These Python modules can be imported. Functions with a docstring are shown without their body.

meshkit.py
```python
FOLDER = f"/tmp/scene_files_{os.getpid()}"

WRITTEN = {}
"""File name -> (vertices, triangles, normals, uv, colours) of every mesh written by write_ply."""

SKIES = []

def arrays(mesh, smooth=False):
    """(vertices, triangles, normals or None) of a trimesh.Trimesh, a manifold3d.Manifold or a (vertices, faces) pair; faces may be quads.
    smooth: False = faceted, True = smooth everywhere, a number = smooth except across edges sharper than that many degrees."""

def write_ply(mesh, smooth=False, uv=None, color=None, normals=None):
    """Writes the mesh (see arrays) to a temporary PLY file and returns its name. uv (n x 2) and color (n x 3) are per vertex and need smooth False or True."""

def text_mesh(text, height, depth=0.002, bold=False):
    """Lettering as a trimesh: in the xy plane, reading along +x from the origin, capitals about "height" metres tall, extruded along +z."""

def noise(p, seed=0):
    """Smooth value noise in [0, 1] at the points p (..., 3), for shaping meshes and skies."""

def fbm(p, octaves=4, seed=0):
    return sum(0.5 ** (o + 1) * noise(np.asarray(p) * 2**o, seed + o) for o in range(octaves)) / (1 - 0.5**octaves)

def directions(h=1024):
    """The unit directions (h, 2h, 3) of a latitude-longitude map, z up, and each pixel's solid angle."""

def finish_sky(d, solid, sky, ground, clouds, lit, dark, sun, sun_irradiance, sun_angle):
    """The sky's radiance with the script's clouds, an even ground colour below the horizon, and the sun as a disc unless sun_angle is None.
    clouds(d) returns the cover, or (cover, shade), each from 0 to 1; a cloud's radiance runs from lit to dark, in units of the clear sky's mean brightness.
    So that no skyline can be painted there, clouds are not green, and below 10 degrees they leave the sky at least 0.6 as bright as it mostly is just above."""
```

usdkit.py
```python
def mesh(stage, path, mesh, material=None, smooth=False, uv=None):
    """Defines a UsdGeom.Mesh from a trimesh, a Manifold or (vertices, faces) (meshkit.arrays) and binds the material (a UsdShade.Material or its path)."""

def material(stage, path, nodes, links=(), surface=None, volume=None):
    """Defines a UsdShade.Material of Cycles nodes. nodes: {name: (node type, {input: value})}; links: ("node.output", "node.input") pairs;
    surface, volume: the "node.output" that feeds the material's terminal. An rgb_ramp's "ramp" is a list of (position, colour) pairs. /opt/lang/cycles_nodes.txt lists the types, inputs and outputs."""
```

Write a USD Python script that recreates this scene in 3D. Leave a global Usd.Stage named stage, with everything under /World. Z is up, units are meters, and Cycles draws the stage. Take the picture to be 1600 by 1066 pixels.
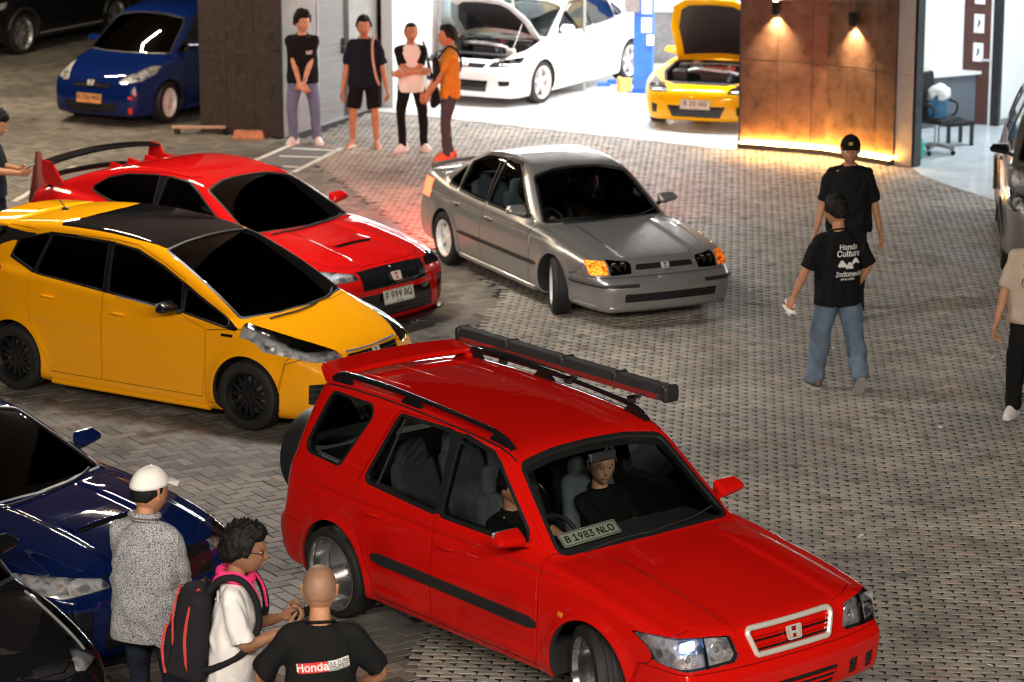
import math, random
import numpy as np, trimesh, usdkit, meshkit, shapely
import manifold3d as m3
from manifold3d import Manifold, Mesh as MMesh, CrossSection
from scipy.ndimage import map_coordinates, gaussian_filter, spline_filter
from scipy.interpolate import PchipInterpolator
from shapely.geometry import Polygon, LineString, box as sbox
from pxr import Usd, UsdGeom, UsdLux, UsdShade, Gf, Sdf, Vt

stage = Usd.Stage.CreateInMemory()
UsdGeom.SetStageUpAxis(stage, 'Z')
UsdGeom.SetStageMetersPerUnit(stage, 1.0)
UsdGeom.Xform.Define(stage, '/World')
UsdGeom.Scope.Define(stage, '/World/Looks')
PI = math.pi

# ---------------------------------------------------------------- camera, sky, lamps, exposure
CAM_H, CAM_PITCH, CAM_F = 6.3, 0.235, 4430.0 / 1600.0 * 36.0
cam = UsdGeom.Camera.Define(stage, '/World/camera')
cam.AddTranslateOp().Set(Gf.Vec3d(0, 0, CAM_H))
cam.AddRotateXOp().Set(90 - math.degrees(CAM_PITCH))
cam.CreateHorizontalApertureAttr(36.0)
cam.CreateVerticalApertureAttr(36.0 * 682 / 1024)
cam.CreateFocalLengthAttr(CAM_F)
cam.CreateFStopAttr(3.2)
cam.CreateFocusDistanceAttr(18.6)
cam.CreateExposureAttr(0.15)

SUN_ELEV, SUN_AZ = math.radians(-4.0), math.radians(200.0)
usdkit.material(stage, '/World/Looks/night_sky', {
    'sky': ('sky_texture', {'sky_type': 'single_scattering', 'sun_disc': False, 'sun_elevation': SUN_ELEV, 'sun_rotation': SUN_AZ}),
    'bg': ('background_shader', {'strength': 0.05})}, [('sky.color', 'bg.color')], surface='bg.background')
dome = UsdLux.DomeLight.Define(stage, '/World/sky')
UsdShade.MaterialBindingAPI.Apply(dome.GetPrim()).Bind(UsdShade.Material.Get(stage, '/World/Looks/night_sky'))
dome.GetPrim().SetCustomDataByKey('kind', 'structure')

BAY_POWER, OFFICE_POWER, SCONCE_POWER, TUBE_POWER = 66.0, 22.0, 60.0, 95.0
def area_lamp(path, loc, target, w, h, power, color):
    """A rectangular lamp face at loc that shines towards target (USD RectLights shine along -z)."""
    L = UsdLux.RectLight.Define(stage, path)
    L.CreateWidthAttr(w); L.CreateHeightAttr(h)
    L.CreateIntensityAttr(power); L.CreateColorAttr(Gf.Vec3f(*color)); L.CreateNormalizeAttr(True)
    z = np.array(loc, float) - np.array(target, float); z /= np.linalg.norm(z)
    x = np.cross([0, 0, 1.0], z) if abs(z[2]) < .99 else np.array([1.0, 0, 0]); x /= np.linalg.norm(x)
    y = np.cross(z, x)
    M = Gf.Matrix4d(*x, 0, *y, 0, *z, 0, *map(float, loc), 1)
    UsdGeom.Xformable(L).AddTransformOp().Set(M)
    return L

# two flood lamps over the workshop and office openings, and a row of lamps along the canopy edge on the viewer's side
FLOODS = [((.8, 39.4, 6.6), (.5, 27.0, 0), 330, (1.0, .96, .91)), ((6.9, 33.2, 6.6), (2.5, 22.0, 0), 240, (.95, .97, 1.0))]
for k_, (loc_, to_, pw_, co_) in enumerate(FLOODS):
    area_lamp('/World/flood_%d' % k_, loc_, to_, .9, .4, pw_, co_)
CANOPY = [(-9.5 + 1.9 * k_, 3.2, 8.0) for k_ in range(11)]
for k_, loc_ in enumerate(CANOPY):
    area_lamp('/World/canopy_lamp_%d' % k_, loc_, (loc_[0] * .35, 21.0, 0), .26, .20, 125 if k_ % 3 else 150, (1.0, .95, .89) if k_ % 3 else (1.0, .80, .58))

# ---------------------------------------------------------------- names, labels
USED = {}
def numbered(path):
    k = USED.get(path, -1) + 1; USED[path] = k
    return path if k == 0 else '%s_%03d' % (path, k)

def setdata(prim, label=None, cat=None, group=None, kind=None):
    for k, v in (('label', label), ('category', cat), ('group', group), ('kind', kind)):
        if v: prim.SetCustomDataByKey(k, v)
    return prim

def thing(name, label, cat, loc=(0, 0, 0), rz=0.0, group=None, kind=None):
    path = numbered('/World/' + name)
    x = UsdGeom.Xform.Define(stage, path)
    x.AddTranslateOp().Set(Gf.Vec3d(*map(float, loc))); x.AddRotateZOp().Set(math.degrees(rz))
    setdata(x.GetPrim(), label, cat, group, kind)
    return path

def xf(parent, name, loc=(0, 0, 0), rz=0.0, rx=0.0, ry=0.0):
    path = numbered(parent + '/' + name)
    x = UsdGeom.Xform.Define(stage, path)
    x.AddTranslateOp().Set(Gf.Vec3d(*map(float, loc)))
    if rz: x.AddRotateZOp().Set(math.degrees(rz))
    if rx: x.AddRotateXOp().Set(math.degrees(rx))
    if ry: x.AddRotateYOp().Set(math.degrees(ry))
    return path

def put(name, mesh, mat, parent='/World', smooth=30, label=None, cat=None, group=None, kind=None, loc=None, rz=0.0):
    path = numbered(parent + '/' + name)
    if isinstance(mesh, list): mesh = cat_meshes(mesh)
    m = usdkit.mesh(stage, path, mesh, MATS[mat] if isinstance(mat, str) else mat, smooth=smooth)
    if loc is not None: m.AddTranslateOp().Set(Gf.Vec3d(*map(float, loc)))
    if rz: m.AddRotateZOp().Set(math.degrees(rz))
    setdata(m.GetPrim(), label, cat, group, kind)
    return path

def put_raw(name, v, f, n, mat, parent):
    path = numbered(parent + '/' + name)
    m = UsdGeom.Mesh.Define(stage, path)
    m.CreatePointsAttr(Vt.Vec3fArray.FromNumpy(np.ascontiguousarray(v, np.float32)))
    m.CreateFaceVertexCountsAttr(Vt.IntArray.FromNumpy(np.full(len(f), 3, np.int32)))
    m.CreateFaceVertexIndicesAttr(Vt.IntArray.FromNumpy(np.ascontiguousarray(f, np.int32).ravel()))
    m.CreateSubdivisionSchemeAttr('none')
    m.CreateNormalsAttr(Vt.Vec3fArray.FromNumpy(np.ascontiguousarray(n, np.float32)))
    m.SetNormalsInterpolation('vertex')
    UsdShade.MaterialBindingAPI.Apply(m.GetPrim()).Bind(MATS[mat])
    return path

# ---------------------------------------------------------------- small shapes
def tm(m):
    if isinstance(m, Manifold):
        a = m.to_mesh(); return trimesh.Trimesh(np.array(a.vert_properties[:, :3], float), np.array(a.tri_verts), process=False)
    return m
def cat_meshes(ms):
    return trimesh.util.concatenate([tm(m) for m in ms])
def box(sx, sy, sz, c=(0, 0, 0)):
    b = trimesh.creation.box([sx, sy, sz]); b.apply_translation(c); return b
def bx(x0, x1, y0, y1, z0, z1):
    return box(x1 - x0, y1 - y0, z1 - z0, ((x0 + x1) / 2, (y0 + y1) / 2, (z0 + z1) / 2))
def rbox(sx, sy, sz, r, c=(0, 0, 0), n=12):
    """box with rounded edges"""
    r = min(r, sx / 2.01, sy / 2.01, sz / 2.01)
    s = Manifold.sphere(r, n)
    pts = [s.translate([i * (sx / 2 - r), j * (sy / 2 - r), k * (sz / 2 - r)]) for i in (-1, 1) for j in (-1, 1) for k in (-1, 1)]
    return tm(Manifold.batch_hull(pts).translate(list(map(float, c))))
def hull(pts, n=10):
    """hull of spheres [(x,y,z,r)...] as a Manifold"""
    return Manifold.batch_hull([Manifold.sphere(p[3], n).translate([float(p[0]), float(p[1]), float(p[2])]) for p in pts])
def tube(pts, r, n=8, cap=True):
    """a round bar through the points; r a number or one per point"""
    pts = np.asarray(pts, float); r = np.broadcast_to(np.asarray(r, float), (len(pts),))
    t = np.gradient(pts, axis=0); t /= np.linalg.norm(t, axis=1)[:, None] + 1e-12
    ref = np.array([0, 0, 1.0]) if abs(t[0][2]) < .9 else np.array([1.0, 0, 0])
    V = []
    u = np.cross(ref, t[0]); u /= np.linalg.norm(u)
    for i in range(len(pts)):
        u = u - t[i] * (u @ t[i]); u /= np.linalg.norm(u); w = np.cross(t[i], u)
        a = np.arange(n) * 2 * PI / n
        V.append(pts[i] + r[i] * (np.cos(a)[:, None] * u + np.sin(a)[:, None] * w))
    V = np.vstack(V); Fc = []
    for i in range(len(pts) - 1):
        for j in range(n):
            a, b = i * n + j, i * n + (j + 1) % n
            Fc += [(a, b, b + n), (a, b + n, a + n)]
    if cap:
        k = len(V); V = np.vstack([V, pts[0], pts[-1]])
        for j in range(n):
            Fc += [(k, (j + 1) % n, j), (k + 1, k - n + j, k - n + (j + 1) % n)]
    return trimesh.Trimesh(V, np.array(Fc), process=False)
def lathe(prof, n=32, axis='z', arc=None):
    """prof: (r, h) pairs turned about the axis"""
    prof = np.array(prof, float); a = np.arange(n) * 2 * PI / n
    V = np.stack([np.outer(prof[:, 0], np.cos(a)), np.outer(prof[:, 0], np.sin(a)), np.repeat(prof[:, 1][:, None], n, 1)], -1).reshape(-1, 3)
    Fc = []
    for i in range(len(prof) - 1):
        for j in range(n):
            p, q = i * n + j, i * n + (j + 1) % n
            Fc += [(p, q, q + n), (p, q + n, p + n)]
    m = trimesh.Trimesh(V, np.array(Fc), process=False)
    if axis == 'y': m.apply_transform(np.array([[1, 0, 0, 0], [0, 0, 1, 0], [0, -1, 0, 0], [0, 0, 0, 1.0]]))
    if axis == 'x': m.apply_transform(np.array([[0, 0, 1, 0], [1, 0, 0, 0], [0, 1, 0, 0], [0, 0, 0, 1.0]]))
    return m
def cyl(p, q, r, n=16):
    return tube([p, q], r, n)
def extrude(poly, h):
    if not isinstance(poly, shapely.Geometry): poly = Polygon(poly)
    gs = [g for g in getattr(poly, 'geoms', [poly]) if g.area > 1e-9]
    return trimesh.util.concatenate([trimesh.creation.extrude_polygon(g, h, engine='earcut') for g in gs])
def moved(m, loc=(0, 0, 0), rz=0, rx=0, ry=0, s=1):
    m = tm(m).copy()
    if s != 1: m.apply_scale(s)
    R = trimesh.transformations.rotation_matrix
    if rx: m.apply_transform(R(rx, [1, 0, 0]))
    if ry: m.apply_transform(R(ry, [0, 1, 0]))
    if rz: m.apply_transform(R(rz, [0, 0, 1]))
    m.apply_translation(loc); return m
def basis(m, o, x, y, z):
    M = np.eye(4); M[:3, 0], M[:3, 1], M[:3, 2], M[:3, 3] = x, y, z, o
    m = tm(m).copy(); m.apply_transform(M); return m
def crom(pts, n=8, closed=False):
    """Catmull-Rom through the points"""
    P = np.asarray(pts, float); N = len(P); out = []
    for i in range(N if closed else N - 1):
        g = lambda k: P[k % N] if closed else P[min(max(k, 0), N - 1)]
        a, b, c_, d = g(i - 1), g(i), g(i + 1), g(i + 2)
        for t in np.arange(n) / n:
            out.append(.5 * (2 * b + (c_ - a) * t + (2 * a - 5 * b + 4 * c_ - d) * t * t + (3 * b - a - 3 * c_ + d) * t ** 3))
    if not closed: out.append(P[-1])
    return np.array(out)
def rnd(poly, r):
    """rounds the corners of a polygon"""
    if not isinstance(poly, shapely.Geometry): poly = Polygon(poly)
    return poly.buffer(0).buffer(-r, quad_segs=6).buffer(2 * r, quad_segs=6).buffer(-r, quad_segs=6)
def man(mesh):
    mesh = tm(mesh)
    return Manifold(MMesh(np.asarray(mesh.vertices, np.float32), np.asarray(mesh.faces, np.uint32)))
# ---------------------------------------------------------------- materials
MATS = {}
def mat(name, nodes, links=(), surface='p.BSDF', volume=None):
    MATS[name] = usdkit.material(stage, '/World/Looks/' + name, nodes, links, surface=surface, volume=volume)
def plain(name, col, rough=.5, metal=0.0, coat=0.0, spec=.5, noise=0.0, nscale=6.0, bump=0.0, bscale=60.0, trans=0, **kw):
    """principled with a little uneven colour, roughness and relief"""
    nodes = {'p': ('principled_bsdf', {'base_color': col, 'roughness': rough, 'metallic': metal, 'coat_weight': coat, 'specular_ior_level': spec, 'transmission_weight': trans, **kw})}
    links = []
    if noise or bump:
        nodes['tc'] = ('texture_coordinate', {})
    if noise:
        nodes['n'] = ('noise_texture', {'scale': nscale, 'detail': 5.0, 'roughness': .6})
        nodes['r'] = ('rgb_ramp', {'ramp': [(.25, tuple(c * (1 - noise) for c in col)), (.75, tuple(min(1, c * (1 + noise)) for c in col))]})
        nodes['m'] = ('map_range', {'from_min': .3, 'from_max': .7, 'to_min': max(rough - .08, .02), 'to_max': rough + .1})
        links += [('tc.object', 'n.vector'), ('n.fac', 'r.fac'), ('r.color', 'p.base_color'), ('n.fac', 'm.value')]
        if not coat: links += [('m.result', 'p.roughness')]
    if bump:
        nodes['nb'] = ('noise_texture', {'scale': bscale, 'detail': 4.0})
        nodes['b'] = ('bump', {'strength': bump, 'distance': .01})
        links += [('tc.object', 'nb.vector'), ('nb.fac', 'b.height'), ('b.normal', 'p.normal')]
    mat(name, nodes, links)
def paint(name, col, metal=0.0, rough=.45, flake=0.0):
    nodes = {'tc': ('texture_coordinate', {}),
             'p': ('principled_bsdf', {'base_color': col, 'roughness': rough, 'metallic': metal, 'coat_weight': 1.0, 'coat_roughness': .025, 'specular_ior_level': 0.0 if not metal else .5}),
             'n': ('noise_texture', {'scale': 3.0, 'detail': 6.0, 'roughness': .7}),
             'm': ('map_range', {'from_min': .3, 'from_max': .75, 'to_min': .01, 'to_max': .04})}
    links = [('tc.object', 'n.vector'), ('n.fac', 'm.value'), ('m.result', 'p.coat_roughness')]
    if flake:
        nodes['w'] = ('noise_texture', {'scale': 900.0, 'detail': 1.0})
        nodes['fr'] = ('rgb_ramp', {'ramp': [(.35, tuple(c * (1 - flake) for c in col)), (.65, tuple(min(1, c * (1 + flake)) for c in col))]})
        links += [('tc.object', 'w.vector'), ('w.fac', 'fr.fac'), ('fr.color', 'p.base_color')]
    mat(name, nodes, links)
def emit(name, col, strength):
    mat(name, {'e': ('emission', {'color': col, 'strength': strength})}, surface='e.emission')
def glassy(name, tint, gloss=(1, 1, 1), ior=1.5, rough=.0):
    """a pane: tinted see-through with a clear reflection"""
    mat(name, {'t': ('transparent_bsdf', {'color': tint}), 'g': ('glossy_bsdf', {'color': gloss, 'roughness': rough}),
               'f': ('fresnel', {'IOR': ior}), 'x': ('mix_closure', {})},
        [('f.fac', 'x.fac'), ('t.BSDF', 'x.closure1'), ('g.BSDF', 'x.closure2')], surface='x.closure')

paint('red_paint', (.50, .0055, .003))
paint('bright_red_paint', (.48, .006, .006))
paint('yellow_paint', (.80, .325, .004))
paint('pure_yellow_paint', (.80, .44, .004))
paint('silver_paint', (.37, .365, .365), metal=.7, rough=.34, flake=.10)
paint('pale_silver_paint', (.25, .24, .225), metal=.7, rough=.35, flake=.1)
paint('navy_paint', (.003, .009, .055))
paint('blue_paint', (.0025, .012, .085))
paint('black_paint', (.006, .006, .007))
paint('white_paint', (.8, .8, .79))
paint('gloss_black', (.008, .008, .009), rough=.2)
glassy('clear_glass', (.78, .83, .81))
glassy('tint_glass', (.12, .13, .13))
glassy('dark_glass', (.06, .065, .068))
glassy('lens', (.9, .92, .94))
glassy('smoke_lens', (.35, .33, .32))
glassy('window_pane', (.86, .92, .93))
plain('rubber', (.007, .007, .007), .7, noise=.3, nscale=20)
plain('seal', (.010, .010, .011), .45)
plain('black_plastic', (.014, .014, .015), .5, bump=.15, bscale=300)
plain('interior_dark', (.012, .012, .013), .8)
plain('chrome', (.75, .76, .78), .10, .75)
mat('lamp_bowl', {'tc': ('texture_coordinate', {}), 'v': ('voronoi_texture', {'scale': 20.0, 'feature': 'smooth_f1', 'smoothness': .6}), 'r': ('rgb_ramp', {'ramp': [(.1, (.16, .16, .17)), (.35, (.55, .55, .56)), (.6, (.85, .85, .86)), (.85, (.6, .5, .45))]}), 'b': ('bump', {'strength': .5, 'distance': .02}), 'p': ('principled_bsdf', {'metallic': .55, 'roughness': .22})},
    [('tc.object', 'v.vector'), ('v.distance', 'b.height'), ('b.normal', 'p.normal'), ('v.color', 'r.fac'), ('r.color', 'p.base_color')])
emit('red_light', (1.0, .10, .04), 5.0)
plain('badge_silver', (.70, .68, .62), .3, .4)
plain('polished_alloy', (.60, .60, .61), .15, .97)
plain('white_alloy', (.66, .66, .65), .3, coat=.5)
plain('silver_alloy', (.5, .5, .51), .28, .9)
plain('black_alloy', (.006, .006, .0065), .35)
plain('seat_cloth', (.075, .088, .10), .9, noise=.2, nscale=40)
plain('dash_grey', (.045, .047, .05), .6)
plain('red_lamp', (.5, .01, .01), .1, coat=1)
plain('amber_lamp', (.7, .2, .02), .15, coat=1)
emit('blue_white_light', (.16, .42, 1.0), 9.0)
plain('plate_white', (.55, .54, .47), .4)
plain('plate_aged', (.36, .36, .29), .5, noise=.15, nscale=30)
plain('plate_black', (.01, .01, .01), .5)
plain('engine_black', (.02, .02, .022), .5, noise=.4, nscale=12)
plain('engine_metal', (.45, .45, .46), .35, .8, noise=.3, nscale=20)
plain('red_plastic', (.5, .02, .02), .3)
# ---------------------------------------------------------------- materials of the place
def paver_mat(name, a, b, dirt=.5):
    mat(name, {'oi': ('object_info', {}), 'g': ('geometry', {}), 'n': ('noise_texture', {'scale': .55, 'detail': 6.0, 'roughness': .62}), 'f': ('noise_texture', {'scale': 70.0, 'detail': 4.0}),
               'st': ('noise_texture', {'scale': 2.3, 'detail': 5.0, 'roughness': .7}),
               'r': ('rgb_ramp', {'ramp': [(0, a), (.45, tuple((x + y) / 2 for x, y in zip(a, b))), (.8, b), (.92, (b[0] * 1.10, b[1] * .93, b[2] * .86)), (1, (a[0] * .55, a[1] * .55, a[2] * .55))]}),
               'dr': ('rgb_ramp', {'ramp': [(.30, (1 - dirt,) * 3), (.62, (1.1, 1.1, 1.1))]}), 'sr': ('rgb_ramp', {'ramp': [(.26, (.30, .29, .28)), (.44, (1, 1, 1))]}),
               'fr': ('rgb_ramp', {'ramp': [(.3, (.72, .72, .72)), (.7, (1.12, 1.12, 1.12))]}),
               'm1': ('mix_color', {'blend_type': 'multiply', 'fac': 1.0}), 'm2': ('mix_color', {'blend_type': 'multiply', 'fac': 1.0}), 'm3': ('mix_color', {'blend_type': 'multiply', 'fac': .8}),
               'b': ('bump', {'strength': .35, 'distance': .004}), 'rr': ('map_range', {'from_min': .3, 'from_max': .7, 'to_min': .45, 'to_max': .8}),
               'p': ('principled_bsdf', {'roughness': .7})},
        [('oi.random', 'r.fac'), ('g.position', 'n.vector'), ('g.position', 'f.vector'), ('g.position', 'st.vector'), ('n.fac', 'dr.fac'), ('st.fac', 'sr.fac'), ('f.fac', 'fr.fac'), ('r.color', 'm1.a'), ('dr.color', 'm1.b'), ('m1.result', 'm2.a'), ('fr.color', 'm2.b'),
         ('m2.result', 'm3.a'), ('sr.color', 'm3.b'), ('m3.result', 'p.base_color'), ('f.fac', 'b.height'), ('b.normal', 'p.normal'), ('n.fac', 'rr.value'), ('rr.result', 'p.roughness')])
paver_mat('zigzag_paver', (.250, .230, .200), (.385, .357, .312))
paver_mat('block_paver', (.115, .106, .092), (.205, .190, .166))
plain('joint_dirt', (.010, .0095, .009), .95, noise=.4, nscale=30)
plain('concrete', (.22, .217, .21), .8, noise=.22, nscale=2.5, bump=.3, bscale=40)
plain('concrete_pale', (.42, .42, .41), .7, noise=.15, nscale=2.0, bump=.2, bscale=60)
plain('dark_stone', (.034, .027, .024), .55, noise=.45, nscale=14, bump=.3, bscale=70)
plain('grey_slab', (.12, .12, .118), .8, noise=.3, nscale=8, bump=.3, bscale=90)
plain('white_line', (.62, .62, .6), .7, noise=.25, nscale=9)
plain('steel_grey', (.30, .31, .31), .42, .3, noise=.12, nscale=8)
plain('door_grey', (.20, .205, .205), .5, noise=.08, nscale=5)
plain('white_epoxy', (.78, .79, .79), .16, noise=.04, nscale=1.5, coat=.3)
plain('office_tile', (.62, .68, .72), .14, noise=.06, nscale=1.2)
plain('white_wall', (.78, .79, .80), .7, noise=.03, nscale=3)
plain('ceiling_white', (.7, .7, .7), .8)
plain('facade_dark', (.10, .10, .105), .6, noise=.2, nscale=2)
plain('wood_brown', (.085, .030, .022), .45, noise=.3, nscale=10)
plain('plank_wood', (.42, .27, .19), .6, noise=.3, nscale=14)
plain('stop_orange', (.42, .17, .07), .6, noise=.4, nscale=12)
plain('lift_blue', (.006, .115, .52), .35, noise=.1, nscale=6)
plain('lift_yellow', (.75, .5, .12), .45)
plain('cabinet_grey', (.20, .20, .205), .45, .4, noise=.35, nscale=7)
plain('white_plastic', (.75, .75, .74), .4)
plain('desk_grey', (.11, .13, .155), .5, noise=.06)
plain('blue_water', (.10, .32, .55), .15, trans=.6)
plain('green_bag', (.02, .42, .28), .35, bump=.4, bscale=20)
plain('paper', (.82, .82, .82), .7)
plain('ink', (.03, .03, .035), .7)
plain('cone_red', (.11, .018, .012), .5, noise=.2)
plain('cone_orange', (.85, .22, .02), .5)
plain('yellow_sign', (.80, .52, .02), .5)
plain('pink_strip', (.75, .55, .62), .5)
plain('litter_white', (.75, .75, .75), .6)
mat('brown_tile', {'tc': ('geometry', {}), 'n': ('noise_texture', {'scale': 5.0, 'detail': 8.0, 'roughness': .68}), 'f': ('noise_texture', {'scale': 45.0, 'detail': 4.0}),
     'r': ('rgb_ramp', {'ramp': [(.28, (.045, .027, .020)), (.55, (.088, .056, .041)), (.75, (.135, .09, .066))]}), 'rr': ('map_range', {'from_min': .3, 'from_max': .7, 'to_min': .28, 'to_max': .5}), 'b': ('bump', {'strength': .25, 'distance': .004}), 'p': ('principled_bsdf', {'metallic': .25})},
    [('tc.position', 'n.vector'), ('tc.position', 'f.vector'), ('n.fac', 'r.fac'), ('r.color', 'p.base_color'), ('n.fac', 'rr.value'), ('rr.result', 'p.roughness'), ('f.fac', 'b.height'), ('b.normal', 'p.normal')])
emit('strip_amber', (1.0, .40, .06), 800.0)
emit('tube_white', (.95, .98, 1.0), 30.0)
emit('tube_warm', (1.0, .80, .55), 25.0)
emit('spot_warm', (1.0, .66, .34), 40.0)

# ---------------------------------------------------------------- ground
put('ground', bx(-120, 120, -30, 220, -.5, -.062), 'grey_slab', kind='structure')
put('joint_bed', bx(-11.5, 9.0, 13.5, 52, -.0615, -.0085), 'joint_dirt', kind='structure')
BAY_O = np.array([-2.0, 40.7]); E1 = np.array([.831, -.557]); E2 = np.array([.557, .831])
def bay(a, b, z=0.0):
    p = BAY_O + a * E1 + b * E2; return np.array([p[0], p[1], z])
BAY_RZ = math.atan2(-.557, .831)
# floors of the workshop and of the office, with a pale apron before the workshop
def sheet(pts, z0, z1):
    m = extrude(Polygon(pts), z1 - z0); m.apply_translation([0, 0, z0]); return m
apron = [(-1.98, 40.55), (-.54, 39.61), (2.93, 37.18), (3.05, 37.42), (3.12, 38.45), (-.73, 40.19), (-1.93, 40.95)]
bayfl = [(-1.93, 40.955), (-.73, 40.195), (3.125, 38.455), (3.6, 38.2), (11.0, 49.3), (4.2, 53.9)]
offfl = [(5.13, 35.84), (5.17, 35.26), (5.45, 34.45), (5.79, 33.64), (6.30, 32.45), (7.4, 30.2), (13, 30.5), (13, 44), (9, 47.5), (3.7, 38.3), (4.95, 36.2)]
put('workshop_apron', sheet(apron, -.06, .004), 'concrete_pale', kind='structure')
put('workshop_floor', sheet(bayfl, -.06, .008), 'white_epoxy', kind='structure')
put('office_floor', sheet(offfl, -.06, .006), 'office_tile', kind='structure')

# ---------------------------------------------------------------- paving
PAV = UsdGeom.Xform.Define(stage, '/World/court_paving').GetPath().pathString
setdata(stage.GetPrimAtPath(PAV), kind='structure')
def block(poly, h=.055, ch=.004):
    """a paving block with its top edge chamfered, top at z = 0"""
    P = np.array(poly, float); n = len(P); inn = np.array(Polygon(P).buffer(-ch, join_style=2).exterior.coords)[:-1]
    if Polygon(P).exterior.is_ccw != Polygon(inn).exterior.is_ccw: inn = inn[::-1]
    i0 = np.argmin(np.hypot(*(inn - P[0]).T)); inn = np.roll(inn, -i0, 0)
    if len(inn) != n: inn = P.mean(0) + (P - P.mean(0)) * .93
    V = np.vstack([np.c_[P, np.full(n, -h)], np.c_[P, np.full(n, -ch)], np.c_[inn, np.zeros(n)]]); Fc = []
    for r in range(2):
        for j in range(n):
            a, b = r * n + j, r * n + (j + 1) % n; Fc += [(a, b, b + n), (a, b + n, a + n)]
    import mapbox_earcut as me
    t = me.triangulate_float64(inn, np.array([n], np.uint32)).reshape(-1, 3) + 2 * n
    tm_ = trimesh.Trimesh(V, np.vstack([np.array(Fc), t]), process=False)
    if tm_.face_normals[-1][2] < 0: tm_.faces[-len(t):] = tm_.faces[-len(t):, ::-1]
    return tm_
ZW, ZH, ZROT = .158, .0675, -math.radians(4.5)
zig = [(.006, .001), (ZW - .004, .001), (ZW - .006, .020), (ZW - .034, .043), (ZW - .038, ZH - .0015), (ZW * .62, ZH - .0005), (ZW * .5, ZH - .007), (ZW * .40, ZH - .0005), (.022, ZH - .0015), (.009, .034)]
zig = [(x - ZW / 2, y - ZH / 2) for x, y in zig]
hb = [(-.1035, -.0515), (.1035, -.0515), (.1035, .0515), (-.1035, .0515)]
# outline of the zigzag field and of the block field
zone_z = Polygon([(-.29, 26.74), (-.1, 28.64), (-.60, 29.95), (-2.3, 35.4), (-2.75, 36.9), (-2.6, 38.6), (-2.0, 40.5), (-1.98, 40.54), (-.54, 39.60), (2.93, 37.17), (3.05, 37.41), (4.14, 36.88), (5.12, 35.80), (5.165, 35.26), (5.445, 34.45), (5.785, 33.64), (6.295, 32.45), (7.4, 30.2), (8.95, 26), (8.95, 13.6), (-.70, 13.6), (-.63, 17.0)])
zone_h = Polygon([(-.715, 13.6), (-.635, 17.2), (-.305, 26.74), (-.115, 28.64), (-.615, 29.95), (-2.32, 35.4), (-2.77, 36.9), (-2.62, 38.4), (-3.1, 38.1), (-4.3, 38.7), (-3.3, 42), (-4.8, 51), (-11.4, 51), (-11.4, 13.6)])
slab = Polygon([(-3.36, 36.42), (-2.98, 37.60), (-2.30, 37.30), (-2.74, 35.62)])
c_, s_ = math.cos(ZROT), math.sin(ZROT)
pos, kind_ = [], []
rs = np.random.RandomState(3)
js, is_ = np.meshgrid(np.arange(-20, 470), np.arange(-90, 90))
X = (is_ + .5 * (js % 2)) * ZW; Y = 14 + js * ZH
zx, zy = (c_ * X - s_ * (Y - 14)).ravel(), (s_ * X + c_ * (Y - 14) + 14).ravel()
ok = shapely.contains_xy(zone_z, zx, zy) & ~shapely.contains_xy(slab, zx, zy)
ZP = np.stack([zx[ok], zy[ok]], 1)
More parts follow.
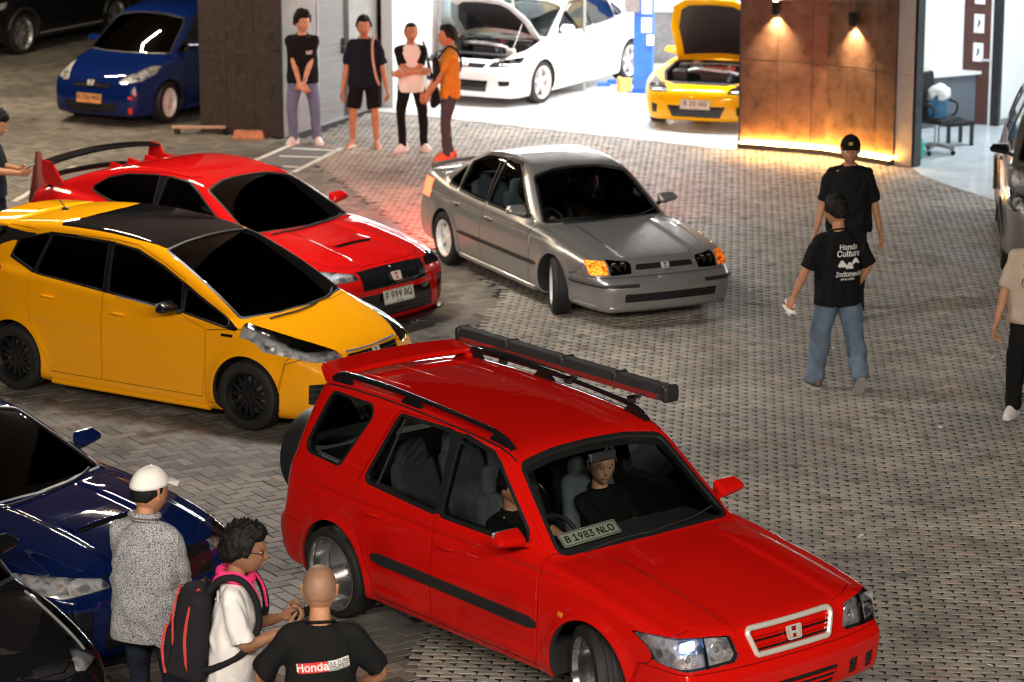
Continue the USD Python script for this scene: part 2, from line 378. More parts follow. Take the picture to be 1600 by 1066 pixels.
# herringbone at 45 degrees
HP, HR = [], []
L_, W_ = .21, .105
for i in range(0):
    for j in range(-60, 60):
        # unit of two blocks on the herringbone lattice
        bx0 = i * W_ + j * 2 * L_ * .5 + j * 0; by0 = i * W_ - j * L_
        for (dx, dy, r) in ((L_ / 2, W_ / 2, 0), (L_ + W_ / 2 - L_, W_ + L_ / 2, PI / 2)):
            pass
u = np.arange(-400, 400)
def herring():
    out = []
    for i in range(-330, 330):
        for k in range(-90, 90):
            x0 = i * W_ + 4 * W_ * k; y0 = i * W_
            out.append((x0 + W_, y0 + W_ / 2, 0)); out.append((x0 + 3 * W_ + W_ / 2, y0 + W_, PI / 2))
    return np.array(out)
A = herring()
q = math.radians(45 - 12)
hx, hy = -5 + math.cos(q) * A[:, 0] - math.sin(q) * A[:, 1], 32 + math.sin(q) * A[:, 0] + math.cos(q) * A[:, 1]
ok = shapely.contains_xy(zone_h, hx, hy) & ~shapely.contains_xy(slab, hx, hy)
HP = np.stack([hx[ok], hy[ok], A[ok, 2] + q], 1)
# the nearest ones in view are blocks of their own, the rest are scattered
def in_view(x, y):
    d = y * math.cos(CAM_PITCH) + CAM_H * math.sin(CAM_PITCH); u_ = x / d * 4430; v_ = (y * math.sin(CAM_PITCH) - CAM_H * math.cos(CAM_PITCH)) / d * 4430
    return (np.abs(u_) < 790) & (np.abs(v_) < 528)
blk_z = [block([(x * (1 + .01 * k), y) for x, y in zig], ch=.003 + .0008 * k) for k in range(3)]
blk_h = [block(hb, ch=.004 + .001 * k) for k in range(3)]
def nearest(P, n):
    v = in_view(P[:, 0], P[:, 1]); i = np.where(v)[0]; i = i[np.argsort(P[i, 1])][:n]
    m = np.zeros(len(P), bool); m[i] = True; return m
# keep the nearest blocks that are not under the cars
carfoot = shapely.union_all([Polygon([(.375 + x * math.cos(-.892) - y * math.sin(-.892), 17.69 + x * math.sin(-.892) + y * math.cos(-.892)) for x, y in ((-2.4, -1.1), (2.4, -1.1), (2.4, 1), (-2.4, 1))]),
    Polygon([(-3.99 + x * math.cos(-.63) - y * math.sin(-.63), 18.74 + x * math.sin(-.63) + y * math.cos(-.63)) for x, y in ((-2.4, -3), (2.4, -3), (2.4, 1), (-2.4, 1))])])
def nearest_clear(P, n):
    m = in_view(P[:, 0], P[:, 1]) & ~shapely.contains_xy(carfoot, P[:, 0], P[:, 1])
    i = np.where(m)[0]; i = i[np.argsort(P[i, 1])][:n]; o = np.zeros(len(P), bool); o[i] = True; return o
nz, nh = nearest_clear(ZP, 200), nearest_clear(HP[:, :2], 95)
TILT = lambda: (0, 0, rs.uniform(-.003, .0015))
for name, P, R, near_, protos, m_ in (('paving_block', ZP, np.full(len(ZP), ZROT), nz, blk_z, 'zigzag_paver'), ('paving_block', HP[:, :2], HP[:, 2], nh, blk_h, 'block_paver')):
    for i in np.where(near_)[0]:
        rx, ry, dz = TILT(); put(name, protos[i % 3], m_, PAV, False, loc=(P[i, 0], P[i, 1], dz), rz=R[i])
def scatter(name, P, R, protos, m_, parent):
    path = parent + '/' + name
    pi = UsdGeom.PointInstancer.Define(stage, path)
    rel = pi.CreatePrototypesRel()
    for k, b in enumerate(protos):
        q_ = usdkit.mesh(stage, path + '/block_shape' + ('' if k == 0 else '_%03d' % k), b, MATS[m_], smooth=False); rel.AddTarget(q_.GetPath())
    n = len(P); ids = rs.randint(0, len(protos), n)
    pi.CreateProtoIndicesAttr(Vt.IntArray.FromNumpy(ids.astype(np.int32)))
    dz = rs.uniform(-.0035, .0015, n) + .004 * (meshkit.noise(np.c_[P * .8, np.zeros(n)]) - .6)
    pi.CreatePositionsAttr(Vt.Vec3fArray.FromNumpy(np.c_[P, dz].astype(np.float32)))
    t = rs.normal(0, .008, (n, 2)); ch, sh = np.cos(R / 2), np.sin(R / 2)
    qs = [Gf.Quath(float(a), Gf.Vec3h(float(b), float(c), float(d))) for a, b, c, d in zip(ch, t[:, 0] / 2, t[:, 1] / 2, sh)]
    pi.CreateOrientationsAttr(qs)
    setdata(pi.GetPrim(), kind='stuff')
scatter('zigzag_paving', ZP[~nz], np.full((~nz).sum(), ZROT), blk_z, 'zigzag_paver', PAV)
scatter('block_paving', HP[~nh, :2], HP[~nh, 2], blk_h, 'block_paver', PAV)
print('pavers', len(ZP), len(HP))
# grey slabs with white lines by the door
put('marked_slab', sheet(list(slab.exterior.coords)[:-1], -.06, -.001), 'grey_slab', kind='structure')
def line_strip(a, b, w, name='painted_line', z=.003):
    a, b = np.array(a, float), np.array(b, float); d = (b - a) / np.linalg.norm(b - a); n = np.array([-d[1], d[0]]) * w / 2
    k = max(2, int(np.linalg.norm(b - a) / .12)); V = []
    for t in np.linspace(0, 1, k + 1):
        p = a + (b - a) * t; j = rs.uniform(.85, 1.05)
        V += [(*(p + n * j), z), (*(p - n * j), z)]
    Fc = []
    for i in range(k): Fc += [(2 * i, 2 * i + 1, 2 * i + 3), (2 * i, 2 * i + 3, 2 * i + 2)]
    return put(name, trimesh.Trimesh(np.array(V), np.array(Fc), process=False), 'white_line', smooth=False, kind='structure')
for a, b in (((-3.40, 36.2), (-2.96, 37.62)), ((-2.78, 35.5), (-2.27, 37.35)), ((-3.05, 36.72), (-2.5, 36.62)), ((-2.95, 35.95), (-2.68, 35.85)), ((-2.93, 37.33), (-2.35, 37.15)), ((-5.98, 33.5), (-5.62, 35.95)), ((-6.2, 31.0), (-5.86, 32.9)), ((-5.35, 34.6), (-4.9, 36.1))):
    line_strip(a, b, .09)

# ---------------------------------------------------------------- the block with the steel door
WB = thing('pillar_building', 'dark stone clad pillar with a pale concrete side and grey steel door', 'building')
wall = [(-4.29, 38.77), (-3.1, 38.2), (-1.95, 40.95), (-3.0, 41.5)]
A_, B_ = np.array([-3.1, 38.2]), np.array([-1.95, 40.95]); dr = (B_ - A_) / np.linalg.norm(B_ - A_); nr = np.array([dr[1], -dr[0]]); LB = np.linalg.norm(B_ - A_)
core = Manifold.extrude(CrossSection([wall]), 5.6) if Polygon(wall).exterior.is_ccw else Manifold.extrude(CrossSection([wall[::-1]]), 5.6)
def on_side(a0, a1, d0, d1, z0, z1):
    """box on the door side: a along, d out of the wall"""
    p = [A_ + dr * a + nr * d for a, d in ((a0, d0), (a1, d0), (a1, d1), (a0, d1))]
    return sheet([tuple(q) for q in p], z0, z1)
D0, D1 = 1.08, 2.02
core = core - man(on_side(D0 - .06, D1 + .06, -.14, .2, -.1, 2.25))
put('wall', core, 'concrete', WB, False)
front_d = np.array([1.19, -.57]); front_d /= np.linalg.norm(front_d); nf = np.array([front_d[1], -front_d[0]])
for i in range(3):
    for j in range(5):
        L = 1.319; a0, a1 = i * L / 3 + .003, (i + 1) * L / 3 - .003; z0, z1 = j * 1.1 + .003, (j + 1) * 1.1 - .003
        o = np.array([-4.29, 38.77]); p = [o + front_d * a + nf * d for a, d in ((a0, .001), (a1, .001), (a1, .022), (a0, .022))]
        put('cladding_panel', sheet([tuple(q) for q in p], z0, z1), 'dark_stone', WB, False)
dn = put('door', on_side(D0, D1, -.10, -.06, .02, 2.18), 'door_grey', WB, False)
for k in range(17):
    z = .12 + k * .12; put('door_rib', on_side(D0 + .04, D1 - .04, -.062, -.052, z, z + .085), 'door_grey', dn, False)
put('door_frame', [on_side(D0 - .06, D0 - .004, -.13, .012, 0, 2.25), on_side(D1 + .004, D1 + .06, -.13, .012, 0, 2.25), on_side(D0 - .004, D1 + .004, -.13, .012, 2.19, 2.25)], 'steel_grey', dn, False)
hp = A_ + dr * (D1 - .10) - nr * .04
put('door_handle', [cyl((*hp, 1.02), (*(hp + nr * .05), 1.02), .018), cyl((*(hp + nr * .05), 1.02), (*(hp + nr * .05 - dr * .13), 1.02), .012), box(.05, .05, .22, (*(hp - nr * .0), 1.02))], 'black_plastic', dn)
put('door_threshold', on_side(D0 - .06, D1 + .06, -.12, .03, 0, .016), 'steel_grey', WB, False)
for a in (.52, .97): put('wall_joint', on_side(a, a + .008, -.001, .002, .02, 5.5), 'concrete_pale', WB, False)
# overhang carried by the pillar
OV = thing('overhang', 'flat concrete overhang with lamps above the left side of the court', 'canopy')
put('overhang_slab', bx(-13, -1.6, 20, 44, 5.6, 5.95), 'concrete', OV, False)
TL = []
for (x, y, ln, m_) in ((-4.2, 30.2, 1.5, 'tube_warm'), (-7.6, 37.2, 1.5, 'tube_warm'), (-2.6, 25.2, 1.5, 'tube_white'), (-7.5, 41.5, 1.5, 'tube_warm')):
    t = thing('tube_lamp', 'white tube lamp under the overhang nearest the court' if m_ == 'tube_white' else 'warm tube lamp under the overhang above the ' + ('red hatchback' if y < 32 else 'pillar' if y < 40 else 'black car'), 'lamp', (x, y, 5.52), .3, group='tube lamps under the overhang')
    put('lamp_body', bx(-ln / 2, ln / 2, -.05, .05, 0, .08), 'white_plastic', t, False)
    area_lamp(t + '/lamp_light', (0, 0, -.06), (0, 0, -5), ln, .06, TUBE_POWER, (1.0, .82, .58) if m_ == 'tube_warm' else (1, .97, .93))
    put('tube', moved(cyl((-ln / 2 + .03, 0, -.03), (ln / 2 - .03, 0, -.03), .022, 10)), m_, t, True)
# ---------------------------------------------------------------- workshop
WS = thing('workshop', 'brightly lit white workshop bay open to the court', 'building')
def bbox_(a0, a1, b0, b1, z0, z1): return sheet([tuple(bay(a, b)[:2]) for a, b in ((a0, b0), (a1, b0), (a1, b1), (a0, b1))], z0, z1)
put('back_wall', bbox_(.15, 6.45, 10.0, 10.2, 0, 4.2), 'white_wall', WS, False)
put('side_wall', bbox_(-.05, .15, .27, 10.2, 0, 4.2), 'white_wall', WS, False)
put('side_wall', bbox_(6.3, 6.45, 1.6, 10.0, 0, 4.2), 'white_wall', WS, False)
put('ceiling', bbox_(-.3, 6.5, .05, 10.2, 4.2, 4.35), 'ceiling_white', WS, False)
put('upper_facade', bbox_(-.3, 6.3, -.1, .05, 3.9, 8.0), 'facade_dark', WS, False)
for a, b in ((1.2, 2.2), (3.4, 2.2), (5.6, 2.6), (1.2, 5.2), (3.4, 5.2), (5.6, 5.2), (3.4, 8.2)):
    p = bay(a, b, 4.17); put('ceiling_light', moved(rbox(1.5, .32, .05, .01), p, rz=BAY_RZ), 'white_plastic', WS, False)
for k, (a, b, pw) in enumerate(((1.2, 1.6, 1.0), (3.6, 1.6, 1.0), (5.6, 2.4, 1.0), (2.0, 5.2, .9), (5.0, 5.2, .9), (3.4, 8.4, .6))):
    p = bay(a, b, 4.12); area_lamp('/World/workshop_lamp_%d' % k, p, (p[0], p[1], 0), 1.8, .6, BAY_POWER * pw, (.98, 1.0, 1.0))

def lift(name, label, loc, rz, h, arm=True):
    t = thing(name, label, 'car lift', loc, rz)
    put('column', [bx(-.14, .14, -.16, -.10, 0, h), bx(-.14, -.09, -.10, .16, 0, h), bx(.09, .14, -.10, .16, 0, h)], 'lift_blue', t, False)
    put('base_plate', bx(-.22, .22, -.24, .24, 0, .014), 'lift_blue', t, False)
    put('carriage', bx(-.085, .085, -.095, .10, .15, .55), 'lift_blue', t, False)
    if arm:
        put('arm', [bx(-.55, -.09, .02, .10, .09, .16), bx(-.7, -.5, -.03, .07, .06, .12)], 'lift_blue', t, False)
        put('arm_pad', rbox(.14, .14, .16, .02, (-.30, -.12, .12)), 'lift_yellow', t)
        put('arm_guard', [bx(-.38, -.16, -.20, -.15, .02, .22), bx(-.38, -.33, -.20, -.02, .02, .22)], 'lift_yellow', t, False)
        put('control_box', rbox(.22, .10, .42, .02, (-.16, -.20, 1.42)), 'cabinet_grey', t)
        for z in (1.02, 1.30, 1.58): put('notice', rbox(.15, .012, .22, .004, (.055, -.166, z)), 'white_plastic', t, False)
        put('emergency_box', rbox(.11, .06, .16, .02, (.115, -.19, .80)), 'white_plastic', t)
    return t
lift('car_lift_column', 'blue lift column with white notices beside the white saloon', (1.98, 42.45, .008), -.15, 3.0)
lift('car_lift_column', 'plain blue lift column behind the raised yellow bonnet', (2.93, 44.6, .008), -.15, 3.0, False)
lift('car_lift_column', 'narrow blue lift column behind the men, beside the glass screen', (-1.52, 42.6, .008), -.5, 3.0, False)
t = thing('metal_cabinet', 'grey metal cabinet with white worktop between the two blue lift columns', 'cabinet', (2.50, 45.5, .008), -.1)
put('carcass', rbox(.62, .5, .82, .01, (0, .25, .41)), 'cabinet_grey', t); put('worktop', rbox(.72, .56, .05, .01, (0, .25, .855)), 'white_plastic', t)
for s in (-1, 1): put('door', rbox(.29, .012, .72, .004, (s * .15, -.008, .42)), 'cabinet_grey', t); put('handle', rbox(.02, .03, .06, .006, (s * .27, -.03, .52)), 'white_plastic', t)
t = thing('pink_box', 'pale pink cardboard box on the worktop of the grey metal cabinet', 'box', (2.52, 45.72, .89), -.1)
put('carton', rbox(.46, .3, .26, .01, (0, 0, .13)), 'pink_strip', t); put('tape', bx(-.235, .235, -.03, .03, .258, .262), 'plank_wood', t, False)
t = thing('storage_shelf', 'white shelf with bottles and tins above the raised yellow bonnet', 'shelf', (3.75, 45.6, .008), -.1)
for z in (.5, .98, 1.5): put('shelf_board', rbox(1.6, .4, .03, .006, (0, 0, z)), 'white_plastic', t)
for x in (-.8, .8): put('upright', bx(x - .02, x + .02, -.2, .2, 0, 1.9), 'steel_grey', t, False)
random.seed(8)
for i in range(12):
    x = -.7 + i * .125; h = random.uniform(.10, .22)
    tt = thing('tin', ['green', 'yellow', 'blue', 'red'][i % 4] + ' tin', 'tin', (3.75 + x * .995 - .1, 45.6 - .1 * x, 1.003), 0, group='bottles and tins on the white shelf')
    stage.GetPrimAtPath(tt).SetCustomDataByKey('label', ['green', 'yellow', 'blue', 'grey'][i % 4] + ' tin on the white workshop shelf, ' + 'first second third fourth fifth sixth seventh eighth ninth tenth eleventh twelfth'.split()[i] + ' from the left')
    put('can', lathe([(0, 0), (.045, 0), (.045, h), (.02, h + .03), (.02, h + .05), (0, h + .05)], 14), ['green_bag', 'yellow_sign', 'lift_blue', 'cabinet_grey'][i % 4], tt, 40)
# glass screen and the counter behind the four men
t = thing('glass_screen', 'clear glass screen with thin posts behind the four standing men', 'screen', bay(.25, 1.3, .008), BAY_RZ + PI / 2 - .62)
for x in (0, 1.15, 2.3): put('post', bx(x - .02, x + .02, -.02, .02, 0, 2.6), 'steel_grey', t, False)
for x in (.02, 1.17): put('pane', bx(x, x + 1.11, -.004, .004, .05, 2.5), 'window_pane', t, False)
t = thing('service_counter', 'dark grey counter with a yellow stripe and pink edge beside the raised white bonnet', 'counter', (-1.15, 44.6, .008), -.12 + .55)
put('front_panel', rbox(1.5, .5, .92, .02, (.2, .25, .46)), 'cabinet_grey', t); put('yellow_stripe', rbox(1.52, .03, .11, .008, (.2, -.01, .985)), 'yellow_sign', t)
put('counter_top', rbox(1.56, .56, .05, .01, (.2, .25, 1.07)), 'pink_strip', t); put('stripe_back', rbox(1.5, .45, .11, .01, (.2, .25, .985)), 'cabinet_grey', t)
put('pipe', tube(crom([(.12, -.06, .05), (.12, -.06, .50), (.20, -.06, .62), (.75, -.06, .78)], 5), .045, 10), 'steel_grey', t)
t = thing('race_overall', 'red and black overall hanging on the stand beside the blue post', 'overall', (-1.28, 43.3, .008), -.3)
put('stand', [cyl((0, 0, 0), (0, 0, 1.75), .015), bx(-.22, .22, -.012, .012, 1.6, 1.63), lathe([(0, 0), (.2, 0), (.2, .02), (0, .02)], 20)], 'steel_grey', t)
put('red_half', hull([(-.10, 0, 1.5, .09), (-.09, 0, .8, .08), (-.2, 0, 1.45, .06)]), 'cone_red', t, 40); put('black_half', hull([(.10, 0, 1.5, .09), (.09, 0, .8, .08), (.2, 0, 1.45, .06)]), 'rubber', t, 40)

# ---------------------------------------------------------------- brown tiled wall, bent, with lamps
BWp = [np.array(p) for p in ((3.05, 37.44), (4.14, 36.90), (4.92, 36.05))]
BW = thing('brown_wall', 'brown tiled wall between workshop and office, glowing amber along its foot', 'wall')
def seg_box(i, a0, a1, d0, d1, z0, z1):
    p, q = BWp[i], BWp[i + 1]; e = (q - p) / np.linalg.norm(q - p); n = np.array([e[1], -e[0]])
    return sheet([tuple(p + e * a + n * d) for a, d in ((a0, d0), (a1, d0), (a1, d1), (a0, d1))], z0, z1)
Ls = [np.linalg.norm(BWp[1] - BWp[0]), np.linalg.norm(BWp[2] - BWp[1])]
put('wall_core', [sheet([(3.05, 37.44), (4.14, 36.90), (4.92, 36.05), (5.0, 36.3), (4.4, 37.3), (3.55, 38.25)], .0, 7.8)], 'facade_dark', BW, False)
for i, cuts in ((0, (0, .42, .82, 1.0)), (1, (0, .30, .72, 1.0))):
    for k in range(3):
        for z0, z1 in ((.13, 1.185), (1.19, 2.35), (2.355, 3.6), (3.605, 4.8)):
            a0, a1 = cuts[k] * Ls[i] + .003, cuts[k + 1] * Ls[i] - .003
            put('wall_tile', seg_box(i, a0, a1, .003, .020 + .0015 * ((k * 7 + int(z0 * 10)) % 3), z0 + .002, z1 - .002), 'brown_tile', BW, False)
put('plinth', [seg_box(0, 0, Ls[0] - .004, .003, .11, 0, .07), seg_box(1, .004, Ls[1], .003, .11, 0, .07)], 'dark_stone', BW, False)
# amber strip lying on the plinth
for i in (0, 1):
    put('light_strip', seg_box(i, .02, Ls[i] - .02, .055, .080, .072, .084), 'strip_amber', BW, False)
put('end_reveal', sheet([(3.045, 37.44), (3.02, 37.47), (3.52, 38.28), (3.55, 38.25)], .0, 7.8), 'dark_stone', BW, False)
def sconce(i, a, z, up):
    p, q = BWp[i], BWp[i + 1]; e = (q - p) / np.linalg.norm(q - p); n = np.array([e[1], -e[0]]); c = p + e * a + n * .105
    t = thing('wall_lamp', 'black cylinder wall lamp throwing warm light down' + (' and up, the left one' if up else ', the right one nearer the office'), 'lamp', (c[0], c[1], z))
    tube_ = Manifold.cylinder(.17, .05, .05, 28).translate([0, 0, -.085]) - Manifold.cylinder(.2, .044, .044, 28).translate([0, 0, -.125]) 
    put('shade', tube_, 'gloss_black', t, 40)
    b = n * -.06
    put('bracket', moved(rbox(.06, .09, .06, .01), (b[0], b[1], 0), rz=math.atan2(e[1], e[0])), 'black_plastic', t)
    put('bulb', moved(lathe([(0, 0), (.03, 0), (.03, .015), (0, .015)], 20), (0, 0, -.005)), 'spot_warm', t, False)
    L = UsdLux.DiskLight.Define(stage, t + '/lamp_beam'); L.CreateRadiusAttr(.028); L.CreateIntensityAttr(SCONCE_POWER); L.CreateNormalizeAttr(True); L.CreateColorAttr(Gf.Vec3f(1.0, .62, .30)); L.AddTranslateOp().Set(Gf.Vec3d(0, 0, -.012))
    if up:
        put('upper_bulb', moved(lathe([(0, 0), (.03, 0), (.03, .012), (0, .012)], 20), (0, 0, .087)), 'spot_warm', t, False)
        L = UsdLux.DiskLight.Define(stage, t + '/upper_beam'); L.CreateRadiusAttr(.03); L.CreateIntensityAttr(SCONCE_POWER * .6); L.CreateNormalizeAttr(True); L.CreateColorAttr(Gf.Vec3f(1.0, .62, .30)); L.AddTranslateOp().Set(Gf.Vec3d(0, 0, .10)); L.AddRotateXOp().Set(180)
sconce(0, .50, 1.90, True); sconce(1, .47, 1.83, False)
# metal clad end and door frame of the office
t = thing('entrance_post', 'grey metal clad post with a thin dark door edge at the office entrance', 'post')
put('cladding', sheet([(4.925, 36.045), (5.11, 35.86), (5.22, 36.0), (5.03, 36.25)], 0, 1.185), 'steel_grey', t, False)
put('cladding', sheet([(4.925, 36.045), (5.11, 35.86), (5.22, 36.0), (5.03, 36.25)], 1.19, 4.8), 'steel_grey', t, False)
put('door_edge', sheet([(5.115, 35.865), (5.145, 35.84), (5.25, 35.96), (5.225, 36.0)], 0, 3.2), 'gloss_black', t, False)
# ---------------------------------------------------------------- office
OF = thing('office', 'white office room with a brown panelled door, lit bluish white', 'building')
put('back_wall', sheet([(4.6, 39.6), (6.30, 39.46), (6.31, 39.6), (4.6, 39.75)], 0, 3.4), 'white_wall', OF, False)
put('left_wall', sheet([(4.45, 37.3), (4.55, 37.25), (4.7, 39.6), (4.6, 39.6)], 0, 3.4), 'white_wall', OF, False)
put('right_wall', sheet([(6.80, 39.2), (11, 43.6), (10.9, 43.8), (6.74, 39.4)], 0, 3.4), 'white_wall', OF, False)
put('skirting', sheet([(6.805, 39.195), (11.005, 43.595), (11, 43.6), (6.80, 39.2)], .008, .10), 'steel_grey', OF, False)
put('far_wall', sheet([(9.5, 30.4), (9.6, 30.4), (11.2, 43.7), (11, 43.7)], 0, 3.4), 'white_wall', OF, False)
put('ceiling', sheet([(4.4, 37.2), (5.1, 35.9), (6.4, 32.4), (7.4, 30.3), (10, 30.3), (11.5, 44), (4.6, 40)], 3.4, 3.5), 'ceiling_white', OF, False)
put('upper_facade', sheet([(4.9, 36.0), (6.3, 32.4), (7.4, 30.2), (7.6, 30.3), (6.5, 32.5), (5.1, 36.1)], 3.5, 8.0), 'facade_dark', OF, False)
dv = np.array([6.56, 39.05]) - np.array([6.33, 39.20]); d0 = np.array([6.315, 39.47]); de = np.array([.44, -.27]); dl = np.linalg.norm(de); de = de / dl; dn_ = np.array([de[1], -de[0]])
def dbox(a0, a1, d0_, d1_, z0, z1): return sheet([tuple(d0 + de * a + dn_ * d) for a, d in ((a0, d0_), (a1, d0_), (a1, d1_), (a0, d1_))], z0, z1)
dd = put('door', dbox(0, .40, -.02, .02, .01, 2.2), 'wood_brown', OF, False)
for z0, z1 in ((.02, .42), (.43, .83), (.84, 1.24), (1.25, 1.65), (1.66, 2.18)): put('door_panel', dbox(.006, .394, .0205, .030, z0, z1), 'wood_brown', dd, False)
put('door_handle', moved(rbox(.12, .05, .035, .012), (*(d0 + de * .35 + dn_ * .06), .92), rz=math.atan2(de[1], de[0])), 'chrome', dd)
put('door_edge', dbox(.402, .44, -.02, .035, .01, 2.2), 'white_plastic', dd, False); put('frame', dbox(.442, .56, -.05, .05, 0, 2.3), 'gloss_black', OF, False)
for z in (1.02, 1.42, 1.82):
    t = thing('notice', 'white paper notice on the brown office door, ' + ('lowest' if z < 1.1 else 'middle' if z < 1.5 else 'topmost') + ' of three', 'notice')
    put('sheet', dbox(.15, .30, .0315, .0335, z - .13, z + .13), 'paper', t, False)
    put('figure', dbox(.21, .24, .0338, .0342, z - .02, z + .05), 'ink', t, False); put('figure_stroke', dbox(.20, .225, .0338, .0342, z - .05, z - .02), 'ink', t, False)
t = thing('reception_desk', 'dark grey desk with a white top before the brown office door', 'desk', (5.80, 39.0, .006), .49)
put('front_panel', bx(-.5, .30, -.02, .02, 0, .70), 'desk_grey', t, False); put('front_panel', bx(.306, .78, -.02, .02, 0, .70), 'desk_grey', t, False); put('side_panel', bx(.76, .80, .025, .55, 0, .70), 'desk_grey', t, False)
put('desk_top', rbox(1.5, .70, .045, .008, (.11, .26, .73)), 'white_plastic', t)
t = thing('paper_bag', 'cream coloured bag lying on the white desk top', 'bag', (5.72, 39.08, .76), .3)
put('bag_body', moved(trimesh.creation.icosphere(3, 1), s=.1), 'plate_white', t, True)
t = thing('office_chair', 'black swivel chair with armrests behind the office entrance post', 'chair', (5.58, 36.93, .006), -.75)
put('seat', rbox(.48, .48, .07, .03, (0, 0, .45)), 'rubber', t); put('backrest', hull([(-.20, -.21, .50, .04), (-.20, .21, .50, .04), (-.24, -.19, 1.02, .035), (-.24, .19, 1.02, .035)]), 'rubber', t, 40)
put('gas_stem', cyl((0, 0, .10), (0, 0, .42), .028), 'chrome', t)
for k in range(5):
    a = k * 2 * PI / 5; e = (.28 * math.cos(a), .28 * math.sin(a)); lg = put('base_leg', hull([(0, 0, .12, .025), (*e, .085, .018)]), 'steel_grey', t, 40)
    put('castor', moved(lathe([(0, -.02), (.028, -.02), (.032, 0), (.028, .02), (0, .02)], 14, 'y'), (*e, .034), rz=a), 'rubber', lg, 40)
for s in (-1, 1): put('armrest', tube(crom([(-.12, s * .25, .44), (.10, s * .27, .50), (.12, s * .27, .66), (-.16, s * .27, .67)], 5), .018, 8), 'black_plastic', t, 40)
t = thing('water_bottle', 'blue water cooler bottle standing on the black office chair', 'bottle', (5.60, 36.92, .492), 0)
put('bottle_body', lathe([(0, 0), (.125, 0), (.135, .02), (.135, .10), (.128, .115), (.135, .13), (.135, .22), (.128, .235), (.135, .25), (.13, .30), (.06, .36), (.03, .38), (.03, .42), (0, .42)], 28), 'blue_water', t, 40)
t = thing('white_cloth', 'crumpled white cloth draped over the blue water bottle', 'cloth', (5.60, 36.92, .80), 0)
m_ = trimesh.creation.icosphere(3, .155); m_.vertices *= np.array([1, 1, .75]); m_.vertices += (meshkit.noise(m_.vertices * 16)[:, None] - .5) * .06; put('cloth', m_, 'paper', t, True)
t = thing('side_stool', 'low dark stool beside the black office chair', 'stool', (5.93, 37.6, .006), .4)
put('stool_seat', rbox(.42, .34, .06, .015, (0, 0, .30)), 'rubber', t)
for i in (-1, 1):
    for j in (-1, 1): put('leg', bx(i * .18 - .02, i * .18 + .02, j * .14 - .02, j * .14 + .02, 0, .27), 'black_plastic', t, False)
t = thing('green_bag', 'green plastic bag on the floor by the office door edge', 'bag', (5.26, 36.35, .006), 0)
m_ = trimesh.creation.icosphere(3, 1); m_.vertices *= np.array([.10, .10, .16]); m_.vertices[:, 2] += .155; m_.vertices += (meshkit.noise(m_.vertices * 22)[:, None] - .5) * .03; m_.vertices[:, 2] = np.maximum(m_.vertices[:, 2], .001); put('bag_body', m_, 'green_bag', t, True)
put('bag_knot', hull([(0, 0, .31, .02), (.03, .01, .37, .015), (-.02, 0, .36, .012)]), 'green_bag', t, 40)
for k, p in enumerate(((6.4, 37.6), (8.0, 37.5), (7.6, 33.5))):
    area_lamp('/World/office_lamp_%d' % k, (*p, 3.32), (*p, 0), .9, .9, OFFICE_POWER, (.86, .95, 1.0))

# ---------------------------------------------------------------- small things on the ground
t = thing('plank', 'pinkish wooden plank lying in front of the dark pillar, by the blue hatchback', 'plank', (-4.30, 38.55, 0), -.02)
put('board', rbox(.74, .12, .03, .006, (0, 0, .09)), 'plank_wood', t); put('bearer', rbox(.08, .12, .07, .008, (-.3, 0, .037)), 'rubber', t); put('bearer', rbox(.08, .12, .07, .008, (.3, 0, .037)), 'rubber', t)
t = thing('wheel_stop', 'worn orange parking block at the foot of the dark pillar', 'parking block', (-3.58, 38.14, 0), -.06)
put('block', Manifold.batch_hull([Manifold.cube([.42, .14, .02], True).translate([0, 0, .01]), Manifold.cube([.38, .09, .02], True).translate([0, 0, .10])]), 'stop_orange', t, False)
for s in (-1, 1): put('bolt', moved(lathe([(0, .012), (.018, .012), (.018, 0)], 12), (s * .13, 0, .108)), 'steel_grey', t)
t = thing('traffic_cone', 'dark red traffic cone with an orange foot behind the red winged hatchback', 'traffic cone', (-5.58, 33.0, 0), 0)
put('cone_body', lathe([(.0, .70), (.028, .70), (.034, .68), (.15, .04), (.15, .03)], 32), 'cone_red', t, 40); put('cone_collar', lathe([(.142, .10), (.155, .10), (.168, .03), (.155, .03)], 32), 'cone_orange', t, 40); put('cone_base', rbox(.38, .38, .035, .015, (0, 0, .018)), 'cone_orange', t)
rs2 = np.random.RandomState(11)
for k in range(26):
    x, y = rs2.uniform(.6, 6.0), rs2.uniform(17.5, 33)
    if k < 3: x, y = ((3.1, 17.3), (3.95, 18.2), (2.2, 27))[k]
    m_ = hull([(0, 0, .004, .003), (.05 * rs2.rand() + .015, 0, .006, .003), (.02, .025 * rs2.rand(), .012, .002)], 6)
    put('litter_scrap', moved(m_, (x, y, .001), rz=rs2.uniform(0, 6), s=rs2.uniform(.6, 1.6)), 'litter_white', smooth=False, label='small white scrap of litter on the zigzag paving', cat='litter', group='white scraps of litter on the paving')
